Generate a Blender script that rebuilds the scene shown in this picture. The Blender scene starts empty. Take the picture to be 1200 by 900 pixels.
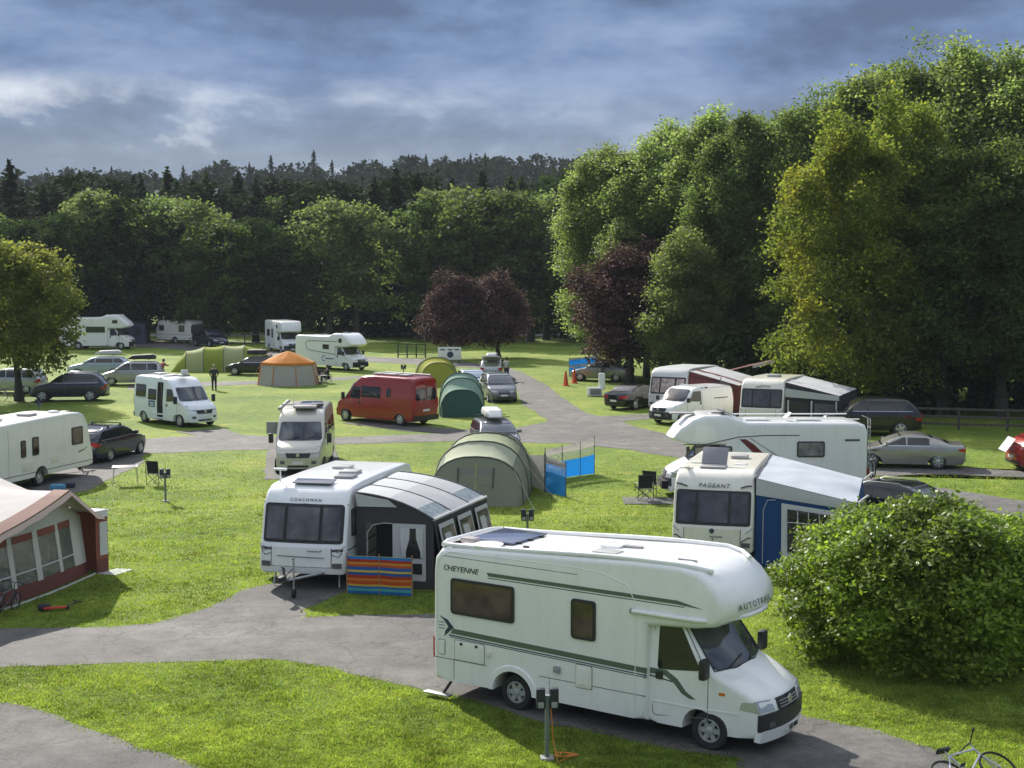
import bpy, bmesh, math, random
import numpy as np
from mathutils import Vector, Matrix, noise
from mathutils.geometry import delaunay_2d_cdt
S = bpy.context.scene
COL = S.collection
R = math.radians
random.seed(7)
NP = np.random.default_rng(11)

# ------------------------------------------------------------------ camera
CAM_H, FPX = 8.4, 1667.0
PITCH = math.atan(137 / FPX)
cd = bpy.data.cameras.new('camera')
cd.lens = 36 * FPX / 1200
cd.clip_start, cd.clip_end = 0.5, 6000
cam = bpy.data.objects.new('camera', cd)
COL.objects.link(cam)
cam.location = (0, 0, CAM_H)
cam.rotation_euler = (math.pi / 2 - PITCH, 0, 0)
S.camera = cam
S.render.resolution_x, S.render.resolution_y = 1024, 768

# ------------------------------------------------------------------ light
SUN_EL, SUN_AZ = 33.0, -29.0        # azimuth measured from +Y towards +X
EXPOSURE = 0.84
HAZE = 0.00013
sd = bpy.data.lights.new('sun', 'SUN')
sd.energy = 4.2
sd.angle = R(0.6)
sd.color = (1.0, 0.945, 0.86)
sun = bpy.data.objects.new('sun', sd)
COL.objects.link(sun)
sdir = Vector((math.sin(R(SUN_AZ)) * math.cos(R(SUN_EL)), math.cos(R(SUN_AZ)) * math.cos(R(SUN_EL)), math.sin(R(SUN_EL))))
sun.rotation_euler = sdir.to_track_quat('Z', 'Y').to_euler()
sun.location = (0, 0, 60)

W = bpy.data.worlds.new('World')
S.world = W
W.use_nodes = True
nt = W.node_tree
nt.nodes.clear()
def N(t, kind, **kw):
    n = t.nodes.new(kind)
    for k, v in kw.items():
        if k in n.inputs.keys():
            n.inputs[k].default_value = v
        else:
            setattr(n, k, v)
    return n
def ramp(t, stops, fac=None, interp='LINEAR'):
    n = t.nodes.new('ShaderNodeValToRGB')
    n.color_ramp.interpolation = interp
    e = n.color_ramp.elements
    while len(e) < len(stops):
        e.new(0.5)
    for q, (p, c) in zip(e, stops):
        q.position = p
        q.color = (c[0], c[1], c[2], 1) if isinstance(c, (tuple, list)) else (c, c, c, 1)
    if fac is not None:
        t.links.new(fac, n.inputs[0])
    return n
def mixc(t, fac, a, b, mode='MIX'):
    n = t.nodes.new('ShaderNodeMix')
    n.data_type = 'RGBA'
    n.blend_type = mode
    for sock, v in ((0, fac), (6, a), (7, b)):
        if isinstance(v, bpy.types.NodeSocket):
            t.links.new(v, n.inputs[sock])
        else:
            n.inputs[sock].default_value = v if sock == 0 else (v[0], v[1], v[2], 1)
    return n.outputs[2]
def mth(t, op, a, b=None, c=None, clamp=False):
    n = t.nodes.new('ShaderNodeMath')
    n.operation = op
    n.use_clamp = clamp
    for i, v in enumerate((a, b, c)):
        if v is None:
            continue
        if isinstance(v, bpy.types.NodeSocket):
            t.links.new(v, n.inputs[i])
        else:
            n.inputs[i].default_value = v
    return n.outputs[0]
sky = N(nt, 'ShaderNodeTexSky', sky_type='NISHITA', sun_disc=False)
sky.sun_elevation = R(SUN_EL)
sky.sun_rotation = R(SUN_AZ)
sky.air_density = 1.0
sky.dust_density = 1.5
tc = N(nt, 'ShaderNodeTexCoord')
sep = N(nt, 'ShaderNodeSeparateXYZ')
nt.links.new(tc.outputs['Generated'], sep.inputs[0])
zz = mth(nt, 'MAXIMUM', sep.outputs[2], 0.0)
def cloudcoord(sx, sz, off):
    m = N(nt, 'ShaderNodeMapping')
    m.inputs['Scale'].default_value = (sx, sx, sz)
    m.inputs['Location'].default_value = off
    nt.links.new(tc.outputs['Generated'], m.inputs[0])
    return m.outputs[0]
n1 = N(nt, 'ShaderNodeTexNoise', Scale=1.0, Detail=8.0, Roughness=0.56)
nt.links.new(cloudcoord(2.6, 10.5, (3.1, 1.7, 0.4)), n1.inputs['Vector'])
n2 = N(nt, 'ShaderNodeTexNoise', Scale=1.0, Detail=8.0, Roughness=0.58, Distortion=0.15)
nt.links.new(cloudcoord(8.0, 17.0, (1.3, 0.2, 5.2)), n2.inputs['Vector'])
cl = mth(nt, 'ADD', mth(nt, 'MULTIPLY', n1.outputs[0], 0.6), mth(nt, 'MULTIPLY', n2.outputs[0], 0.4))
# cloud colours are radiances before the 0.1 background strength
base = ramp(nt, [(0.0, (.58, .84, 1.40)), (0.44, (.70, 1.02, 1.72)), (0.5, (1.02, 1.50, 2.55)), (0.58, (1.65, 2.25, 3.45)), (1.0, (2.6, 3.2, 4.2))], cl)
# cloud deck thins towards the horizon, letting pale bright cloud through
hz = ramp(nt, [(0.0, 1.0), (0.07, 0.95), (0.105, 0.45), (0.135, 0.0)], zz, 'EASE')
pale = ramp(nt, [(0.0, (1.35, 1.65, 2.15)), (0.44, (1.55, 1.90, 2.45)), (0.55, (2.0, 2.4, 3.0)), (0.70, (2.9, 3.2, 3.8)), (1.0, (4.2, 4.5, 4.9))], n2.outputs[0])
c1 = mixc(nt, hz.outputs[0], base.outputs[0], pale.outputs[0])
# brighter breaks low over the hill
lw = mth(nt, 'ADD', mth(nt, 'MULTIPLY', sep.outputs[0], 2.2), 0.72)
brk = mth(nt, 'MULTIPLY', mth(nt, 'SUBTRACT', 1.0, lw, clamp=True), hz.outputs[0])
c2 = mixc(nt, mth(nt, 'MULTIPLY', brk, mth(nt, 'MULTIPLY', mth(nt, 'SUBTRACT', n2.outputs[0], 0.525, clamp=True), 12.0), clamp=True), c1, (4.9, 5.2, 5.5))
high = ramp(nt, [(0.0, 0.0), (0.22, 0.0), (0.55, 1.0)], zz)
broken = ramp(nt, [(0.40, 0.0), (0.62, 0.85)], n1.outputs[0])
over = mixc(nt, broken.outputs[0], sky.outputs[0], (8.2, 8.5, 9.0))  # unseen overhead cloud, brightened to add fill light
c3 = mixc(nt, high.outputs[0], c2, over)
bg = N(nt, 'ShaderNodeBackground', Strength=0.1)
nt.links.new(c3, bg.inputs[0])
wo = N(nt, 'ShaderNodeOutputWorld')
nt.links.new(bg.outputs[0], wo.inputs[0])

S.view_settings.view_transform = 'Standard'
S.view_settings.look = 'None'
S.view_settings.exposure = EXPOSURE
S.view_settings.gamma = 1
S.view_settings.use_curve_mapping = False
S.render.engine = 'CYCLES'
S.cycles.use_denoising = True
S.cycles.max_bounces = 8
S.cycles.transparent_max_bounces = 8
S.cycles.caustics_reflective = False
S.cycles.caustics_refractive = False

# ------------------------------------------------------------------ materials
MATS = {}
def mat(name, col, rough=0.6, metal=0.0, coat=0.0, spec=0.5, var=0.0, vscale=3.0, bump=0.0, bscale=60.0, dirt=0.0, emit=None, sheen=0.0):
    if name in MATS:
        return MATS[name]
    m = bpy.data.materials.new(name)
    m.use_nodes = True
    t = m.node_tree
    b = t.nodes['Principled BSDF']
    b.inputs['Base Color'].default_value = (*col, 1)
    b.inputs['Roughness'].default_value = rough
    b.inputs['Metallic'].default_value = metal
    b.inputs['Coat Weight'].default_value = coat
    b.inputs['Coat Roughness'].default_value = 0.05
    b.inputs['Specular IOR Level'].default_value = spec
    if sheen:
        b.inputs['Sheen Weight'].default_value = sheen
    co = N(t, 'ShaderNodeTexCoord')
    src = None
    if var:
        nz = N(t, 'ShaderNodeTexNoise', Scale=vscale, Detail=5.0)
        t.links.new(co.outputs['Object'], nz.inputs['Vector'])
        r = ramp(t, [(0.3, tuple(c * (1 - var) for c in col)), (0.7, tuple(min(1, c * (1 + var)) for c in col))], nz.outputs[0])
        src = r.outputs[0]
    if dirt:
        nz = N(t, 'ShaderNodeTexNoise', Scale=1.6, Detail=8.0, Roughness=0.7)
        mp = N(t, 'ShaderNodeMapping')
        mp.inputs['Scale'].default_value = (3, 3, 0.6)
        t.links.new(co.outputs['Object'], mp.inputs[0])
        t.links.new(mp.outputs[0], nz.inputs['Vector'])
        f = ramp(t, [(0.45, 0.0), (0.75, dirt)], nz.outputs[0])
        src = mixc(t, f.outputs[0], src if src else col, (0.23, 0.22, 0.17))
    if src:
        t.links.new(src, b.inputs['Base Color'])
    if bump:
        nz = N(t, 'ShaderNodeTexNoise', Scale=bscale, Detail=4.0)
        t.links.new(co.outputs['Object'], nz.inputs['Vector'])
        bp = N(t, 'ShaderNodeBump', Strength=bump, Distance=0.02)
        t.links.new(nz.outputs[0], bp.inputs['Height'])
        t.links.new(bp.outputs[0], b.inputs['Normal'])
    if emit:
        b.inputs['Emission Color'].default_value = (*emit[0], 1)
        b.inputs['Emission Strength'].default_value = emit[1]
    MATS[name] = m
    return m
def paint(name, col, rough=0.3, metal=0.0, dirt=0.12):
    return mat(name, col, rough=rough, metal=metal, coat=0.6, dirt=dirt, bump=0.04, bscale=1.3)
white_gel = paint('white_gelcoat', (0.79, 0.79, 0.77), 0.32)
white_clean = paint('white_paint', (0.78, 0.79, 0.79), 0.3)
cream_gel = paint('cream_gelcoat', (0.72, 0.70, 0.61), 0.4, dirt=0.2)
cream_pale = paint('pale_cream_gelcoat', (0.76, 0.75, 0.69), 0.38, dirt=0.12)
glass = mat('dark_glass', (0.016, 0.018, 0.02), 0.04, spec=0.6)
screen_g = mat('windscreen_glass', (.055, .062, .072), 0.05, spec=0.8, var=0.9, vscale=1.1)  # paler patchy tint puts dash reflections into the glass colour
glass_b = mat('brown_tinted_window', (0.060, 0.043, 0.030), 0.06, spec=0.6, var=0.9, vscale=2.2)  # lighter patches are reflections put into the brown pane colour
glass_l = mat('pale_curtained_glass', (0.20, 0.20, 0.19), 0.08, spec=0.6, var=0.5, vscale=2.5)
rubber = mat('rubber', (0.018, 0.018, 0.019), 0.75, var=0.3)
plastic = mat('black_plastic', (0.022, 0.022, 0.024), 0.5, bump=0.1)
grey_pl = mat('grey_plastic', (0.28, 0.28, 0.28), 0.5)
dgrey_pl = mat('dark_grey_plastic', (0.09, 0.09, 0.095), 0.55)
alloy = mat('alloy', (0.55, 0.56, 0.58), 0.3, metal=0.8)
steel = mat('galvanised_steel', (0.45, 0.46, 0.47), 0.45, metal=0.7, var=0.2)
hub_d = mat('wheel_hollow', (0.03, 0.03, 0.03), 0.7)
lamp_c = mat('headlamp_lens', (0.42, 0.45, 0.46), 0.06, spec=0.8, metal=0.3)
lamp_r = mat('red_lens', (0.42, 0.015, 0.01), 0.15)
lamp_o = mat('amber_lens', (0.6, 0.16, 0.01), 0.2)
under = mat('underbody', (0.012, 0.012, 0.012), 0.9)
plate_w = mat('white_number_plate', (0.7, 0.7, 0.68), 0.4)
plate_y = mat('yellow_number_plate', (0.65, 0.48, 0.05), 0.4)
ink = mat('black_lettering', (0.02, 0.02, 0.025), 0.5)
seam_m = mat('dark_seam_gap', (0.10, 0.105, 0.10), 0.6)  # dark grey for door seams and panel joints
trim_g = mat('green_grey_stripe', (0.09, 0.13, 0.09), 0.45)
trim_b = mat('navy_stripe', (0.02, 0.045, 0.075), 0.4)
skin = mat('skin', (0.50, 0.30, 0.21), 0.55)

# ------------------------------------------------------------------ camera geometry: a pixel of the 1200x900 survey grid to a ground point
cp, sp_ = math.cos(PITCH), math.sin(PITCH)
def G(px, py, z=0.0):
    u, v = (px - 600) / FPX, (450 - py) / FPX
    t = (z - CAM_H) / (-sp_ + v * cp)
    return Vector((u * t, (cp + v * sp_) * t, z))

# ------------------------------------------------------------------ object helpers
def mesh_obj(name, me, parent=None, loc=None):
    o = bpy.data.objects.new(name, me)
    COL.objects.link(o)
    if parent:
        o.parent = parent
    if loc is not None:
        o.location = loc
    return o
def props(o, label=None, cat=None, group=None, kind=None):
    if label: o['label'] = label
    if cat: o['category'] = cat
    if group: o['group'] = group
    if kind: o['kind'] = kind
    return o
def thing(name, label, cat, loc=(0, 0, 0), rz=0, group=None, scale=1):
    o = bpy.data.objects.new(name, None)
    o.empty_display_size = 0.3
    COL.objects.link(o)
    o.location = (loc[0], loc[1], loc[2] if len(loc) > 2 else 0)
    o.rotation_euler = (0, 0, R(rz))
    o.scale = (scale,) * 3
    return props(o, label, cat, group)
def copy_tree(o, parent=None):
    c = o.copy()
    COL.objects.link(c)
    if parent:
        c.parent = parent
    for ch in list(o.children):
        copy_tree(ch, c)
    return c
def finish(bm, name, m, parent=None, smooth=True, ang=38):
    bmesh.ops.recalc_face_normals(bm, faces=bm.faces)
    if smooth:
        for f in bm.faces: f.smooth = True
        ca = R(ang)
        for e in bm.edges:
            if len(e.link_faces) == 2:
                if e.calc_face_angle(0) > ca: e.smooth = False
    me = bpy.data.meshes.new(name)
    bm.to_mesh(me)
    bm.free()
    for q in (m if isinstance(m, (list, tuple)) else [m]):
        me.materials.append(q)
    return mesh_obj(name, me, parent)
def rpoly(pts, r=0.1, n=4):
    """round the corners of a closed 2D polygon; r number or list"""
    out = []
    k = len(pts)
    for i in range(k):
        p0, p1, p2 = Vector(pts[i - 1][:2]), Vector(pts[i][:2]), Vector(pts[(i + 1) % k][:2])
        rr = r[i] if isinstance(r, (list, tuple)) else r
        a, b = (p0 - p1), (p2 - p1)
        la, lb = a.length, b.length
        if rr <= 0 or la < 1e-6 or lb < 1e-6:
            out.append(tuple(p1)); continue
        a /= la; b /= lb
        an = a.angle(b)
        d = min(rr / max(math.tan(an / 2), 1e-3), la * 0.48, lb * 0.48)
        s, e = p1 + a * d, p1 + b * d
        for j in range(n + 1):
            t = j / n
            q = s * (1 - t) ** 2 + p1 * 2 * t * (1 - t) + e * t * t
            out.append(tuple(q))
    return out
def rect(x0, y0, x1, y1, r=0.05, n=3):
    return rpoly([(x0, y0), (x1, y0), (x1, y1), (x0, y1)], r, n)
def bisect_all(bm, axis, step, lo, hi):
    v = [0, 0, 0]; v[axis] = 1
    c = lo + step
    while c < hi - 1e-4:
        co = [0, 0, 0]; co[axis] = c
        bmesh.ops.bisect_plane(bm, geom=bm.verts[:] + bm.edges[:] + bm.faces[:], plane_co=co, plane_no=v, dist=1e-5)
        c += step
def arch(xc, r, zb, n=9):
    return [(xc - r * math.cos(math.pi * i / n) , zb + r * 0.92 * math.sin(math.pi * i / n) + (0 if 0 < i < n else 0), 0) for i in range(n + 1)]
def in_poly(P, poly):
    x, y = P[:, 0], P[:, 1]
    c = np.zeros(len(P), bool)
    mask = (x > poly[:, 0].min()) & (x < poly[:, 0].max()) & (y > poly[:, 1].min()) & (y < poly[:, 1].max())
    if not mask.any(): return c
    xs, ys = x[mask], y[mask]
    cc = np.zeros(len(xs), bool)
    k = len(poly)
    for i in range(k):
        x1, y1 = poly[i]; x2, y2 = poly[(i + 1) % k]
        if y1 == y2: continue
        t = ((y1 > ys) != (y2 > ys)) & (xs < (x2 - x1) * (ys - y1) / (y2 - y1) + x1)
        cc ^= t
    c[mask] = cc
    return c
def body(name, outline, w, m, parent, bev=0.07, deform=None, step=0.3, nb=4, y0=None):
    """solid from a side outline (x,z[,bevel weight]), half width w, rounded side edges, then deformed"""
    raw = [(p[0], p[1], p[2] if len(p) > 2 else 1.0) for p in outline]
    pts = []
    for i in range(len(raw)):
        a, b = raw[i], raw[(i + 1) % len(raw)]
        n = max(1, int(math.ceil(math.hypot(a[0] - b[0], a[1] - b[1]) / step)))
        if math.hypot(a[0] - b[0], a[1] - b[1]) < 1e-5: continue
        for j in range(n):
            t = j / n
            pts.append((a[0] + (b[0] - a[0]) * t, a[1] + (b[1] - a[1]) * t, a[2] if j == 0 else min(a[2], b[2]) if min(a[2], b[2]) == 0 else a[2]))
    A = sum(pts[i - 1][0] * pts[i][1] - pts[i][0] * pts[i - 1][1] for i in range(len(pts)))
    if A < 0: pts.reverse()
    k = len(pts)
    nrm = []
    for i in range(k):
        a, b, c = Vector(pts[i - 1][:2]), Vector(pts[i][:2]), Vector(pts[(i + 1) % k][:2])
        e1, e2 = (b - a).normalized(), (c - b).normalized()
        n = Vector((-e1.y, e1.x)) + Vector((-e2.y, e2.x))
        if n.length < 1e-5: n = Vector((-e1.y, e1.x))
        n.normalize()
        nrm.append(n / max(0.6, n.dot(Vector((-e1.y, e1.x)))))
    # rings across the width: bevel, a few flat rings, bevel
    prof = []
    for j in range(nb + 1):
        a = (math.pi / 2) * j / nb
        prof.append((-(w - bev + bev * math.cos(a)), bev * (1 - math.sin(a))))
    mid = [(-(w - bev) + 2 * (w - bev) * q / 5, 0.0) for q in range(1, 5)]
    seq = prof + mid + [(-y, i) for y, i in prof[::-1]]
    bm = bmesh.new()
    rings = [[bm.verts.new((p[0] + n.x * ins * p[2], yy, p[1] + n.y * ins * p[2])) for p, n in zip(pts, nrm)] for yy, ins in seq]
    for a, b in zip(rings[:-1], rings[1:]):
        for i in range(k):
            j = (i + 1) % k
            bm.faces.new((a[i], a[j], b[j], b[i]))
    # flank: constrained triangulation with an even grid of inner points
    edge = [Vector((v.co.x, v.co.z)) for v in rings[0]]
    xs = [p.x for p in edge]; zs = [p.y for p in edge]
    gs = step * .8
    gx = np.arange(min(xs) + gs * .5, max(xs), gs); gz = np.arange(min(zs) + gs * .5, max(zs), gs * .8)
    gp_ = np.array([(x_, z_) for x_ in gx for z_ in gz])
    E_ = np.array([(p.x, p.y) for p in edge])
    ok = in_poly(gp_, E_)
    gp_ = [Vector(q) for q in gp_[ok] if np.min(np.hypot(E_[:, 0] - q[0], E_[:, 1] - q[1])) > gs * .35]
    vv, _, ff, ov, _, _ = delaunay_2d_cdt(edge + gp_, [(i, (i + 1) % k) for i in range(k)], [], 1, 1e-5)
    for ring, yy in ((rings[0], seq[0][0]), (rings[-1], seq[-1][0])):
        vm = []
        for i, q in enumerate(vv):
            src = [o for o in ov[i] if o < k]
            vm.append(ring[src[0]] if src else bm.verts.new((q.x, yy, q.y)))
        for f_ in ff:
            q = [vm[i] for i in f_]
            if len(set(q)) == len(q):
                try: bm.faces.new(q)
                except ValueError: pass
    if deform:
        for v in bm.verts: v.co = deform(*v.co)
    return finish(bm, name, m, parent)
def slab(name, poly, O, U, V, Nn, th, m, parent, sink=0.012, deform=None, step=0.3, bev=0.0):
    """a thin plate: 2D outline -> O + a*U + b*V, proud by th along Nn"""
    O, U, V, Nn = Vector(O), Vector(U).normalized(), Vector(V), Vector(Nn).normalized()
    bm = bmesh.new()
    ft = [bm.verts.new(O + U * p[0] + V * p[1] + Nn * th) for p in poly]
    bk = [bm.verts.new(O + U * p[0] + V * p[1] - Nn * sink) for p in poly]
    k = len(poly)
    f1 = bm.faces.new(ft); f2 = bm.faces.new(bk[::-1])
    for i in range(k):
        j = (i + 1) % k
        bm.faces.new((ft[j], ft[i], bk[i], bk[j]))
    if bev:
        bmesh.ops.bevel(bm, geom=[e for e in f1.edges], offset=bev, segments=2, profile=0.6, affect='EDGES', clamp_overlap=True)
    bmesh.ops.triangulate(bm, faces=[f for f in bm.faces if len(f.verts) > 4])
    if deform:
        for ax in range(3):
            cs = [v.co[ax] for v in bm.verts]
            if max(cs) - min(cs) > step: bisect_all(bm, ax, step, min(cs), max(cs))
        for v in bm.verts: v.co = deform(*v.co)
    return finish(bm, name, m, parent, ang=30)
def side(name, poly, s, w, th, m, parent, deform=None, sink=0.012, step=0.3, bev=0.0):
    return slab(name, poly, (0, s * w, 0), (1, 0, 0), (0, 0, 1), (0, s, 0), th, m, parent, sink, deform, step, bev)
def fpan(name, poly, A, B, th, m, parent, deform=None, sink=0.012, step=0.3, fwd=1, bev=0.0):
    """plate on the front/rear profile line A->B (x,z); poly in (y, t 0..1)"""
    a, b = Vector((A[0], 0, A[1])), Vector((B[0], 0, B[1]))
    d = b - a
    n = Vector((d.z, 0, -d.x)).normalized()
    if n.x * fwd < 0: n = -n
    return slab(name, poly, a, (0, 1, 0), d, n, th, m, parent, sink, deform, step, bev)
def boxm(bm, c, s, rz=0, rx=0, ry=0):
    M = Matrix.Translation(Vector(c)) @ Matrix.Rotation(rz, 4, 'Z') @ Matrix.Rotation(ry, 4, 'Y') @ Matrix.Rotation(rx, 4, 'X') @ Matrix.Diagonal((s[0], s[1], s[2], 1))
    bmesh.ops.create_cube(bm, size=1, matrix=M)
def rbox(name, c, s, m, parent, bev=0.02, rz=0, rx=0, ry=0, seg=2):
    bm = bmesh.new()
    boxm(bm, c, s, rz, rx, ry)
    if bev: bmesh.ops.bevel(bm, geom=bm.edges[:], offset=min(bev, min(s) * 0.45), segments=seg, profile=0.6, affect='EDGES')
    return finish(bm, name, m, parent)
def tube_bm(bm, pts, r, n=8, r2=None, cap=True):
    pts = [Vector(p) for p in pts]
    rs = r if isinstance(r, (list, tuple)) else [r] * len(pts)
    prev = None
    rings = []
    for i, p in enumerate(pts):
        d = (pts[min(i + 1, len(pts) - 1)] - pts[max(i - 1, 0)]).normalized()
        if prev is None:
            u = d.orthogonal().normalized()
        else:
            u = (prev - d * prev.dot(d))
            u = u.normalized() if u.length > 1e-5 else d.orthogonal().normalized()
        prev = u
        v = d.cross(u)
        rings.append([bm.verts.new(p + (u * math.cos(2 * math.pi * j / n) + v * math.sin(2 * math.pi * j / n)) * rs[i]) for j in range(n)])
    for a, b in zip(rings[:-1], rings[1:]):
        for j in range(n):
            bm.faces.new((a[j], a[(j + 1) % n], b[(j + 1) % n], b[j]))
    if cap:
        bm.faces.new(rings[0][::-1]); bm.faces.new(rings[-1])
def tubes(name, lines, r, m, parent=None, n=8):
    bm = bmesh.new()
    for l in lines: tube_bm(bm, l, r, n)
    return finish(bm, name, m, parent, ang=50)
def lathe_bm(bm, prof, seg=24, axis='Y', c=(0, 0, 0)):
    rings = []
    for (r, h) in prof:
        ring = []
        for j in range(seg):
            a = 2 * math.pi * j / seg
            if axis == 'Y': q = (r * math.cos(a), h, r * math.sin(a))
            elif axis == 'Z': q = (r * math.cos(a), r * math.sin(a), h)
            else: q = (h, r * math.cos(a), r * math.sin(a))
            ring.append(bm.verts.new(Vector(q) + Vector(c)))
        rings.append(ring)
    for a, b in zip(rings[:-1], rings[1:]):
        for j in range(seg):
            bm.faces.new((a[j], a[(j + 1) % seg], b[(j + 1) % seg], b[j]))
    bm.faces.new(rings[0][::-1]); bm.faces.new(rings[-1])
def text_mesh(name, txt, size, O, U, V, Nn, m, parent, deform=None, ext=0.004, space=1.0, xs=1.0, shear=0.0):
    cu = bpy.data.curves.new(name, 'FONT')
    cu.body = txt
    cu.size = size
    cu.extrude = ext
    cu.space_character = space
    cu.shear = shear
    cu.align_x = 'CENTER'; cu.align_y = 'CENTER'
    cu.resolution_u = 3
    tmp = bpy.data.objects.new(name + '_src', cu)
    me = bpy.data.meshes.new_from_object(tmp)
    bpy.data.objects.remove(tmp)
    me.name = name
    O, U, V, Nn = Vector(O), Vector(U), Vector(V), Vector(Nn)
    for v in me.vertices:
        q = O + U * (v.co.x * xs) + V * v.co.y + Nn * (v.co.z + ext)
        v.co = deform(*q) if deform else q
    me.materials.clear(); me.materials.append(m)
    return mesh_obj(name, me, parent)
def sheet(name, pts_grid, m, parent, thick=0.0, smooth=True):
    """cloth or panel from a grid of points"""
    bm = bmesh.new()
    vs = [[bm.verts.new(p) for p in row] for row in pts_grid]
    for i in range(len(vs) - 1):
        for j in range(len(vs[0]) - 1):
            bm.faces.new((vs[i][j], vs[i + 1][j], vs[i + 1][j + 1], vs[i][j + 1]))
    if thick:
        bmesh.ops.recalc_face_normals(bm, faces=bm.faces)
        bmesh.ops.solidify(bm, geom=bm.faces[:], thickness=thick)
    return finish(bm, name, m, parent, smooth, 45)
def quad(name, a, b, c, d, m, parent, nu=6, nv=6, sag=0.0, thick=0.012, off=0.0, wr=0.0, seed=0):
    """cloth quad a-b-c-d with sag along the normal and light wrinkles"""
    a, b, c, d = map(Vector, (a, b, c, d))
    nn = (b - a).cross(d - a).normalized()
    g = []
    for i in range(nu + 1):
        row = []
        for j in range(nv + 1):
            u, v = i / nu, j / nv
            p = a.lerp(b, u).lerp(d.lerp(c, u), v)
            s = math.sin(math.pi * u) * math.sin(math.pi * v)
            k = wr * noise.noise(p * 2.2 + Vector((seed, 0, 0))) * min(1, 3 * s)
            row.append(p - nn * (sag * s) + nn * (off + k))
        g.append(row)
    return sheet(name, g, m, parent, thick)
def sm(t):
    t = max(0.0, min(1.0, t))
    return t * t * (3 - 2 * t)

# ------------------------------------------------------------------ wheels
WC = {}
def wheel(parent, x, y, r, w=0.21, style=5, rim_mat=None, rs=0.66):
    s = 1 if y > 0 else -1
    key = (r, w, style, rim_mat.name if rim_mat else '', rs)
    if key not in WC:
        rm = rim_mat or alloy
        bm = bmesh.new()
        ri = r * rs
        lathe_bm(bm, [(ri, -w / 2), (r - 0.03, -w / 2), (r, -w / 2 + 0.03), (r, w / 2 - 0.03), (r - 0.03, w / 2), (ri + .01, w / 2), (ri, w / 2 - 0.09)], 28)
        t = finish(bm, 'wheel', rubber)
        bm = bmesh.new()
        lathe_bm(bm, [(ri - .002, -w / 2 + .02), (ri - .002, w / 2 - 0.01), (ri - 0.02, w / 2 - 0.005), (ri - 0.035, w / 2 - 0.06)], 28)
        n0 = len(bm.faces)
        for f in bm.faces:
            if len(f.verts) > 4: f.material_index = 1
        # spokes / disc
        if style > 0:
            for k in range(style):
                a = 2 * math.pi * k / style
                ww = math.pi * ri / style * 0.62
                L = ri - 0.02
                M = Matrix.Rotation(-a, 4, 'Y')
                vs = [(0.02, w / 2 - 0.03, -ww * .8), (L, w / 2 - 0.03, -ww * .55), (L, w / 2 - 0.03, ww * .55), (0.02, w / 2 - 0.03, ww * .8)]
                top = [bm.verts.new(M @ Vector(q)) for q in vs]
                bot = [bm.verts.new(M @ (Vector(q) - Vector((0, 0.03, 0)))) for q in vs]
                bm.faces.new(top)
                for i in range(4):
                    bm.faces.new((top[i], bot[i], bot[(i + 1) % 4], top[(i + 1) % 4]))
        lathe_bm(bm, [(0.075, w / 2 - 0.06), (0.075, w / 2 - 0.022), (0.05, w / 2 - 0.01), (0.01, w / 2 - 0.008)], 14)
        rmo = finish(bm, 'rim', [rm, hub_d])
        WC[key] = (t.data, rmo.data)
        bpy.data.objects.remove(t); bpy.data.objects.remove(rmo)
    td, rd = WC[key]
    t = mesh_obj('wheel', td, parent, (x, y - s * w / 2, r))
    if s < 0: t.rotation_euler = (0, 0, math.pi)
    mesh_obj('rim', rd, t)
    return t
# ------------------------------------------------------------------ cars
CARS = {
 # L, wb, H, W, wheel r, ground z, cowl offset, cowl z, windscreen-top offset, roof rear offset, rear glass foot offset, foot z, tail z
 'estate': (4.80, 2.72, 1.47, 1.80, .325, .22, 1.18, .98, 2.05, .62, .10, 1.02, .88),
 'suv':    (4.85, 2.90, 1.75, 1.90, .37, .30, 1.25, 1.15, 2.10, .70, .14, 1.18, 1.0),
 'sedan':  (4.65, 2.70, 1.45, 1.78, .32, .22, 1.18, .97, 2.10, 1.35, .62, 1.04, .98),
 'coupe':  (4.80, 2.71, 1.42, 1.85, .335, .20, 1.22, .95, 2.20, 1.65, .62, 1.03, .96),
 'hatch':  (4.20, 2.58, 1.48, 1.76, .31, .22, 1.05, .98, 1.90, .65, .12, 1.02, .88),
 'mpv':    (4.55, 2.75, 1.68, 1.84, .33, .22, 1.00, 1.06, 1.90, .50, .10, 1.08, .90),
}
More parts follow.
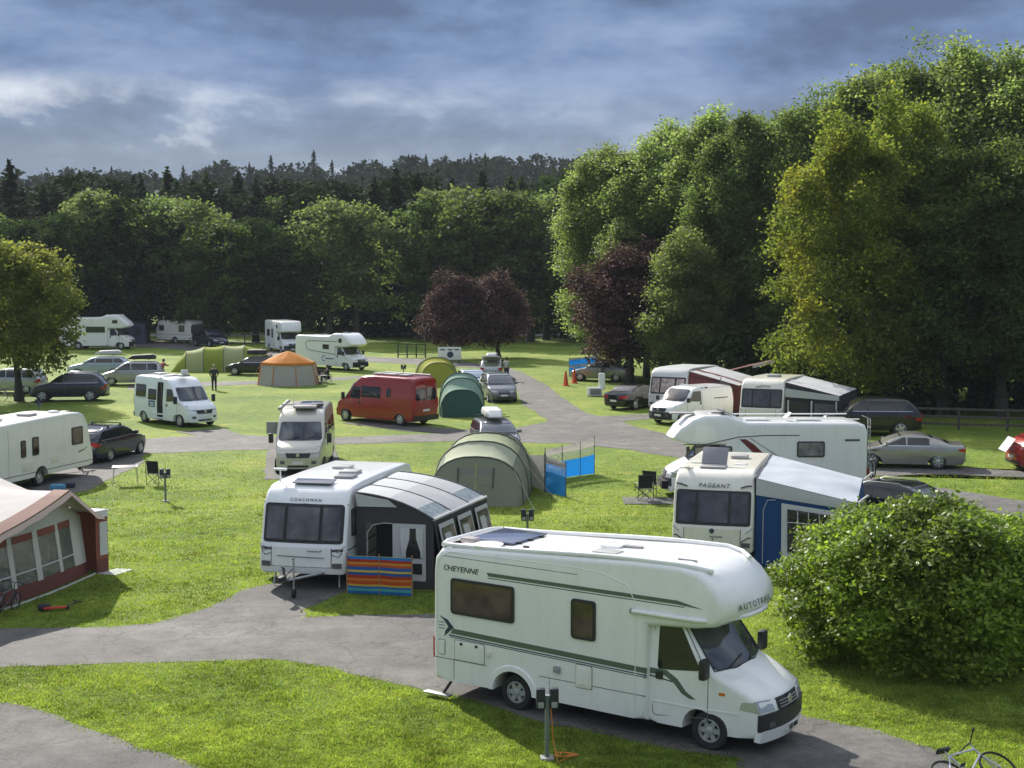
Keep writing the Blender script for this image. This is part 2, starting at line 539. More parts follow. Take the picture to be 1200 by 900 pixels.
def car(name, label, cat, x, y, h, kind, pm, tailgate=False, rails=None, plate=None, wheels=5, group=None, scale=1, spot_glass=None, box=None, bars=False, boot_open=False, door_open=False):
    L, wb, H, Wd, wr, zb, cw, zc, wt, cr, dr, zd, zt = CARS[kind]
    t = thing(name, label, cat, (x, y), h, group, scale)
    fo = 0.90
    xf, xr = wb / 2 + fo, -(L - fo - wb / 2)
    w = Wd / 2
    gl = spot_glass or glass
    A, B, C, D = (xf - cw, zc), (xf - wt, H - .05), (xr + cr, H - .07), (xr + dr, zd)
    ar = wr + .07
    o = [(xf - .12, zb)]
    lw = [(xf - .02, zb + .12), (xf, .45), (xf - .02, .60), (xf - .10, .70), (xf - .30, zc - .20), (xf - .65, zc - .09), A]
    o += rpoly(lw, .08, 2)[3:-3] if False else lw
    o += [((A[0] + B[0]) / 2 + .0, (A[1] + B[1]) / 2 + .05), B, (B[0] - .25, H - .005), ((B[0] + C[0]) / 2, H), (C[0] + .2, H - .03), C]
    if kind in ('sedan', 'coupe'):
        o += [((C[0] + D[0]) / 2, (C[1] + D[1]) / 2 + .04), D, (xr + .12, zd - .01), (xr + .02, zt - .06)]
    else:
        o += [((C[0] + D[0]) / 2 - .05, (C[1] + D[1]) / 2 + .03), D, (xr + .03, zd - .10)]
    o += [(xr, .62), (xr + .01, .45), (xr + .06, zb + .08), (xr + .15, zb)]
    o += arch(-wb / 2, ar, zb) + arch(wb / 2, ar, zb)
    belt = zc + 0.0
    def f(X, Y, Z):
        k = max(0, min(1, (Z - belt + .05) / (H - belt)))
        Y *= 1 - .20 * k ** 1.1
        Y *= 1 - .05 * sm((.55 - Z) / .35)
        u = max(0, (X - (xf - 1.0)) / 1.0); Y *= 1 - .17 * u * u
        v = max(0, ((xr + .8) - X) / .8); Y *= 1 - .12 * v * v
        yy = Y / w
        X2 = X - .20 * yy * yy * max(0, (X - .4) / (xf - .4)) ** 1
        X2 += .13 * yy * yy * max(0, (-.6 - X) / (-.6 - xr)) ** 1
        return (X2, Y, Z)
    body('body', o, w, pm, t, bev=.075, deform=f, step=.32)
    rbox('underbody', (0, 0, zb + .22), (L - .7, Wd - .42, .34), under, t, .03)
    # side glass
    def zt_(X):
        if X > B[0]: q = A[1] + (B[1] - A[1]) * (A[0] - X) / (A[0] - B[0])
        elif X < C[0]: q = D[1] + (C[1] - D[1]) * (X - D[0]) / (C[0] - D[0])
        else: q = H
        return min(q - .055, H - .115)
    z0 = belt + .045
    xs_front = A[0] - .24
    pb = (A[0] + B[0]) / 2 - .62 if kind != 'mpv' else B[0] - .35
    ends = D[0] + .30 if kind not in ('sedan', 'coupe') else D[0] + .40
    qb = xr + (1.15 if kind not in ('sedan', 'coupe') else 1.5)
    spans = [(pb + .03, xs_front), (qb + .03, pb - .03)]
    if kind not in ('sedan', 'coupe'): spans.append((ends, qb - .02))
    for s in (-1, 1):
        for (xa, xb) in spans:
            if xb - xa < .12: continue
            n = 7
            top = [(xb + (xa - xb) * i / n, max(z0 + .012, zt_(xb + (xa - xb) * i / n))) for i in range(n + 1)]
            side('window', [(xa, z0), (xb, z0)] + top, s, w, .006, gl, t, f)
        if kind in ('suv', 'estate', 'coupe', 'mpv'):
            side('window_trim', [(ends if len(spans) > 2 else qb, z0 - .030), (xs_front, z0 - .030), (xs_front, z0 - .008), (ends if len(spans) > 2 else qb, z0 - .008)], s, w, .010, alloy, t, f)
        for X in (A[0] - .12, pb, qb - .05):
            side('door_seam', [(X - .006, .36), (X + .006, .36), (X + .006, belt), (X - .006, belt)], s, w, .003, seam_m, t, f)
        for X in (pb + .10, qb + .12):
            side('door_handle', rect(X, belt - .14, X + .17, belt - .105, .01, 1), s, w, .03, pm, t, f)
        rbox('mirror', (A[0] - .28, s * (w + .06), belt + .10), (.12, .20, .14), pm if pm is not plastic else plastic, t, .03)
        side('sill', [(-wb / 2 + ar + .02, zb + .0), (wb / 2 - ar - .02, zb), (wb / 2 - ar - .02, zb + .09), (-wb / 2 + ar + .02, zb + .09)], s, w * .97, .012, plastic, t, f)
        fpan('headlight', rpoly([(s * (w - .50), .62), (s * (w - .04), .82), (s * (w - .03), 1.22), (s * (w - .30), 1.15), (s * (w - .5), .95)], .03, 2), (xf - .01, .50), (xf - .12, .74), .006, lamp_c, t, f)
        if kind in ('estate', 'mpv', 'hatch', 'suv'):
            fpan('tail_light', rect(s * w - (.28 if s > 0 else 0.0), 0, s * w + (.0 if s > 0 else .28), 1, .03, 2), (xr + .0, zd - .26), (xr + .03, zd - .08), .008, lamp_r, t, f, fwd=-1, sink=.03)
        else:
            fpan('tail_light', rect(s * w - (.42 if s > 0 else 0.0), 0, s * w + (.0 if s > 0 else .42), 1, .03, 2), (xr + .0, .72), (xr + .015, .87), .008, lamp_r, t, f, fwd=-1, sink=.03)
        side('tail_light', rpoly([(xr + .02, .74), (xr + .30, .78), (xr + .26, .88), (xr + .02, .88)], .02, 2), s, w, .004, lamp_r, t, f)
    fpan('windscreen', rpoly([(-w + .10, .05), (w - .10, .05), (w - .085, .93), (-w + .085, .93)], .06, 3), A, B, .012, gl, t, f, sink=.03)
    # the middle of the screen bulges a little, so the plate follows two lines
    if not boot_open:
        fpan('rear_window', rpoly([(-w + .13, .12), (w - .13, .12), (w - .12, .88), (-w + .12, .88)], .07, 3), D, C, .022, gl, t, f, sink=.03, fwd=-1)
    fpan('grille', rect(-.42, .1, .42, .9, .03, 2), (xf - .003, .52), (xf - .06, .68), .008, plastic, t, f)
    fpan('lower_grille', rect(-.55, .0, .55, 1, .03, 2), (xf - .01, .30), (xf, .42), .008, plastic, t, f)
    fpan('number_plate', rect(-.26, 0, .26, 1, .005, 1), (xf, .43), (xf, .54), .018, plate_w, t, f)
    fpan('number_plate', rect(-.26, 0, .26, 1, .005, 1), (xr, .52), (xr, .63), .012, plate_w if plate is None else plate, t, f, fwd=-1)
    fpan('rear_bumper_trim', rect(-w + .1, 0, w - .1, 1, .02, 2), (xr + .02, .30), (xr, .42), .006, plastic, t, f, fwd=-1)
    for X in (wb / 2, -wb / 2):
        for s in (-1, 1):
            wheel(t, X, s * (w - .005), wr, .21, wheels)
    if rails:
        for s in (-1, 1):
            tubes('roof_rail', [[(B[0] - .15, s * w * .74, H - .03), (B[0] - .3, s * w * .74, H + .04), (C[0] + .3, s * w * .74, H + .03), (C[0] + .1, s * w * .74, H - .05)]], .016, rails, t, 6)
    if bars:
        for X in (B[0] - .35, (B[0] + C[0]) / 2 - .35):
            tubes('roof_bar', [[(X, -w * .78, H + .1), (X, w * .78, H + .1)]], .02, plastic, t, 6)
            for s in (-1, 1): rbox('bar_foot', (X, s * w * .76, H + .03), (.08, .07, .14), plastic, t, .01)
    if box:
        mX = (B[0] + C[0]) / 2
        ob = rpoly([(mX + 1.0, H + .16), (mX + .98, H + .22), (mX + .6, H + .45), (mX - .75, H + .50), (mX - .98, H + .38), (mX - 1.0, H + .16)], .07, 3)
        def fb(X, Y, Z):
            k = sm((X - mX - .3) / .8); j = sm((mX - .6 - X) / .5)
            return (X, Y * (1 - .35 * k - .12 * j) * (1 - .12 * sm((Z - H - .25) / .3)), Z)
        bo = body('roof_box', ob, .42, box, t, bev=.07, deform=fb, step=.3)
        side('roof_box_seam', [(mX - .95, H + .26), (mX + .9, H + .26), (mX + .9, H + .275), (mX - .95, H + .275)], -1, .42, .004, plastic, bo, fb)
        for X in (mX + .5, mX - .5): tubes('roof_bar', [[(X, -w * .78, H + .13), (X, w * .78, H + .13)]], .022, plastic, t, 6)
    if boot_open:
        # boot lid standing up on its hinges; near-black plate stands for the shaded bay
        Cp = Vector((C[0] + .02, 0, H - .03))
        if kind == 'sedan':
            hinge = Vector((D[0], 0, zd)); d = Vector((-.42, 0, .72)).normalized(); ln = .62
        else:
            hinge = Cp; d = Vector((-.92, 0, .40)).normalized(); ln = .95
        g = [[hinge + d * (ln * i / 3) + Vector((0, w * .74 * (j / 2 - 1), .03 * math.sin(i))) for j in range(5)] for i in range(4)]
        sheet('boot_lid', g, pm, t, .05)
        fpan('boot_shade_plate', rect(-w + .16, .0, w - .16, .95, .05, 2), (xr + .02, .66), C if kind != 'sedan' else (xr + .05, .95), .03, under, t, f, fwd=-1)
    if door_open:
        p0 = (pb, w * .98); 
        for s in (1,):
            ang = R(62)
            bm = bmesh.new(); boxm(bm, (pb + .0 - .42 * math.cos(ang), s * (w + .42 * math.sin(ang)), .66), (.86, .06, .62), rz=-ang)
            bmesh.ops.bevel(bm, geom=bm.edges[:], offset=.02, segments=2, affect='EDGES')
            dd = finish(bm, 'door', pm, t)
            tubes('door_window_frame', [[(pb, s * w, .97), (pb - .1 * math.cos(ang), s * (w + .1), 1.36), (pb - .7 * math.cos(ang), s * (w + .7 * math.sin(ang)), 1.33), (pb - .84 * math.cos(ang), s * (w + .84 * math.sin(ang)), .97)]], .022, plastic, dd, 6)
    return t

# ------------------------------------------------------------------ panel vans
def van(name, label, x, y, h, pm, L=5.99, wb=4.035, H=2.52, Wd=2.05, wins=(), door=None, bumper=None, skirt=False, small=False, group=None, rear_window=True, extras=None, wheels=6, wheel_m=None, scale=1, grille_m=None, plate=plate_w, badge=True):
    t = thing(name, label, 'campervan' if name == 'campervan' else 'van', (x, y), h, group, scale)
    fo = .95 if not small else .93
    xf, xr = wb / 2 + fo, -(L - fo - wb / 2)
    w = Wd / 2
    zb, wr = .27, .345 if not small else .33
    if small:
        A, B = (xf - .95, 1.22), (xf - 1.75, H - .12)
        nose = [(xf - .04, zb), (xf, .42), (xf - .01, .70), (xf - .06, .88), (xf - .22, 1.00), (xf - .6, 1.13), A]
    else:
        A, B = (xf - .78, 1.33), (xf - 1.50, 2.06)
        nose = [(xf - .05, zb), (xf, .42), (xf - .01, .72), (xf - .05, .90), (xf - .14, 1.06), (xf - .45, 1.23), A]
    o = nose + [B, (B[0] - .25, B[1] + .20 if not small else H - .03), (B[0] - .7, H - .06 if not small else H), (B[0] - 1.3, H), (0, H + .01), (xr + .45, H), (xr + .14, H - .05), (xr + .03, H - .22), (xr, H - .6), (xr - .02, 1.0), (xr, .42), (xr + .04, zb)]
    o += arch(-wb / 2, wr + .07, zb) + arch(wb / 2, wr + .07, zb)
    def f(X, Y, Z):
        k = max(0, (Z - 1.15) / (H - 1.15)); Y *= 1 - .115 * k ** 1.3
        Y *= 1 - .03 * sm((.5 - Z) / .3)
        u = max(0, (X - (xf - 1.35)) / 1.35); Y *= 1 - .15 * u ** 1.6
        yy = Y / w
        X2 = X - .26 * yy * yy * sm((X - (xf - 2.0)) / 1.2)
        X2 += .03 * yy * yy * sm((xr + .4 - X) / .4)
        Z2 = Z - (.05 * yy * yy if Z > H - .12 else 0)
        return (X2, Y, Z2)
    body('body', o, w, pm, t, bev=.11 if not small else .09, deform=f, step=.35)
    rbox('underbody', (0, 0, zb + .2), (L - .8, Wd - .5, .34), under, t, .03)
    bm_ = bumper or pm
    fpan('windscreen', rpoly([(-w + .09, .03), (w - .09, .03), (w - .16, .97), (-w + .16, .97)], .12, 4), A, B, .012, screen_g, t, f, sink=.03)
    tubes('wiper', [[f(A[0] - .02, .1, A[1] + .05), f(A[0] - .10, .62, A[1] + .15)], [f(A[0] - .02, -.55, A[1] + .05), f(A[0] - .10, -.02, A[1] + .15)]], .012, plastic, t, 5)
    fpan('bumper', rpoly([(-w, 0), (w, 0), (w, 1), (-w, 1)], .04, 2), (xf - .01, .30), (xf - .005, .70), .02, bm_, t, f, sink=.03)
    gm = grille_m or plastic
    fpan('grille', rpoly([(-.52, .1), (.52, .1), (.60, .95), (-.60, .95)], .05, 3), (xf - .005, .70), (xf - .06, .93), .022, gm, t, f)
    fpan('lower_grille', rect(-.5, .1, .5, .9, .03, 2), (xf - .005, .34), (xf - .005, .44), .026, plastic, t, f)
    if badge:
        bm = bmesh.new(); lathe_bm(bm, [(.075, 0), (.07, .015), (.01, .018)], 14, 'X', (xf + .005, 0, .84)); finish(bm, 'badge', alloy, t)
    fpan('number_plate', rect(-.26, 0, .26, 1, .005, 1), (xf - .0, .47), (xf - .0, .58), .035, plate, t, f)
    for s in (-1, 1):
        if small:
            fpan('headlight', rpoly([(s * (w - .52), .0), (s * (w - .02), .45), (s * (w + .0), 1.0), (s * (w - .28), .75)], .03, 2), (xf - .05, .84), (xf - .34, 1.04), .010, lamp_c, t, f)
        else:
            fpan('headlight', rpoly([(s * (w - .46), -.10), (s * (w - .03), .05), (s * (w - .02), .95), (s * (w - .20), 1.0)], .04, 2), (xf - .05, .90), (xf - .30, 1.15), .010, lamp_c, t, f)
        fpan('fog_light', rect(s * (w - .28) - .11, .1, s * (w - .28) + .11, .9, .04, 2), (xf - .005, .46), (xf - .005, .62), .026, dgrey_pl, t, f)
        # cab door glass
        side('window', rpoly([(A[0] - .28, A[1] + .02), (B[0] - .02, B[1] - .10), (B[0] - .62, B[1] - .10), (B[0] - .62, A[1] - .05)], .05, 3), s, w, .007, glass, t, f)
        for X in (A[0] - .12, B[0] - .72):
            side('door_seam', [(X - .008, .38), (X + .008, .38), (X + .008, 1.25 if X > B[0] - .3 else 2.0), (X - .008, 1.25 if X > B[0] - .3 else 2.0)], s, w, .003, seam_m, t, f)
        side('door_handle', rect(B[0] - .62, 1.03, B[0] - .50, 1.15, .02, 2), s, w, .02, plastic, t, f)
        rbox('mirror', (A[0] - .22, s * (w + .16), A[1] + .10), (.12, .20, .40 if not small else .26), plastic, t, .04)
        side('side_moulding', [(-wb / 2 + wr + .12, .55), (wb / 2 - wr - .12, .55), (wb / 2 - wr - .12, .62), (-wb / 2 + wr + .12, .62)], s, w, .012, plastic if bumper else pm, t, f)
        if bumper or skirt:
            side('sill', [(-wb / 2 + wr + .10, zb + .01), (wb / 2 - wr - .10, zb + .01), (wb / 2 - wr - .10, zb + .12), (-wb / 2 + wr + .10, zb + .12)], s, w * .985, .015, plastic, t, f)
        fpan('tail_light', rect(s * (w - .10) - .07, 0, s * (w - .10) + .07, 1, .03, 2), (xr - .012, .95), (xr - .008, 1.45), .012, lamp_r, t, f, fwd=-1, sink=.03)
        if rear_window:
            fpan('rear_window', rpoly([(s * .05, 0), (s * (w - .2), 0), (s * (w - .22), 1), (s * .05, 1)], .04, 2), (xr - .012, 1.38), (xr + .0, 2.0), .010, glass, t, f, fwd=-1, sink=.02)
    fpan('door_seam', rect(-.01, 0, .01, 1, 0), (xr - .0, .5), (xr, 2.3), .018, seam_m, t, f, fwd=-1, sink=.04)
    fpan('rear_bumper', rect(-w + .02, 0, w - .02, 1, .04, 2), (xr, .30), (xr - .02, .55), .05, plastic, t, f, fwd=-1)
    fpan('number_plate', rect(-.26, 0, .26, 1, .005, 1), (xr - .01, .78), (xr - .01, .89), .02, plate, t, f, fwd=-1)
    for (s, x0, x1, z0, z1) in wins:
        side('window', rect(x0, z0, x1, z1, .06, 3), s, w, .018, glass, t, f, bev=.008)
    if door:
        s, x0, x1 = door
        side('doorway_shade_plate', rect(x0, .42, x1, 2.28, .06, 2), s, w, .006, under, t, f)  # near-black plate on the closed flank stands for the shaded interior
        rbox('step', ((x0 + x1) / 2, s * (w + .12), .33), (x1 - x0, .28, .03), grey_pl, t, .01)
        rbox('door_curtain', (x1 - .10, s * (w - .01), 1.35), (.14, .03, 1.75), mat('door_mesh', (.05, .045, .04), .9), t, .01)
    for X in (wb / 2, -wb / 2):
        for s in (-1, 1): wheel(t, X, s * (w - .02), wr, .22, wheels, wheel_m or alloy)
    if extras: extras(t, f, xf, xr, w, H)
    return t

# ------------------------------------------------------------------ coachbuilt motorhomes with an overcab
def coachbuilt(name, label, x, y, h, pm, L=6.9, wb=4.04, H=2.95, tip_z=2.15, style='hump', wins=(), stripes=None, cab_m=None, bumper=plastic, group=None, scale=1, extras=None, cab='new', overw=None, cat='motorhome', Wd=2.26, wheel_m=None, cabdoor=True):
    t = thing(name, label, cat, (x, y), h, group, scale)
    fo = .95 if cab == 'new' or not overw or style != 'smooth' else 1.08
    xf = wb / 2 + fo
    xr = -(L - .95 - wb / 2)
    w, cwd = Wd / 2, (1.04 if fo > 1 else 1.0)
    wr = .34
    cab_m = cab_m or pm
    xb = wb / 2 + .95 - 2.12          # front wall of the living body
    if style == 'hump':     # roof steps up over the cab
        o = [(xb, .38), (xb, 1.98), (xf - .72, 1.98), (xf - .30, 2.08), (xf - .12, 2.22), (xf - .38, 2.58), (xf - .85, 2.90), (xf - 1.3, H + .02), (xf - 2.2, H + .03), (xf - 2.9, H - .22), (xr + .4, H - .24), (xr + .1, H - .32), (xr, H - .55), (xr - .01, .80), (xr + .02, .38)]
    elif style == 'smooth':  # one long roof, rounded bow
        o = [(xb, .34), (xb, 2.06), (xf - 1.25, 2.13), (xf - .86, 2.19), (xf - .68, 2.31), (xf - .62, 2.45), (xf - .69, 2.68), (xf - .92, 2.93), (xf - 1.22, H + .13), (xf - 1.7, H + .21), (xf - 2.5, H + .20), (xr + .5, H - .0), (xr + .16, H - .05), (xr + .03, H - .22), (xr, H - .5), (xr - .015, .9), (xr, .55), (xr + .03, .34)]
    else:                   # box overcab
        o = [(xb, .38), (xb, 2.02), (xf - .70, 2.02), (xf - .35, 2.05), (xf - .22, 2.18), (xf - .32, 2.6), (xf - .55, H - .08), (xf - .9, H), (xr + .2, H), (xr + .04, H - .1), (xr, H - .3), (xr, .8), (xr + .02, .38)]
    o += [(-wb / 2 - wr - .13, .36, 0)] + arch(-wb / 2, wr + .10, .37) + [(-wb / 2 + wr + .13, .36, 0)]
    def f(X, Y, Z):
        if Z > 1.9 and X > xf - 1.6:
            u = (X - (xf - 1.6)) / 1.6
            Y *= 1 - .20 * u * u
            X = X - .22 * (Y / w) ** 2 * min(1, u * 1.4)
        if Z > H - .3 and abs(Y) < 9:
            Y *= 1 - .03 * sm((Z - H + .3) / .3)
        if X < xr + .3: X += .03 * (Y / w) ** 2
        return (X, Y, Z)
    body('living_body', o, w, pm, t, bev=.10, deform=f, step=.30)
    # cab
    if cab == 'old':
        A, B = (xf - .82, 1.36), (xf - 1.60, 2.22)
        nose = [(xf - .06, .30), (xf - .02, .40), (xf, .55), (xf - .01, .74), (xf - .05, .92), (xf - .13, 1.01), (xf - .45, 1.20), A]
    else:
        A, B = (xf - .80, 1.34), (xf - 1.48, 2.08)
        nose = [(xf - .05, .28), (xf, .42), (xf - .01, .72), (xf - .05, .90), (xf - .14, 1.06), (xf - .45, 1.22), A]
    oc = nose + [B, (xb - .1, B[1] + .02), (xb - .1, .32)]
    oc += [(wb / 2 - wr - .1, .32, 0)] + arch(wb / 2, wr + .075, .32) + [(wb / 2 + wr + .12, .30, 0)]
    def fc(X, Y, Z):
        k = max(0, (Z - 1.2) / 1.0); Y *= 1 - .10 * k ** 1.2
        u = max(0, (X - (xf - 1.35)) / 1.35); Y *= 1 - .15 * u ** 1.6
        return (X - .24 * (Y / cwd) ** 2 * sm((X - (xf - 2.0)) / 1.2), Y, Z)
    body('cab', oc, cwd, cab_m, t, bev=.09, deform=fc, step=.30)
    rbox('underbody', (-.1, 0, .48), (L - .9, 1.5, .3), under, t, .03)
    fpan('windscreen', rpoly([(-cwd + .10, .03), (cwd - .10, .03), (cwd - .12, .97), (-cwd + .12, .97)], .09, 4), A, B, .012, screen_g, t, fc, sink=.03)
    for k in range(3): tubes('grille_slat', [[fc(xf + .012 - .016 * k, y_, .79 + .05 * k) for y_ in (-.42, -.2, 0, .2, .42)]], .010, grey_pl, t, 5)
    tubes('windscreen_seal', [[fc(A[0] + (B[0] - A[0]) * q + .012, y_, A[1] + (B[1] - A[1]) * q) for y_, q in ((-cwd + .10, .97), (-cwd + .08, .03), (-.4, .015), (.4, .015), (cwd - .08, .03), (cwd - .10, .97))]], .016, plastic, t, 5)
    tubes('wiper', [[fc(A[0] + .0, .12, A[1] + .05), fc(A[0] - .11, .66, A[1] + .17)], [fc(A[0] + .0, -.60, A[1] + .05), fc(A[0] - .10, -.04, A[1] + .16)]], .013, plastic, t, 5)
    fpan('bumper', rpoly([(-cwd, 0), (cwd, 0), (cwd, 1), (-cwd, 1)], .05, 2), (xf - .01, .42 if cab == 'old' else .32), (xf - .005, .74), .035, bumper, t, fc, sink=.03)
    if cab == 'old': fpan('bumper_lip', rpoly([(-cwd, 0), (cwd, 0), (cwd, 1), (-cwd, 1)], .05, 2), (xf - .05, .25), (xf - .01, .46), .045, pm, t, fc, sink=.05, bev=.015)
    fpan('grille', rpoly([(-.46, .0), (.46, .0), (.50, 1), (-.50, 1)], .04, 3), (xf - .005, .75), (xf - .07, .95), .012, plastic, t, fc)
    fpan('number_plate', rect(-.26, 0, .26, 1, .005, 1), (xf + .0, .345), (xf + .0, .455), .065 if cab == 'old' else .05, plate_w, t, fc)
    bm = bmesh.new(); lathe_bm(bm, [(.085, 0), (.08, .012), (.06, .016), (.01, .02)], 16, 'X', (xf - .01, 0, .86)); finish(bm, 'badge', alloy, t)
    for s in (-1, 1):
        if cab == 'old':
            fpan('headlight', rpoly([(s * (cwd - .46), .05), (s * (cwd - .0), .05), (s * (cwd - .0), 1.0), (s * (cwd - .40), .90)], .03, 2), (xf - .01, .76), (xf - .09, .97), .010, lamp_c, t, fc, sink=.03)
            side('headlight_wrap', rpoly([(xf - .34, .79), (xf - .04, .77), (xf - .10, .95), (xf - .30, .93)], .03, 2), s, cwd, .006, lamp_c, t, fc)
        else:
            fpan('headlight', rpoly([(s * (cwd - .44), -.10), (s * (cwd - .03), .05), (s * (cwd - .02), .95), (s * (cwd - .20), 1.0)], .04, 2), (xf - .05, .90), (xf - .30, 1.15), .010, lamp_c, t, fc)
        fpan('fog_light', rect(s * (cwd - .3) - .09, .1, s * (cwd - .3) + .09, .9, .03, 2), (xf - .005, .48), (xf - .005, .60), .042, dgrey_pl, t, fc)
        side('window', rpoly([(A[0] - .20, A[1] + .02), (B[0] + .02, B[1] - .14), (xb + .17, B[1] - .14), (xb + .17, A[1] - .06)], .06, 3), s, cwd, .008, glass, t, fc)
        if cabdoor:
            zt = B[1] - .06
            pl = [(A[0] - .06, .46), (A[0] - .06, A[1] - .04), (B[0] + .06, zt), (xb + .08, zt), (xb + .08, .46)]
            bm = bmesh.new()
            tube_bm(bm, [fc(px_, s * (cwd + .001), pz) for px_, pz in rpoly(pl, .08, 3)] + [fc(pl[0][0], s * (cwd + .001), pl[0][1] + .1)], .008, 4)
            finish(bm, 'door_seam', seam_m, t)
        side('door_handle', rect(xb + .14, 1.12, xb + .28, 1.26, .02, 2), s, cwd, .02, plastic, t, fc)
        rbox('mirror', (A[0] - .26, s * (cwd + .17), A[1] + .12), (.13, .24, .36), plastic, t, .05)
        side('indicator', rect(A[0] + .14, 1.0, A[0] + .24, 1.05, .01, 1), s, cwd, .012, lamp_o, t, fc)
        rbox('tail_light', (xr - .01, s * (w - .14), .95), (.05, .14, .42), lamp_r, t, .02)
    fpan('rear_window', rect(-.6, 0, .6, 1, .06, 3), (xr, 1.5), (xr, 2.05), .02, glass, t, f, fwd=-1)
    fpan('number_plate', rect(-.26, 0, .26, 1, .005, 1), (xr, .62), (xr, .73), .03, plate_w, t, f, fwd=-1)
    for (s, x0, x1, z0, z1) in wins:
        wf = side('window', rect(x0, z0, x1, z1, .07, 4), s, w, .03, plastic, t, f, bev=.012)
        side('pane', rect(x0 + .05, z0 + .05, x1 - .05, z1 - .05, .05, 4), s, w + .03, .004, overw or glass, wf, f)
    for X in (wb / 2, -wb / 2):
        for s in (-1, 1): wheel(t, X, s * ((cwd - .03) if X > 0 else (w - .10)), wr, .22, 6, wheel_m or alloy, rs=.62)
    if extras: extras(t, f, fc, xf, xr, w, H, xb)
    return t

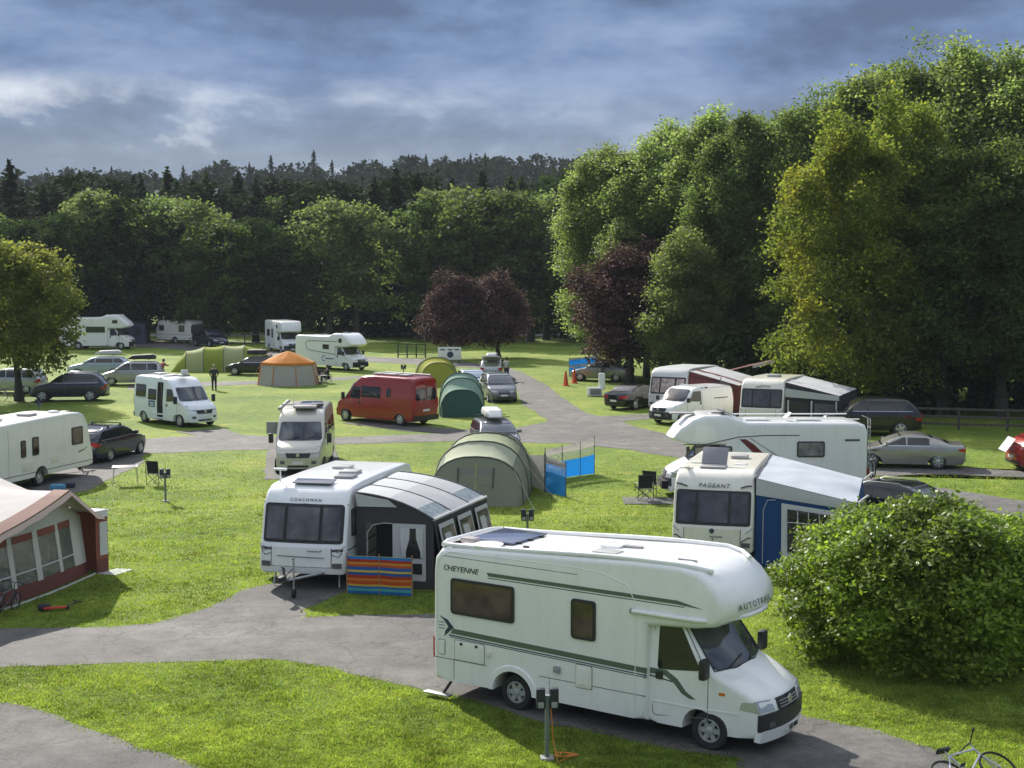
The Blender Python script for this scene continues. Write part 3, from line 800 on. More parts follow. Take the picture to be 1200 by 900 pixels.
# ------------------------------------------------------------------ caravans
def caravan(name, label, x, y, h, pm, L=6.0, H=2.6, Wd=2.28, front='sloped', wins=(), gm=None, name_txt=None, group=None, extras=None, scale=1, hitch=True, front_windows=True, stripe=True, wz=(1.28, 2.02), fx=None):
    t = thing(name, label, 'caravan', (x, y), h, group, scale)
    xf = fx if fx is not None else L / 2
    xr = xf - L
    w = Wd / 2
    gm = gm or glass
    # front profile lower part leans forward, window leans back, brow rolls into the roof
    A, B = (xf - .10, wz[0] - .08), (xf - .34, wz[1] + .08)
    o = [(xf - .02, .42), (xf + .02, .60), (xf, .95), A, B, (xf - .44, H - .32), (xf - .62, H - .12), (xf - .95, H - .01), (xf - 1.6, H + .02), (0, H + .01), (xr + .6, H - .05), (xr + .22, H - .13), (xr + .06, H - .34), (xr - .0, 1.6), (xr - .03, .7), (xr, .42)]
    o += [(-.54, .42, 0), (-.42, .42, 0)] + arch(0, .41, .42)[1:-1] + [(.42, .42, 0), (.54, .42, 0)]
    def f(X, Y, Z):
        yy = Y / w
        u = sm((X - (xf - .8)) / .8)
        return (X - .09 * yy * yy * u + .05 * yy * yy * sm((xr + .5 - X) / .5), Y * (1 - .025 * sm((Z - 1.9) / .7)), Z)
    body('body', o, w, pm, t, bev=.085, deform=f, step=.35)
    rbox('chassis', (0, 0, .40), (L - .8, 1.3, .16), under, t, .02)
    if front_windows:
        fpan('window_surround', rect(-w + .085, -.035, w - .085, 1.035, .09, 4), A, B, .012, plastic, t, f, sink=.02)
        for (ya, yb) in ((-w + .13, -.48), (-.45, .45), (.48, w - .13)):
            fr = fpan('window', rect(ya, .02, yb, .98, .05, 3), A, B, .028, plastic, t, f, bev=.01)
            fpan('pane', rect(ya + .035, .06, yb - .035, .94, .04, 3), A, B, .032, gm, fr, f, sink=-.02)
    # front locker, lamps and grab handles
    fpan('locker_door', rect(-w + .36, .0, w - .36, 1, .06, 3), (xf + .015, .60), (xf - .0, 1.08), .012, pm, t, f, bev=.006)
    fpan('locker_seam', rect(-w + .34, 0, w - .34, 1, .0), (xf + .015, .585), (xf + .015, .60), .004, seam_m, t, f)
    for s in (-1, 1):
        fpan('locker_seam', rect(s * (w - .345) - .008, 0, s * (w - .345) + .008, 1, .0), (xf + .015, .60), (xf - .0, 1.08), .004, seam_m, t, f)
        fpan('marker_light', rect(s * (w - .2) - .12, .1, s * (w - .2) + .12, .9, .05, 3), (xf + .018, .56), (xf + .018, .72), .015, dgrey_pl, t, f)
        tubes('grab_handle', [[f(xf - .0, s * (w - .20), .98), f(xf + .05, s * (w - .18), 1.0), f(xf + .05, s * (w - .04), 1.1), f(xf - .03, s * (w - .02), 1.14)]], .014, grey_pl, t, 6)
        if stripe:
            side('side_stripe', [(xr + .15, .98), (xf - .25, .98), (xf - .25, 1.015), (xr + .15, 1.015)], s, w, .003, stripe if not isinstance(stripe, bool) else trim_b, t, f)
        side('skirt_trim', [(xr + .05, .60), (xf - .05, .60), (xf - .05, .625), (xr + .05, .625)], s, w, .008, seam_m, t, f)
        wheel(t, 0, s * (w - .09), .32, .19, 5, alloy)
        rbox('tail_light', (xr - .02, s * (w - .18), .85), (.05, .22, .35), lamp_r, t, .02)
        for X in (xr + .4, xf - .5):
            tubes('corner_steady', [[(X, s * (w - .3), .42), (X + .12, s * (w - .26), .03)]], .022, steel, t, 6)
    for (s, x0, x1, z0, z1) in wins:
        wf = side('window', rect(x0, z0, x1, z1, .06, 3), s, w, .028, plastic, t, f, bev=.01)
        side('pane', rect(x0 + .04, z0 + .04, x1 - .04, z1 - .04, .05, 3), s, w + .028, .004, gm, wf, f)
    if hitch:
        hx = xf + 1.15
        tubes('hitch_frame', [[(xf - .1, -.62, .46), (hx - .2, -.05, .46)], [(xf - .1, .62, .46), (hx - .2, .05, .46)], [(hx - .4, 0, .47), (hx + .12, 0, .50)]], .035, steel, t)
        rbox('hitch_head', (hx + .1, 0, .56), (.30, .12, .12), plastic, t, .03)
        tubes('hitch_handle', [[(hx, 0, .56), (hx - .05, 0, .78), (hx + .12, 0, .84)]], .018, plastic, t)
        jk = tubes('jockey_wheel_post', [[(hx - .32, .13, .95), (hx - .32, .13, .22)]], .024, steel, t)
        tubes('jockey_handle', [[(hx - .32, .13, .95), (hx - .22, .13, .98), (hx - .22, .2, 1.0)]], .012, plastic, jk, 6)
        bm = bmesh.new(); lathe_bm(bm, [(.03, -.035), (.11, -.03), (.11, .03), (.03, .035)], 18, 'Y', (hx - .32, .13, .112)); finish(bm, 'jockey_wheel', rubber, t)
        tubes('cable', [[(hx - .1, -.05, .6), (hx - .3, -.16, .75), (hx - .5, -.14, .5), (xf - .02, -.2, .55)]], .012, rubber, t, 5)
    if extras: extras(t, f, xf, xr, w, H)
    return t
def roof_vent(parent, c, s=(.5, .5), h=.09, m=None, name='roof_vent'):
    rbox(name, (c[0], c[1], c[2] + h / 2), (s[0], s[1], h), m or mat('vent_acrylic', (.42, .42, .40), .3), parent, .03)
def roof_panel(parent, c, s, m, h=.05, tilt=0, name='solar_panel'):
    rbox(name, (c[0], c[1], c[2] + h / 2 + abs(math.sin(tilt)) * s[0] / 2), (s[0], s[1], .03), m, parent, .006, ry=tilt)
# ------------------------------------------------------------------ ground, roads, grass
def leafmat(name, cols, trans=0.5, rough=0.7, tcol=1.9, yellow=None, spec=.12, ymax=1.0, fine=False):
    m = bpy.data.materials.new(name)
    m.use_nodes = True
    t = m.node_tree
    t.nodes.clear()
    g = N(t, 'ShaderNodeNewGeometry')
    k = len(cols)
    r = ramp(t, [(i / max(1, k - 1), c) for i, c in enumerate(cols)], g.outputs['Random Per Island'])
    col = r.outputs[0]
    oi = N(t, 'ShaderNodeObjectInfo')
    tco = N(t, 'ShaderNodeTexCoord')
    nz = N(t, 'ShaderNodeTexNoise', Scale=0.45, Detail=3.0)
    t.links.new(tco.outputs['Object'], nz.inputs['Vector'])
    v = ramp(t, [(0.32, 0.62), (0.68, 1.35)], nz.outputs[0])
    col = mixc(t, 1.0, col, v.outputs[0], 'MULTIPLY')
    if fine:
        nf = N(t, 'ShaderNodeTexNoise', Scale=2.6, Detail=6.0, Roughness=.7)
        t.links.new(tco.outputs['Object'], nf.inputs['Vector'])
        col = mixc(t, 1.0, col, ramp(t, [(0.34, 0.55), (0.5, 1.0), (0.66, 1.5)], nf.outputs[0]).outputs[0], 'MULTIPLY')
    if yellow:
        yf = ramp(t, [(0.5, 0.0), (0.66, ymax)], nz.outputs[0])
        col = mixc(t, yf.outputs[0], col, yellow)
    hv = N(t, 'ShaderNodeHueSaturation')
    t.links.new(mth(t, 'ADD', 0.488, mth(t, 'MULTIPLY', oi.outputs['Random'], 0.024)), hv.inputs['Hue'])
    t.links.new(mth(t, 'ADD', 0.82, mth(t, 'MULTIPLY', oi.outputs['Random'], 0.36)), hv.inputs['Value'])
    t.links.new(col, hv.inputs['Color'])
    b = N(t, 'ShaderNodeBsdfPrincipled', Roughness=rough)
    b.inputs['Specular IOR Level'].default_value = spec
    t.links.new(hv.outputs[0], b.inputs['Base Color'])
    tr = N(t, 'ShaderNodeBsdfTranslucent')
    tcx = mixc(t, 1.0, hv.outputs[0], (tcol, tcol * 1.05, tcol * 0.6), 'MULTIPLY')
    t.links.new(tcx, tr.inputs[0])
    mx = N(t, 'ShaderNodeMixShader')
    mx.inputs[0].default_value = trans
    t.links.new(b.outputs[0], mx.inputs[1]); t.links.new(tr.outputs[0], mx.inputs[2])
    out = N(t, 'ShaderNodeOutputMaterial')
    t.links.new(mx.outputs[0], out.inputs[0])
    return m
def grass_mat():
    m = bpy.data.materials.new('grass_ground')
    m.use_nodes = True
    t = m.node_tree
    b = t.nodes['Principled BSDF']
    co = N(t, 'ShaderNodeTexCoord')
    def nz(sc, det=5, rough=.55, scale=(1, 1, 1)):
        mp = N(t, 'ShaderNodeMapping'); mp.inputs['Scale'].default_value = scale
        t.links.new(co.outputs['Object'], mp.inputs[0])
        n = N(t, 'ShaderNodeTexNoise', Scale=sc, Detail=float(det), Roughness=rough)
        t.links.new(mp.outputs[0], n.inputs['Vector'])
        return n.outputs[0]
    c1 = ramp(t, [(0.32, (0.074, 0.124, 0.020)), (0.52, (0.124, 0.180, 0.028)), (0.72, (0.202, 0.238, 0.046))], nz(.16, 6))
    c2 = ramp(t, [(0.25, 0.45), (0.5, 1.0), (0.8, 1.45)], nz(2.4, 8, .7))
    c = mixc(t, 1.0, c1.outputs[0], c2.outputs[0], 'MULTIPLY')
    c3 = ramp(t, [(0.25, 0.40), (0.5, 1.0), (0.75, 1.6)], nz(22, 6, .75))
    c = mixc(t, 0.85, c, c3.outputs[0], 'MULTIPLY')
    wv = ramp(t, [(0.56, 0.0), (0.70, 0.55)], nz(.55, 7, .7))
    c = mixc(t, wv.outputs[0], c, (0.33, 0.31, 0.085))
    t.links.new(mixc(t, 1.0, c, (1.25, 1.22, 1.1), 'MULTIPLY'), b.inputs['Base Color'])
    b.inputs['Roughness'].default_value = 0.85
    b.inputs['Specular IOR Level'].default_value = 0.15
    bp = N(t, 'ShaderNodeBump', Strength=0.9, Distance=0.06)
    t.links.new(nz(9, 8, .75), bp.inputs['Height'])
    t.links.new(bp.outputs[0], b.inputs['Normal'])
    return m
def asphalt_mat(name, lo, hi, moss=0.3):
    m = bpy.data.materials.new(name)
    m.use_nodes = True
    t = m.node_tree
    b = t.nodes['Principled BSDF']
    co = N(t, 'ShaderNodeTexCoord')
    def nz(sc, det=5, rough=.55):
        n = N(t, 'ShaderNodeTexNoise', Scale=sc, Detail=float(det), Roughness=rough)
        t.links.new(co.outputs['Object'], n.inputs['Vector'])
        return n.outputs[0]
    c = ramp(t, [(0.3, lo), (0.7, hi)], nz(.35, 7, .6)).outputs[0]
    c = mixc(t, 1.0, c, ramp(t, [(0.3, 0.5), (0.7, 1.55)], nz(30, 6, .85)).outputs[0], 'MULTIPLY')
    c = mixc(t, 0.9, c, ramp(t, [(0.35, 0.42), (0.52, 1.0), (0.70, 1.6)], nz(1.3, 10, .80)).outputs[0], 'MULTIPLY')
    pt = ramp(t, [(0.50, 0.0), (0.53, 1.0)], nz(.22, 4, .5))
    c = mixc(t, mth(t, 'MULTIPLY', pt.outputs[0], 0.30), c, (0.055, 0.052, 0.05))
    gv = ramp(t, [(0.60, 0.0), (0.66, 0.8)], nz(24, 4, .8))
    c = mixc(t, gv.outputs[0], c, (0.26, 0.25, 0.23))
    vo = N(t, 'ShaderNodeTexVoronoi', Scale=0.55, feature='DISTANCE_TO_EDGE')
    dn = N(t, 'ShaderNodeTexNoise', Scale=1.5, Detail=5.0)
    t.links.new(co.outputs['Object'], dn.inputs['Vector'])
    ad = N(t, 'ShaderNodeVectorMath', operation='ADD')
    t.links.new(co.outputs['Object'], ad.inputs[0]); t.links.new(dn.outputs['Color'], ad.inputs[1])
    t.links.new(ad.outputs[0], vo.inputs['Vector'])
    cr = ramp(t, [(0.0, 0.30), (0.016, 1.0)], vo.outputs[0])
    c = mixc(t, 0.7, c, cr.outputs[0], 'MULTIPLY')
    c = mixc(t, ramp(t, [(0.58, 0.0), (0.72, moss)], nz(1.1, 8, .75)).outputs[0], c, (0.10, 0.10, 0.045))
    t.links.new(c, b.inputs['Base Color'])
    b.inputs['Roughness'].default_value = 0.85
    bp = N(t, 'ShaderNodeBump', Strength=0.5, Distance=0.015)
    t.links.new(nz(60, 5, .8), bp.inputs['Height'])
    t.links.new(bp.outputs[0], b.inputs['Normal'])
    return m
GRASS = grass_mat()
ASPH = asphalt_mat('worn_asphalt', (0.070, 0.067, 0.062), (0.135, 0.128, 0.118))
ASPH_D = asphalt_mat('dark_asphalt', (0.050, 0.049, 0.047), (0.125, 0.118, 0.108), .35)

def refine(poly, step, jit, seed):
    out = []
    k = len(poly)
    for i in range(k):
        a, b = poly[i], poly[(i + 1) % k]
        n = max(1, int((b - a).length / step))
        for j in range(n):
            p = a.lerp(b, j / n)
            q = noise.noise_vector(Vector((p.x * 1.1 + seed, p.y * 1.1, seed))) + .6 * noise.noise_vector(Vector((p.x * 4.3, p.y * 4.3 + seed, 2)))
            out.append(Vector((p.x + q.x * jit, p.y + q.y * jit, 0)))
    return out
ROADS = []
def road(name, label, pix, z, m, step=.25, jit=.13):
    poly = refine([G(*p) for p in pix], step, jit, z * 1000)
    ROADS.append(np.array([(p.x, p.y) for p in poly]))
    bm = bmesh.new()
    fc = bm.faces.new([bm.verts.new((p.x, p.y, z)) for p in poly])
    bmesh.ops.triangulate(bm, faces=[fc], ngon_method='EAR_CLIP')
    for q in bm.faces:
        q.normal_update()
        if q.normal.z < 0: q.normal_flip()
    me = bpy.data.meshes.new(name); bm.to_mesh(me); bm.free()
    me.materials.append(m)
    return props(mesh_obj(name, me), label, None, None, 'structure')
# the ground: one sheet out to the horizon
bm = bmesh.new()
bmesh.ops.create_grid(bm, x_segments=40, y_segments=40, size=3000)
gd = finish(bm, 'ground', GRASS, smooth=False)
props(gd, 'bright mown grass of the camping field running out to the woods', kind='structure')

road('road', 'grey worn asphalt lane crossing behind the big white motorhome', [(-60, 738), (100, 735), (180, 731), (235, 716), (290, 690), (322, 684), (330, 660), (400, 640), (440, 640), (412, 690), (376, 705), (356, 715), (360, 723), (505, 719), (600, 720), (760, 760), (860, 800), (945, 840), (1032, 856), (1108, 880), (1150, 915), (860, 915), (868, 890), (760, 873), (650, 851), (560, 822), (440, 798), (378, 780), (330, 774), (150, 777), (-60, 785)], .006, ASPH)
road('asphalt_pad', 'rough grey asphalt pad in the near corner below the lane', [(-60, 812), (0, 821), (50, 833), (100, 851), (160, 873), (255, 905), (300, 930), (-60, 930)], .006, ASPH_D)
road('middle_road', 'narrow asphalt lane between the red van and the caravans', [(66, 548), (100, 528), (165, 515), (262, 508), (320, 512), (391, 513), (470, 510), (529, 507), (600, 502), (645, 494), (612, 474), (604, 455), (596, 437), (560, 431), (431, 424), (330, 421), (265, 415), (190, 408), (90, 406), (90, 401), (190, 400), (270, 407), (330, 413), (431, 418), (500, 421), (590, 428), (615, 438), (640, 451), (655, 463), (664, 469), (676, 478), (690, 485), (703, 488), (747, 486), (800, 484), (860, 482), (860, 487), (800, 489), (760, 491), (730, 494), (747, 501), (796, 512), (805, 528), (870, 535), (1039, 562), (1200, 587), (1320, 603), (1320, 630), (1200, 608), (1066, 580), (960, 562), (797, 537), (773, 533), (720, 525), (667, 520), (613, 519), (532, 517), (391, 521), (320, 527), (262, 528), (170, 532), (165, 545), (100, 575), (-50, 600), (-50, 582), (60, 560)], .010, ASPH)
road('asphalt_pad', 'asphalt pad under the silver coupe in tree shade', [(1018, 549), (1018, 558), (1100, 556), (1190, 559), (1330, 566), (1330, 556), (1196, 552), (1110, 547)], .006, ASPH)
road('asphalt_pad', 'asphalt pad under the cream campervan that faces the viewer', [(316, 520), (392, 517), (398, 540), (392, 556), (380, 562), (310, 562), (312, 540)], .014, ASPH_D)
road('asphalt_pad', 'asphalt pad under the red van', [(400, 496), (430, 495), (560, 505), (590, 500), (600, 504), (540, 509), (470, 505)], .014, ASPH_D)
road('path', 'thin asphalt lane passing behind the small white campervan', [(150, 452), (225, 448), (310, 446), (440, 440), (440, 443), (310, 450), (225, 453), (150, 457)], .006, ASPH)
road('asphalt_pad', 'asphalt pad under the white campervan with its door open', [(205, 506), (262, 502), (285, 510), (262, 516)], .014, ASPH_D)
road('far_road', 'pale road strip glimpsed between the trunks of the far trees', [(-200, 391.5), (1400, 391.5), (1400, 393.8), (-200, 393.8)], .006, mat('pale_road', (.34, .34, .33), .9, var=.15), step=6, jit=.3)

# ------------------------------------------------------------------ leaves, trunks, trees
def leaf_mesh(name, P, Nr, size, m, asp=.62, fold=.12):
    n = len(P)
    rnd = NP.normal(size=(n, 3))
    a = np.cross(Nr, rnd); a /= np.linalg.norm(a, axis=1, keepdims=True) + 1e-9
    b = np.cross(Nr, a)
    s = size[:, None] if isinstance(size, np.ndarray) else size
    V = np.empty((n, 4, 3), np.float32)
    V[:, 0] = P - a * s * .5
    V[:, 1] = P + b * s * asp * .5 - Nr * s * fold
    V[:, 2] = P + a * s * .5
    V[:, 3] = P - b * s * asp * .5 - Nr * s * fold
    me = bpy.data.meshes.new(name)
    me.vertices.add(n * 4); me.loops.add(n * 4); me.polygons.add(n)
    me.vertices.foreach_set('co', V.reshape(-1))
    me.loops.foreach_set('vertex_index', np.arange(n * 4, dtype=np.int32))
    me.polygons.foreach_set('loop_start', np.arange(0, n * 4, 4, dtype=np.int32))
    me.polygons.foreach_set('loop_total', np.full(n, 4, np.int32))
    me.update(); me.validate()
    me.materials.append(m)
    return me
def crown_pts(lobes, n, spray=12, spread=.3, rin=.6, up=.25, droop=0.0, gap=0.0, outw=.35):
    """leaf positions/normals in sprays on and inside a set of ellipsoid lobes (cx,cy,cz,rx,ry,rz)"""
    L = np.array(lobes, float)
    wt = (L[:, 3] * L[:, 4] + L[:, 3] * L[:, 5] + L[:, 4] * L[:, 5]) ** .72; wt /= wt.sum()
    k = max(1, n // spray)
    li = NP.choice(len(L), k, p=wt)
    d = NP.normal(size=(k, 3)); d[:, 2] += up; d /= np.linalg.norm(d, axis=1, keepdims=True)
    rr = rin + (1.08 - rin) * NP.random(k) ** .6
    c = L[li, :3] + d * L[li, 3:6] * rr[:, None]
    if gap:
        keep = np.array([noise.noise(Vector(q) * .55) > -gap for q in c])
        c, d = c[keep], d[keep]; k = len(c)
    P = np.repeat(c, spray, 0) + NP.normal(size=(k * spray, 3)) * spread * np.array([1, 1, .7])
    if droop: P[:, 2] -= droop * NP.random(len(P))
    Nn = np.repeat(d, spray, 0) * outw + NP.normal(size=(k * spray, 3)) * .7
    Nn[:, 2] += .45
    Nn /= np.linalg.norm(Nn, axis=1, keepdims=True)
    return P, Nn
bark = mat('bark', (.085, .07, .055), .9, var=.4, vscale=4, bump=.5, bscale=12)
bark_d = mat('dark_bark', (.05, .042, .035), .9, var=.4, vscale=4, bump=.5, bscale=12)
bark_g = mat('grey_bark', (.16, .15, .13), .85, var=.4, vscale=3, bump=.4, bscale=10)
def trunk_mesh(name, h, r, ends, m, base=(0, 0, 0), fork=.35, wob=.25, n=7):
    bm = bmesh.new()
    b = Vector(base)
    pts = [b + Vector((wob * noise.noise(Vector((i * .9, r * 9, h))), wob * noise.noise(Vector((h, i * .9, r * 7))), h * i / 6)) for i in range(7)]
    tube_bm(bm, pts, [r * 1.45] + [r * (1 - .13 * i) for i in range(1, 7)], n)
    for e in ends:
        e = Vector(e)
        i = min(5, max(1, int(random.uniform(fork, .85) * 6)))
        p0 = pts[i]
        if e.z < p0.z + .3: e = Vector((e.x, e.y, p0.z + .6))
        mid = p0.lerp(e, .5) + Vector((random.uniform(-.3, .3), random.uniform(-.3, .3), .35))
        rr = r * .42
        tube_bm(bm, [p0, p0.lerp(mid, .6), mid, mid.lerp(e, .6) + Vector((0, 0, .1)), e], [rr, rr * .8, rr * .62, rr * .4, rr * .15], 5)
    o = finish(bm, name, m, ang=70)
    me = o.data
    bpy.data.objects.remove(o)
    return me
def blob_lobes(R_, Hb, Ht, k, seed, wide=.55, rx=1.0, topbias=0.0):
    """lobes filling an ovoid of radius R_ between heights Hb and Ht"""
    rs = random.Random(seed)
    out = [(0, 0, (Hb + Ht) / 2, R_ * .6 * rx, R_ * .6, (Ht - Hb) * .36)]
    for i in range(k):
        u = (i + .5) / k
        z = Hb + (Ht - Hb) * (.08 + .84 * u)
        t = (z - Hb) / (Ht - Hb)
        prof = math.sin(math.pi * min(1, max(0, t * .86 + .10))) ** .7
        a = i * 2.399 + rs.uniform(-.5, .5)
        rr = R_ * prof * rs.uniform(.45, .72)
        s = R_ * wide * rs.uniform(.55, 1.0)
        out.append((math.cos(a) * rr * rx, math.sin(a) * rr, z, s * rx ** .5, s, s * rs.uniform(.6, .85)))
    out.append((rs.uniform(-.3, .3), 0, Ht - R_ * .25, R_ * .36, R_ * .36, R_ * .34))
    return out
def tree_data(nm, crown_m, bark_m, R_, Hb, Ht, k, n, leaf, seed, spray=12, spread=.3, tr=.25, up=.3, droop=0, gap=.15, rx=1.0, wide=.5, limbs=9, rin=.55, lobes=None):
    lb = lobes or blob_lobes(R_, Hb, Ht, k, seed, wide, rx)
    P, Nn = crown_pts(lb, n, spray, spread, rin=rin, up=up, droop=droop, gap=gap)
    cm = leaf_mesh(nm + '_crown', P, Nn, leaf * NP.uniform(.6, 1.25, len(P)), crown_m)
    tm = trunk_mesh(nm + '_trunk', Ht * .82, tr, [l[:3] for l in lb[1:1 + limbs]], bark_m)
    return cm, tm
def conifer_data(nm, H, Rr, n, m, seed, base=.12, leaf=.55):
    rs = random.Random(seed)
    P, Nn = [], []
    z = H * base
    while z < H - .3:
        t = (z - H * base) / (H * (1 - base))
        rad = Rr * (1 - t) ** .85 * rs.uniform(.72, 1.12) + .15
        nb = max(5, int(9 * (1 - t) + 4))
        for b in range(nb):
            a = rs.uniform(0, 6.28)
            L = rad * rs.uniform(.65, 1.1)
            st = max(3, int(L / .3))
            for i in range(st):
                f = (i + .6) / st
                for q in range(2):
                    P.append((math.cos(a) * L * f + rs.gauss(0, .10), math.sin(a) * L * f + rs.gauss(0, .10), z - L * .22 * f + .18 * f * f * L + rs.gauss(0, .1)))
                    Nn.append((math.cos(a) * .4 + rs.gauss(0, .4), math.sin(a) * .4 + rs.gauss(0, .4), .9))
        z += rs.uniform(.32, .55) * (1 if t < .8 else .7)
    for i in range(14):
        P.append((rs.gauss(0, .05), rs.gauss(0, .05), H - .9 + i * .09)); Nn.append((rs.gauss(0, 1), rs.gauss(0, 1), .2))
    P, Nn = np.array(P), np.array(Nn)
    Nn /= np.linalg.norm(Nn, axis=1, keepdims=True)
    cm = leaf_mesh(nm + '_crown', P, Nn, leaf * NP.uniform(.6, 1.2, len(P)), m, asp=.5)
    bm = bmesh.new()
    tube_bm(bm, [(0, 0, 0), (0, 0, H * .5), (0, 0, H - .4)], [H * .018, H * .011, .03], 7)
    o = finish(bm, nm, bark_d, ang=70); tm = o.data; bpy.data.objects.remove(o)
    return cm, tm
def plant(name, data, label, x, y, s=1.0, rz=0, cat='tree', group=None, sz=None, z=0):
    t = thing(name, label, cat, (x, y, z), rz, group)
    t.scale = (s, s, sz or s)
    mesh_obj('trunk', data[1], t)
    mesh_obj('crown', data[0], t)
    return t
LF_mid = leafmat('leaves_mid_green', [(.046, .074, .020), (.072, .108, .030), (.115, .152, .048)], trans=.4)
LF_pale = leafmat('leaves_pale_green', [(.080, .116, .040), (.122, .162, .062), (.19, .225, .10)], trans=.42)  # pale green leaf colour
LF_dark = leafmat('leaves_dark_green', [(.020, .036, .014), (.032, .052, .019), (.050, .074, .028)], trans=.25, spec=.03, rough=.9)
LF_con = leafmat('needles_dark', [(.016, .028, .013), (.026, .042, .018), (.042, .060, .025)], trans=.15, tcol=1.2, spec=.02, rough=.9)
LF_cop = leafmat('leaves_copper', [(.046, .024, .028), (.078, .040, .045), (.135, .082, .082)], trans=.22, tcol=1.3)
LF_yel = leafmat('leaves_yellow_green', [(.082, .116, .024), (.125, .160, .033), (.185, .210, .048)], yellow=(.21, .19, .028), trans=.5, ymax=.7)
LF_pop = leafmat('leaves_birch_green', [(.095, .132, .042), (.140, .182, .062), (.22, .262, .11)], trans=.5, spec=.22, rough=.55)
LF_bush = leafmat('leaves_bush', [(.09, .155, .018), (.15, .235, .028), (.24, .34, .05)], rough=.45, spec=.3, trans=.45)
LF_left = leafmat('leaves_golden_green', [(.090, .106, .028), (.135, .150, .038), (.21, .21, .065)])
LF_ald = leafmat('leaves_alder_green', [(.068, .100, .032), (.108, .146, .048), (.18, .225, .09)], trans=.45)
def tufts(lobes, Ht, R_, k, seed):
    rs = random.Random(seed)
    for i in range(k):
        a = rs.uniform(0, 6.28); rr = R_ * rs.uniform(.1, .95) ** .8
        z = Ht - (rr / R_) ** 1.6 * Ht * .30 + rs.uniform(-.8, .9)
        lobes.append((math.cos(a) * rr, math.sin(a) * rr, z, rs.uniform(.35, .7), rs.uniform(.35, .7), rs.uniform(1.0, 2.0)))
    return lobes
# ------------------------------------------------------------------ woods, trees, bush
# far hill
def hill_z(x, y):
    d = y + 0.05 * abs(x)
    t = sm((y - 235) / 330)
    return 33.0 * t * (1 + .10 * math.sin(x * .013 + 1.0)) * (1 - .22 * sm((x + 20) / 260)) - 2.0 * (1 - sm((y - 215) / 40))
g = []
for i in range(44):
    g.append([(-700 + 1400 * j / 50, 205 + 700 * (i / 43) ** 1.3, hill_z(-700 + 1400 * j / 50, 205 + 700 * (i / 43) ** 1.3)) for j in range(51)])
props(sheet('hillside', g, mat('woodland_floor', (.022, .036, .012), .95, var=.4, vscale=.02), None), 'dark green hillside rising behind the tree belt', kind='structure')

DEC = [
 tree_data('oak', LF_mid, bark_d, 5.4, 2.2, 15.5, 15, 14000, .50, 1, spread=.40, tr=.32),
 tree_data('ash', LF_pale, bark, 5.0, 3.0, 16, 14, 14000, .46, 2, spread=.38, tr=.28, up=.5),
 tree_data('sycamore', LF_dark, bark_d, 5.8, 1.5, 16, 16, 15000, .50, 3, spread=.42, tr=.35),
 tree_data('lime', LF_mid, bark_d, 4.4, 2.0, 17, 15, 13000, .46, 4, spread=.38, tr=.30, gap=.2),
]
CON = [conifer_data('spruce', 20, 5.0, 0, LF_con, 5, leaf=.75), conifer_data('larch', 19, 4.2, 0, LF_dark, 6, leaf=.7), conifer_data('fir', 17, 4.4, 0, LF_con, 8, leaf=.75)]
DARKT = tree_data('dark_tree', LF_con, bark_d, 5.8, 1.0, 15.5, 18, 13000, .60, 9, spread=.45, tr=.3)
# tree belt behind the field: (pixel x, pixel y of the tip, depth, kind, label or None)
belt = [
 (-40, 205, 168, 'c0', 'dark spruce past the left picture edge of the tree belt'),
 (16, 192, 176, 'c0', 'tall dark spruce with a pointed tip above the golden green tree'),
 (55, 222, 172, 'c2', 'dark fir second from the left end of the tree belt'),
 (92, 216, 178, 'c1', None), (115, 226, 168, 'd1', 'pale topped tree below the white gabled houses'),
 (150, 238, 160, 'd2', None), (188, 232, 166, 'd1', 'pale green twin-topped tree above the small far caravan'),
 (222, 236, 162, 'd1', 'pale topped tree right of the twin-topped pale one'),
 (258, 262, 158, 'd0', 'lower mid green tree behind the white and dark cars far off'),
 (200, 200, 205, 'c1', None), (160, 210, 210, 'c0', None), (245, 205, 208, 'c1', None), (282, 206, 205, 'c2', None),
 (300, 260, 160, 'd2', None), (338, 285, 158, 'd2', None), (325, 235, 190, 'd3', None),
 (385, 235, 162, 'd1', 'broad pale green round tree above the white overcab motorhome'),
 (418, 240, 163, 'd1', 'pale green tree joined to the right of the broad round one'),
 (440, 212, 175, 'c0', None), (466, 203, 172, 'c0', 'tallest dark conifer in the middle of the tree belt'), (490, 208, 176, 'c2', None),
 (500, 236, 163, 'd3', None), (532, 222, 164, 'd1', 'pale green tree above the yellow dome tent'), (556, 232, 160, 'd0', None),
 (585, 226, 163, 'd1', 'pale green tree above the car with its tailgate up'), (622, 236, 160, 'd0', None), (640, 228, 164, 'd1', None),
 (662, 205, 170, 'd2', 'dark tree standing left of the tall pale birches'), (690, 215, 168, 'd2', None), (640, 212, 185, 'c2', None),
 (598, 208, 185, 'c1', None), (565, 205, 190, 'c0', None),
 (720, 230, 160, 'd2', None), (755, 240, 158, 'd0', None), (790, 240, 156, 'd2', None), (830, 240, 154, 'd2', None), (880, 240, 152, 'd0', None),
 (930, 230, 150, 'd2', None), (985, 230, 148, 'd2', None), (1040, 230, 146, 'd2', None), (1100, 225, 145, 'd2', None), (1160, 225, 144, 'd0', None), (1220, 220, 144, 'd2', None),
 (-90, 235, 160, 'd2', None), (40, 262, 158, 'd2', None), (75, 255, 157, 'd2', None), (0, 255, 160, 'd0', None),
]
for q in range(30):
    belt.append((-70 + q * 26 + random.uniform(-9, 9), random.uniform(206, 228), random.uniform(186, 206), random.choice(['c0', 'c2', 'c1', 'k0', 'k0', 'k0']), None))
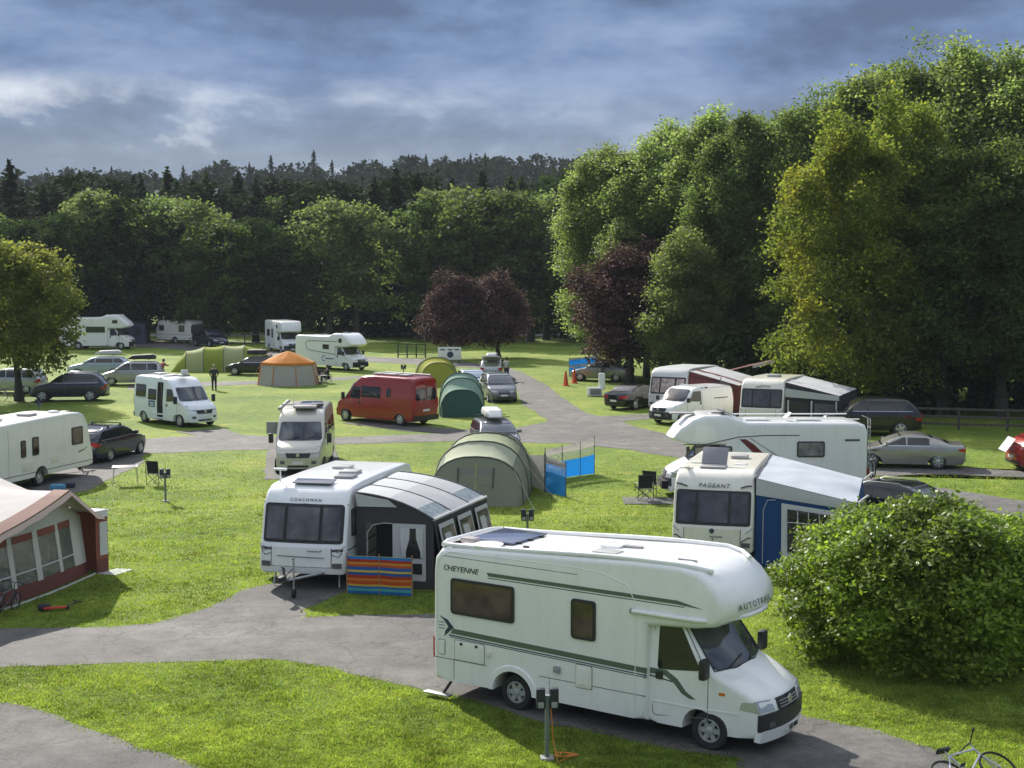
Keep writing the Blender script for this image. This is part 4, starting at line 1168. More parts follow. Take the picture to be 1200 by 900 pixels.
for i, (px, py, dep, k, lab) in enumerate(belt):
    x = (px - 600) / FPX * dep
    zt = CAM_H + (313 - py) / FPX * dep * 1.002
    con = k[0] == 'c'
    data = DARKT if k[0] == 'k' else (CON if con else DEC)[int(k[1])]
    h0 = 16.0 if k[0] == 'k' else (20, 19, 17)[int(k[1])] if con else (15.8, 16.2, 16.2, 17.2)[int(k[1])]
    s = zt / h0
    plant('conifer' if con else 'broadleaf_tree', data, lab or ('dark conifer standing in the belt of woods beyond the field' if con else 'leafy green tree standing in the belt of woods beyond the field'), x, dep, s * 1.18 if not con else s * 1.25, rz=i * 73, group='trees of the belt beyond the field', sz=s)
# fringe of shrubs low in the belt, rear rows enlarged to darken bright gaps
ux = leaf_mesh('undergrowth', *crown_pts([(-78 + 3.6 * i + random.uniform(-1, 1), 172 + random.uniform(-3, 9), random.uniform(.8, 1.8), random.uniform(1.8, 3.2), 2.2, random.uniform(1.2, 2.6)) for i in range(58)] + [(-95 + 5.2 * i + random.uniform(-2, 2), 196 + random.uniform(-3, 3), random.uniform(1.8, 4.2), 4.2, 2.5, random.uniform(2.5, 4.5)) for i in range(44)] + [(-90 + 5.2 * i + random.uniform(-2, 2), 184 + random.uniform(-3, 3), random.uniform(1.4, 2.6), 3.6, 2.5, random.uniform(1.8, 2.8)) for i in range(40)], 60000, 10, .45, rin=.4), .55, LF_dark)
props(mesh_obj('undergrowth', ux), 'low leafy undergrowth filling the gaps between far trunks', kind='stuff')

# hill woods: one far mass of crowns, with single conifers breaking the ridge
lb = []
for i in range(760):
    y = random.uniform(255, 560) if i < 420 else random.uniform(520, 590)
    x = random.uniform(-.42, .40) * y
    if -.375 * y < x < -.235 * y and 285 < y < 345: continue
    s = random.uniform(3.5, 7.0)
    lb.append((x, y, hill_z(x, y) + s * 1.0, s * 1.15, s, s * random.uniform(.9, 1.35)))
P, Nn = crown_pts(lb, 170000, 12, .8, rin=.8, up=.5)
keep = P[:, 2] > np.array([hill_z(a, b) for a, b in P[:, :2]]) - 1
hw = leaf_mesh('hill_woodland', P[keep], Nn[keep], 1.5 * NP.uniform(.6, 1.3, keep.sum()), leafmat('hill_leaves_cloud_shade', [(.014, .026, .011), (.022, .036, .015), (.036, .052, .022)], trans=.12, spec=.02, rough=.95), asp=.8)  # leaf colour darkened to stand for cloud shadow over the hill
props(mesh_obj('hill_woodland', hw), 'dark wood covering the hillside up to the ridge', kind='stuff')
for i, (px, py) in enumerate([(135, 201), (185, 203), (295, 186), (320, 189), (370, 178), (391, 182), (410, 200), (425, 204), (448, 192), (480, 188), (500, 184), (537, 181), (552, 186), (569, 182), (585, 204), (218, 200), (232, 204), (340, 204), (615, 200), (520, 206), (60, 202)]):
    y = 430 if i % 2 else 455
    x = (px - 600) / FPX * y
    zt = CAM_H + (313 - py + 4) / FPX * y
    zb = hill_z(x, y)
    s = max(.5, (zt - zb) / 20)
    t = thing('conifer', ['dark spire-shaped conifer standing up above the wooded ridge'][0], 'tree', (x, y, zb), i * 50, 'conifers along the ridge')
    t.scale = (s * .95, s * .95, s)
    mesh_obj('trunk', CON[i % 3][1], t); mesh_obj('crown', CON[i % 3][0], t)

# houses on the hill
roof_m = mat('slate_roof', (.10, .11, .13), .6, var=.25, vscale=.6)
ren_m = mat('white_render', (.62, .62, .60), .8, var=.08)
for (px, py, dep, wd, rz, lab) in [(57, 222, 318, 11, 10, 'grey roofed house far up the hill, leftmost of the roofs'), (82, 219, 326, 12, -20, 'house with a white gable end between dark conifers on the hill'), (108, 221, 322, 13, 12, 'long grey roofed house with white chimney on the hill'), (133, 222, 330, 10, -12, 'small slate roofed house right of the long one on the hill'), (168, 228, 312, 12, 30, 'steep dark roofed house, nearest of the hill houses'), (243, 226, 340, 9, 0, 'low house glimpsed between treetops, furthest right on the hill')]:
    x = (px - 600) / FPX * dep
    zt = CAM_H + (313 - py) / FPX * dep - .6
    hh = 8.0
    wd *= .8
    hs = thing('house', lab, 'house', (x, dep, zt - hh), rz, 'houses on the hill')
    rbox('wall', (0, 0, -1.2 + 2.3), (wd, 7, 9.0), ren_m, hs, 0)
    bm = bmesh.new()
    q = [(-wd / 2 - .3, -3.9, 5.2), (wd / 2 + .3, -3.9, 5.2), (wd / 2 + .3, 3.9, 5.2), (-wd / 2 - .3, 3.9, 5.2), (-wd / 2 - .3, 0, hh), (wd / 2 + .3, 0, hh)]
    v = [bm.verts.new(p) for p in q]
    for fidx in ((0, 1, 5, 4), (2, 3, 4, 5), (0, 3, 2, 1)): bm.faces.new([v[a] for a in fidx])
    rf = finish(bm, 'roof', roof_m, hs, smooth=False)
    bm = bmesh.new()
    for sx in (-1, 1):
        a = [bm.verts.new(p) for p in ((sx * (wd / 2 + .02), -3.5, 5.2), (sx * (wd / 2 + .02), 3.5, 5.2), (sx * (wd / 2 + .02), 0, hh - .35))]
        bm.faces.new(a)
    finish(bm, 'gable', ren_m, hs, smooth=False)
    rbox('chimney', (wd / 2 - 1.0, 0, hh + .4), (.9, .9, 2.2), ren_m, rf, 0)
    for wx in (-wd / 4, wd / 4): rbox('window', (wx, -3.52, 3.9), (1.3, .12, 1.4), glass, hs, 0)

# copper trees
COPA = tree_data('copper_beech', LF_cop, bark_d, 4.1, .9, 9.3, 15, 30000, .24, 21, lobes=tufts(blob_lobes(3.9, .9, 8.8, 26, 21, .34), 9.0, 3.6, 16, 9), spread=.28, tr=.2, rx=1.0, wide=.45, gap=.35, up=.6)
COPB = tree_data('copper_plum', LF_cop, bark_d, 3.9, 1.4, 7.9, 13, 18000, .30, 22, lobes=tufts(blob_lobes(3.6, 1.3, 7.3, 20, 22, .36), 7.6, 3.2, 12, 4), spread=.34, tr=.2, gap=.35)
gp = G(735, 449)
plant('copper_tree', COPA, 'big dark purple-leaved tree over the grey saloon with raised boot', gp.x + .3, gp.y, 1.25, 20, sz=.97)
for px, py, lab, rz in ((529, 421, 'purple-leaved tree above the yellow tent, left one of the joined pair', 10), (584, 419, 'purple-leaved tree above the white sign board, right one of the joined pair', 130)):
    gp = G(px, py); plant('copper_tree', COPB, lab, gp.x, gp.y, 1.0, rz, sz=.86)

# golden green tree on the left
TL = tree_data('field_maple', LF_left, bark_d, 5.0, 2.2, 10.6, 18, 36000, .27, 31, spread=.27, tr=.24, up=.35, gap=.3, wide=.42)
gp = G(22, 470)
plant('field_tree', TL, 'golden green spreading tree beside the dark blue estate car', gp.x, gp.y, 1.0, 40, sz=.90)

# right-hand trees
BIR = [tree_data('birch', LF_pop, bark_g, 3.5, 1.6, 19.0, 20, 62000, .23, 40 + i, lobes=tufts(blob_lobes(3.7, 1.6, 18.0, 34, 40 + i, .32), 18.3, 3.2, 26, i), spread=.36, tr=.2, up=.6, gap=.22, wide=.40, droop=.4) for i in range(2)]
BIG = [tree_data('alder', LF_ald, bark_d, 4.6, 1.6, 20.0, 24, 66000, .24, 50 + i, lobes=tufts(blob_lobes(4.9, 1.4, 18.8, 40, 50 + i, .30), 19.3, 4.4, 32, i + 5), spread=.38, tr=.3, up=.5, gap=.24, wide=.38, droop=.35) for i in range(2)]
ELD = tree_data('whitebeam', LF_pop, bark, 3.8, .8, 12.0, 26, 42000, .22, 61, spread=.30, tr=.2, wide=.42, gap=.3)
YEL = tree_data('yellow_beech', LF_yel, bark_d, 5.1, .9, 15.6, 36, 64000, .22, 71, lobes=tufts(blob_lobes(5.0, .8, 15.0, 40, 71, .30), 15.2, 4.2, 18, 3), spread=.30, tr=.26, up=.4, gap=.24, wide=.36, droop=.35)
NEAR = tree_data('hornbeam', LF_mid, bark_d, 4.4, 2.2, 15.0, 28, 42000, .23, 81, spread=.28, tr=.28, gap=.28, wide=.40)
rt = [
 ('birch', BIR[0], 726, 166, 112, 10, 'slim pale birch at the left end of the tall right-hand trees'),
 ('birch', BIR[1], 758, 158, 108, 90, 'pale birch with three upright tops behind the purple tree'),
 ('birch', BIR[0], 808, 138, 110, 200, 'pale green birch second from the left of the tall row top'),
 ('birch', BIR[1], 836, 124, 104, 250, 'tallest pale birch above the white van'),
 ('whitebeam', ELD, 805, 262, 97, 30, 'silvery green rounded tree between purple tree and dark trunks'),
 ('alder', BIG[0], 890, 120, 100, 60, 'tall dark-hearted tree between the birches and the yellow-green tree'),
 ('alder', BIG[1], 935, 110, 98, 140, 'tall tree rising just left of the yellow-green one'),
 ('alder', BIG[0], 985, 88, 97, 220, 'tall green tree with pointed tufts above the yellow-green one'),
 ('birch', BIR[0], 1030, 74, 95, 300, 'pale topped birch behind the right flank of the yellow-green tree'),
 ('alder', BIG[1], 1075, 60, 93, 10, 'tall tree second from the right edge, with ragged pale top'),
 ('birch', BIR[1], 1118, 46, 90, 70, 'highest treetop of all, pale and ragged near the right edge'),
 ('alder', BIG[0], 1160, 66, 88, 150, 'tall dense tree close to the right edge'),
 ('birch', BIR[0], 1200, 56, 86, 20, 'tall pale tree cut by the right edge'),
 ('alder', BIG[1], 1250, 50, 86, 190, 'tall tree just beyond the right edge'),
 ('alder', BIG[1], 858, 150, 101, 280, 'green tree filling the notch between the pale birches and the tall trees'),
 ('birch', BIR[0], 702, 172, 113, 330, 'birch at the left foot of the tall right-hand trees'),
 ('birch', BIR[1], 780, 138, 112, 35, 'pale birch with a broad top between the two tallest of the left-hand birches'),
 ('birch', BIR[0], 868, 138, 106, 160, 'pale birch just right of the tallest birch above the white van'),
 ('birch', BIR[1], 735, 250, 106, 210, 'lower leafy birch right behind the purple tree'),
 ('yellow_green_tree', YEL, 985, 150, 80, 15, 'broad yellow-green tree drooping over the parked caravans'),
 ('yellow_green_tree', YEL, 1042, 128, 82, 130, 'yellow-green tree with golden upper twigs, right of the drooping one'),
 ('hornbeam', NEAR, 1108, 170, 80, 0, 'dark leafy tree over the black pickup and fence'),
 ('hornbeam', NEAR, 1175, 160, 79, 90, 'dark leafy tree over the rail fence near the right edge'),
 ('hornbeam', NEAR, 1245, 150, 77, 200, 'dark leafy tree outside the right edge'),
 ('hornbeam', NEAR, 1140, 250, 84, 250, 'low dark tree in the shade behind the rail fence'),
 ('hornbeam', NEAR, 1050, 300, 86, 310, 'low dark tree in the shade behind the black pickup'),
]
HH = {id(BIR[0]): 19.4, id(BIR[1]): 19.4, id(BIG[0]): 20.4, id(BIG[1]): 20.4, id(ELD): 12.3, id(YEL): 16.0, id(NEAR): 15.3}
for nm, data, px, py, dep, rz, lab in rt:
    zt = CAM_H + (313 - py - 8) / FPX * dep
    s = zt / HH[id(data)]
    plant(nm, data, lab, (px - 600) / FPX * dep, dep, max(s, .75) * (1.22 if nm == 'birch' else 1.08), rz, sz=s)
# dark leafy mass added on the right to stand for deep shade
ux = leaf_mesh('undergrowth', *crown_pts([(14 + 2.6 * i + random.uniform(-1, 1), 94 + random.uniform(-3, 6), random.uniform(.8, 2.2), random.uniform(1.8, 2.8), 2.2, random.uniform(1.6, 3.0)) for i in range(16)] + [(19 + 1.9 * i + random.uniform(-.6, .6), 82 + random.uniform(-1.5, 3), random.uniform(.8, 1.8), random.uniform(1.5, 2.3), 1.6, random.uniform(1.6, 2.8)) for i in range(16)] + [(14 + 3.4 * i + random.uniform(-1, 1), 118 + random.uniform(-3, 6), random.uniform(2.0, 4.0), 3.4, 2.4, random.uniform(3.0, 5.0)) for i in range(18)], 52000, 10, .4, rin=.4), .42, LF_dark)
props(mesh_obj('undergrowth', ux), 'dark undergrowth added for shade below the tall trees behind the rail fence', kind='stuff')

# the round bush by the big motorhome
def bush():
    t = thing('bush', 'big rounded glossy green bush beside the nose of the white motorhome', 'bush', (9.0, 30.45, 0))
    t.scale = (1.14, 1.14, 1.02)
    lb = [(0, 0, 1.15, 2.5, 2.3, 1.35)]
    for i in range(60):
        a = i * 2.399; u = (i + .5) / 60
        z = .30 + 2.40 * u
        prof = math.sqrt(max(0, 1 - ((z - 1.0) / 2.05) ** 2)) if z > 1.0 else .93
        lb.append((math.cos(a) * 2.40 * prof, math.sin(a) * 2.25 * prof, z, random.uniform(.38, .62), random.uniform(.38, .62), random.uniform(.32, .5)))
    for i in range(16):
        a = i * 2.4; q = random.uniform(.2, 1.5)
        lb.append((math.cos(a) * q, math.sin(a) * q, 2.95 - .22 * q * q + random.uniform(-.1, .15), random.uniform(.3, .5), random.uniform(.3, .5), random.uniform(.25, .45)))
    P, Nn = crown_pts(lb, 84000, 9, .11, outw=.6, rin=.62, up=.35)
    P = P[P[:, 2] > .12] if False else P
    Nn[:, 2] += .3; Nn /= np.linalg.norm(Nn, axis=1, keepdims=True)
    k = P[:, 2] > .1
    me = leaf_mesh('foliage', P[k], Nn[k], .112 * NP.uniform(.5, 1.35, k.sum()), LF_bush, asp=.55, fold=.10)
    mesh_obj('foliage', me, t)
    bm = bmesh.new()
    for i in range(16):
        a = i * 2.4; e = Vector((math.cos(a) * random.uniform(.9, 2.1), math.sin(a) * random.uniform(.9, 2.0), random.uniform(1.4, 2.7)))
        tube_bm(bm, [(math.cos(a) * .15, math.sin(a) * .15, 0), e * .5 + Vector((0, 0, .2)), e], [.04, .028, .01], 5)
    finish(bm, 'stem', bark_d, t, ang=70)
bush()

# grass blades on the near lawns
def grass_blades():
    n = 760000
    y = 22.5 + 42 * NP.random(n) ** 1.7
    x = (NP.random(n) - .5) * 2 * (y * .38 + 1)
    P = np.stack([x, y], 1)
    ok = np.ones(n, bool)
    J = P + NP.normal(size=P.shape) * .11
    for rp in ROADS: ok &= ~in_poly(J, rp)
    ok &= NP.random(n) > np.clip((y - 42) / 24, 0, 1)
    P = P[ok]
    cl = np.array([noise.noise(Vector((a * .9, b * .9, 0))) + .6 * noise.noise(Vector((a * 3.1, b * 3.1, 4))) for a, b in P])
    n = len(P)
    hgt = (.028 + .018 * NP.random(n)) * (1 + .9 * np.clip(cl, -.3, .8))
    hgt *= np.where(NP.random(n) < .03, 1.8, 1)
    a = NP.random(n) * 6.28
    wdt = .006 + .00022 * P[:, 1]
    lean = hgt[:, None] * NP.normal(size=(n, 2)) * .45
    V = np.zeros((n, 3, 3), np.float32)
    V[:, 0, 0] = P[:, 0] - np.cos(a) * wdt; V[:, 0, 1] = P[:, 1] - np.sin(a) * wdt
    V[:, 1, 0] = P[:, 0] + np.cos(a) * wdt; V[:, 1, 1] = P[:, 1] + np.sin(a) * wdt
    V[:, 2, 0] = P[:, 0] + lean[:, 0]; V[:, 2, 1] = P[:, 1] + lean[:, 1]; V[:, 2, 2] = hgt
    me = bpy.data.meshes.new('grass')
    me.vertices.add(n * 3); me.loops.add(n * 3); me.polygons.add(n)
    me.vertices.foreach_set('co', V.reshape(-1))
    me.loops.foreach_set('vertex_index', np.arange(n * 3, dtype=np.int32))
    me.polygons.foreach_set('loop_start', np.arange(0, n * 3, 3, dtype=np.int32))
    me.polygons.foreach_set('loop_total', np.full(n, 3, np.int32))
    me.update()
    m = leafmat('grass_blade', [(.080, .130, .018), (.130, .188, .027), (.192, .240, .042), (.26, .265, .085)], trans=.45, rough=.7, yellow=(.22, .235, .055), ymax=.45, fine=True)
    me.materials.append(m)
    props(mesh_obj('grass', me), 'short bright grass blades of the near lawns', kind='stuff')
    print('blades', n)
grass_blades()
# ------------------------------------------------------------------ the big motorhome in front
def extras_mh1(t, f, fc, xf, xr, w, H, xb):
    s = -1
    # raised roof rails with a rounded lip
    for sy in (-1, 1):
        ln = [f(X, sy * (w - .10), H + .03 + .20 * sm((X - xr) / (xf - 2.2 - xr)) ** 1) for X in np.linspace(xr + .25, xf - 1.7, 16)]
        ln += [f(xf - 1.35, sy * (w - .18), H + .19), f(xf - 1.1, sy * (w - .34), H + .12)]
        tubes('roof_rail', [ln], .045, white_gel, t, 8)
    tubes('rear_roof_rail', [[(xr + .2, -w + .12, H + .02), (xr + .10, -w + .4, H + .04), (xr + .10, w - .4, H + .04), (xr + .2, w - .12, H + .02)]], .05, white_gel, t, 8)
    # the rail lip seen as a curved line along the flank
    lip = [(xr + .10, 1.2), (xr + .09, 2.5), (xr + .16, 2.76), (xr + .42, 2.90), (-.9, 2.93), (-.1, 2.90), (.45, 2.74), (.62, 2.45), (.62, .42)]
    bm = bmesh.new()
    tube_bm(bm, [f(a, s * (w + .002), b) for a, b in [lip[0]] + rpoly(lip, .12, 4)[5:-5] + [lip[-1]]], .009, 5)
    finish(bm, 'panel_moulding', white_gel, t)
    # stripes
    def st(nm, pts, m, th=.004): side(nm, pts, s, w, th, m, t, f)
    st('stripe', [(-3.45, 2.585), (1.30, 2.585), (1.72, 2.50), (1.30, 2.525), (-3.45, 2.525)][:0] or [(-2.62, 2.60), (1.45, 2.60), (2.02, 2.50), (1.45, 2.53), (-2.58, 2.53)], trim_g)
    st('stripe_line', [(-2.60, 2.505), (1.6, 2.505), (1.6, 2.490), (-2.59, 2.490)], trim_b)
    st('stripe', [(-3.42, 1.40), (xb, 1.30), (xb, 1.20), (-3.48, 1.30)], trim_g)
    st('stripe_line', [(-3.52, 1.275), (xb, 1.175), (xb, 1.155), (-3.52, 1.25)], trim_b)
    st('stripe_line', [(-3.50, 1.235), (xb, 1.135), (xb, 1.120), (-3.50, 1.22)], trim_b)
    st('emblem', [(-3.78, 1.62), (-3.55, 1.56), (-3.40, 1.42), (-3.47, 1.36), (-3.66, 1.22), (-3.60, 1.34), (-3.53, 1.42), (-3.62, 1.53)], trim_b, .006)
    for k in range(3): st('emblem_line', [(-3.80, 1.50 - .06 * k), (-3.62, 1.50 - .06 * k), (-3.62, 1.488 - .06 * k), (-3.78, 1.488 - .06 * k)], trim_b)
    c0 = 1.04
    side('stripe', [(xb + .02, 1.30), (xb + .35, 1.30), (xb + .62, 1.18), (xb + .86, .98), (xb + 1.12, .86), (xb + .96, .86), (xb + .74, .93), (xb + .52, 1.10), (xb + .32, 1.20), (xb + .02, 1.20)], s, c0, .005, trim_g, t, fc)
    side('stripe_line', [(xb + .02, 1.175), (xb + .5, 1.12), (xb + .5, 1.10), (xb + .02, 1.150)], s, c0, .005, trim_b, t, fc)
    side('cab_moulding', [(xb + .04, .70), (xf - .35, .70), (xf - .35, .725), (xb + .04, .725)], s, c0, .010, white_gel, t, fc)
    st('roof_joint', [(xr + .2, 2.80), (-.6, 2.80), (-.6, 2.812), (xr + .2, 2.812)], seam_m, .002)
    for X in (-1.20, ): st('panel_seam', [(X - .004, .40), (X + .004, .40), (X + .004, .78), (X - .004, .78)], seam_m, .002)
    # skirt, lockers, hatches
    st('skirt_line', [(xr + .02, .78), (-2.62, .78), (-2.62, .792), (xr + .02, .792)], seam_m)
    st('skirt_line', [(-1.42, .78), (xb - .02, .78), (xb - .02, .792), (-1.42, .792)], seam_m)
    for X in (-3.40,): st('panel_seam', [(X - .006, .40), (X + .006, .40), (X + .006, .80), (X - .006, .80)], seam_m)
    def frame(nm, x0, x1, z0, z1, wd, m, th):
        o = side(nm, rect(x0, z0, x1, z1, .04, 3), s, w, th, m, t, f, bev=.006)
        side(nm + '_gap', rect(x0 - .012, z0 - .012, x1 + .012, z1 + .012, .045, 3), s, w, .003, seam_m, o, f)
        return o
    fr = frame('locker_door', -3.38, -2.68, .80, 1.18, .02, white_gel, .010)
    for X in (-3.22, -2.86): side('lock', rect(X - .03, 1.10, X + .03, 1.15, .01, 1), s, w, .02, plastic, fr, f)
    frame('fridge_vent', -3.80, -3.62, .86, 1.14, .02, white_gel, .018)
    frame('service_flap', -.62, -.28, .72, 1.14, .02, cream_pale, .02)
    frame('service_flap_panel', -.57, -.33, .77, 1.09, .02, white_gel, .03)
    rbox('mains_inlet', (-1.02, s * (w + .03), .98), (.14, .06, .12), grey_pl, t, .02)
    rbox('socket', (-2.56, s * (w + .01), 1.02), (.10, .04, .12), cream_gel, t, .015)
    # wheel arch flare
    bm = bmesh.new()
    n = 14
    xc, r0, r1 = -2.02, .43, .58
    for k in range(n + 1):
        a = math.pi * k / n
        for (r, yy) in ((r0, w - .03), (r0 + .02, w + .035), (r1 - .03, w + .03), (r1, w - .01)):
            bm.verts.new((xc - r * math.cos(a), s * yy, .36 + r * .93 * math.sin(a)))
    bm.verts.ensure_lookup_table()
    for k in range(n):
        for q in range(3):
            i = k * 4 + q
            bm.faces.new((bm.verts[i], bm.verts[i + 1], bm.verts[i + 5], bm.verts[i + 4]))
    finish(bm, 'wheel_arch_trim', white_gel, t)
    # gutter bar over the cab door
    ln = [f(X, s * (w + .03), 2.30) for X in np.linspace(xb - .28, xf - 1.08, 10)] + [f(xf - .80, s * (w - .25), 2.30), f(xf - .64, -.4, 2.32), f(xf - .63, 0, 2.32), f(xf - .64, .4, 2.32), f(xf - .80, (w - .25), 2.30), f(xf - 1.08, w + .02, 2.30)]
    tubes('bow_moulding', [ln], .045, white_gel, t, 8)
    rbox('moulding_cap', f(xb - .30, s * (w + .03), 2.30), (.06, .07, .09), grey_pl, t, .02)
    ln = [f(X, s * (w - .02), 2.74) for X in np.linspace(xb + .45, xf - 1.33, 6)] + [f(xf - 1.02, s * (w - .2), 2.72), f(xf - .80, -.6, 2.72), f(xf - .74, 0, 2.72), f(xf - .80, .6, 2.72)]
    tubes('bow_crease', [ln], .014, white_gel, t, 6)
    # roof furniture
    z = H + .03
    sp = rbox('solar_panel', (-3.0, .15, z + .05), (1.05, 1.25, .035), mat('solar_cells', (.10, .12, .19), .12, spec=.8), t, .005)
    for k in range(3): rbox('panel_bracket', (-2.46, -.25 + .4 * k, z + .03), (.07, .10, .07), plastic, sp, .01)
    bm = bmesh.new(); lathe_bm(bm, [(.10, z), (.30, z + .03), (.31, z + .06), (.18, z + .085), (.02, z + .09)], 24, 'Z', (-2.86, -.75, 0)); finish(bm, 'flue_dome', cream_pale, t)
    rbox('vent_cowl', (-3.3, -.72, z + .09), (.34, .24, .10), mat('vent_clear', (.40, .36, .36), .3), t, .04)
    roof_vent(t, (-.55, .15, z + .09), (.42, .42), .08, white_gel)
    roof_vent(t, (-.15, .15, z + .11), (.40, .12), .07, grey_pl, 'vent_hood')
    roof_vent(t, (-.35, -.45, z + .10), (.50, .34), .06, mat('vent_acrylic', (.42, .42, .40), .3))
    rbox('aerial', (-2.1, -.55, z + .04), (.12, .05, .06), plastic, t, .01)
    tubes('roof_bead', [[f(1.15, -.55, z + .19), f(1.5, -.5, z + .18)]], .018, grey_pl, t, 6)
    # lettering
    text_mesh('lettering', 'CHEYENNE', .15, (-3.25, s * (w + .001), 2.58), (1, 0, 0), (0, 0, 1), (0, s, 0), ink, t, f, xs=1.12, shear=.25)
    def fb(X, Y, Z): return f(X, Y, Z)
    text_mesh('lettering', 'AUTOTRAIL', .15, (xf - .605, -.12, 2.50), (0, 1, 0), (-.22, 0, 1), (1, 0, .2), trim_g, t, fb, xs=1.2, space=1.45)
    text_mesh('number', 'XJZ 8802', .115, (xf + .072, 0, .40), (0, 1, 0), (0, 0, 1), (1, 0, 0), ink, t, fc)
    rbox('step', (-3.72, s * (w + .10), .09), (.62, .16, .03), steel, t, .01)
    tubes('steady', [[(-3.45, s * (w - .05), .40), (-3.62, s * (w + .05), .10)]], .03, plastic, t, 6)
    # no cab interior; the screen's paler patches are reflections put into its colour
coachbuilt('motorhome', 'large white motorhome with green stripes and rounded overcab, nearest of all', 2.32, 26.18, -34.1, white_gel, L=6.90, H=2.98, style='smooth',
           wins=[(-1, -3.46, -1.98, 1.70, 2.40), (-1, -.72, -.20, 1.62, 2.36), (1, -3.2, -1.8, 1.6, 2.3)], overw=glass_b, cab='old', extras=extras_mh1, wheel_m=mat('painted_steel_wheel', (.40, .41, .40), .4, metal=.3))

# ------------------------------------------------------------------ caravans
grey_g = mat('grey_blind_glass', (.095, .095, .10), .10, var=.75, vscale=1.3)
glass_pg = mat('blue_black_window', (.035, .038, .048), .07, spec=.6, var=.85, vscale=2.2)
def ex_coach(t, f, xf, xr, w, H):
    text_mesh('lettering', 'COACHMAN', .11, (xf - .41, 0, 2.22), (0, 1, 0), (-.35, 0, .93), (.93, 0, .35), ink, t, None, space=1.5)
    side_ = tubes('front_seam', [[f(xf - .40, -w, 2.13), f(xf - .385, -w * .5, 2.13), f(xf - .375, 0, 2.13), f(xf - .385, w * .5, 2.13), f(xf - .40, w, 2.13)]], .012, plastic, t, 5)
    for s in (-1, 1):
        fpan('air_vent', rpoly([(s * (w - .36), 0), (s * (w - .06), .0), (s * (w - .06), .55), (s * (w - .36), .35)], .02, 2), (xf + .0, 1.0), (xf - .05, 1.12), .01, plastic, t, f)
        tubes('swoosh', [[f(xf + .02, s * (w - .34), .92), f(xf + .02, s * (w - .16), .86), f(xf + .01, s * (w - .08), .98)]], .010, dgrey_pl, t, 5)
    tubes('locker_handle', [[f(xf + .06, -.62, .86), f(xf + .06, .62, .84)]], .010, dgrey_pl, t, 5)
    tubes('script_mark', [[f(xf + .035, .18 + .06 * k, 1.0 + .012 * (-1) ** k) for k in range(6)] + [f(xf + .035, .56, 1.03)]], .010, dgrey_pl, t, 5)
    roof_panel(t, (xf - 1.05, 0, H - .02), (.42, 1.05), mat('tinted_rooflight', (.12, .13, .16), .1), .09, .12, 'panoramic_rooflight')
    roof_vent(t, (.3, .35, H), (.5, .5), .10, grey_pl); roof_vent(t, (1.1, .50, H), (.5, .5), .09, mat('vent_smoke', (.22, .22, .23), .3)); roof_vent(t, (-.7, -.2, H), (.5, .5), .08)
    tubes('tv_aerial_mast', [[(xf - 1.1, -.95, H - .05), (xf - 1.1, -.95, H + .30)]], .02, white_clean, t, 6)
    rbox('tv_aerial', (xf - 1.1, -.95, H + .33), (.16, .34, .06), white_clean, t, .03)
    rbox('battery_box', (xf - 1.3, -w - .16, .33), (.42, .30, .34), grey_pl, t, .04)
caravan('touring_caravan', 'white touring caravan with a charcoal air awning on its side', -4.80, 39.75, -102.4, white_clean, scale=1.04, L=6.2, H=2.55, gm=grey_g, fx=3.15, wins=[(1, 1.6, 2.6, 1.30, 2.0), (-1, .4, 1.5, 1.3, 2.0)], extras=ex_coach, stripe=plastic)

def ex_pag(t, f, xf, xr, w, H):
    text_mesh('lettering', 'PAGEANT', .17, (xf - .38, 0, 2.24), (0, 1, 0), (-.25, 0, .97), (.97, 0, .25), trim_b, t, None, space=1.15, shear=.2, xs=1.05)
    for s in (-1, 1):
        tubes('swoosh', [[f(xf - .36, s * (w - .38), 2.20), f(xf - .37, s * (w - .2), 2.26), f(xf - .37, s * (w - .06), 2.27)]], .02, trim_b, t, 5)
        tubes('swoosh', [[f(xf + .02, s * (w - .34), .72), f(xf + .01, s * (w - .12), .86), f(xf + .0, s * (w - .05), .84)]], .018, trim_b, t, 5)
    tubes('script_mark', [[f(xf + .035, -.05 + .07 * k, .86 + .014 * (-1) ** k) for k in range(6)]], .012, trim_b, t, 5)
    bm = bmesh.new(); lathe_bm(bm, [(.07, 0), (.06, .02), (.01, .022)], 14, 'X', (xf + .03, 0, 1.02)); finish(bm, 'badge', trim_b, t)
    roof_vent(t, (1.6, -.15, H), (.62, .72), .06, grey_pl)
    rbox('open_rooflight', (1.30, -.15, H + .30), (.05, .74, .60), mat('vent_smoke', (.22, .22, .23), .3), t, .02, ry=-.75)
    roof_vent(t, (-.6, .35, H), (.5, .5), .10, grey_pl); roof_vent(t, (.9, .55, H), (.34, .34), .05, white_gel); roof_vent(t, (.9, -.7, H), (.30, .4), .06, cream_gel); roof_vent(t, (1.9, -.9, H - .02), (.2, .4), .05, cream_gel)
    rbox('tv_aerial', (2.1, -.85, H + .06), (.3, .12, .05), cream_gel, t, .02)
caravan('touring_caravan', 'cream touring caravan with open rooflight and blue awning, behind the bush', 6.42, 42.37, -105.7, cream_gel, L=6.0, H=2.62, gm=glass_pg, wins=[(1, 1.5, 2.5, 1.3, 2.0), (-1, .4, 1.5, 1.3, 2.0)], extras=ex_pag, wz=(1.26, 2.0))

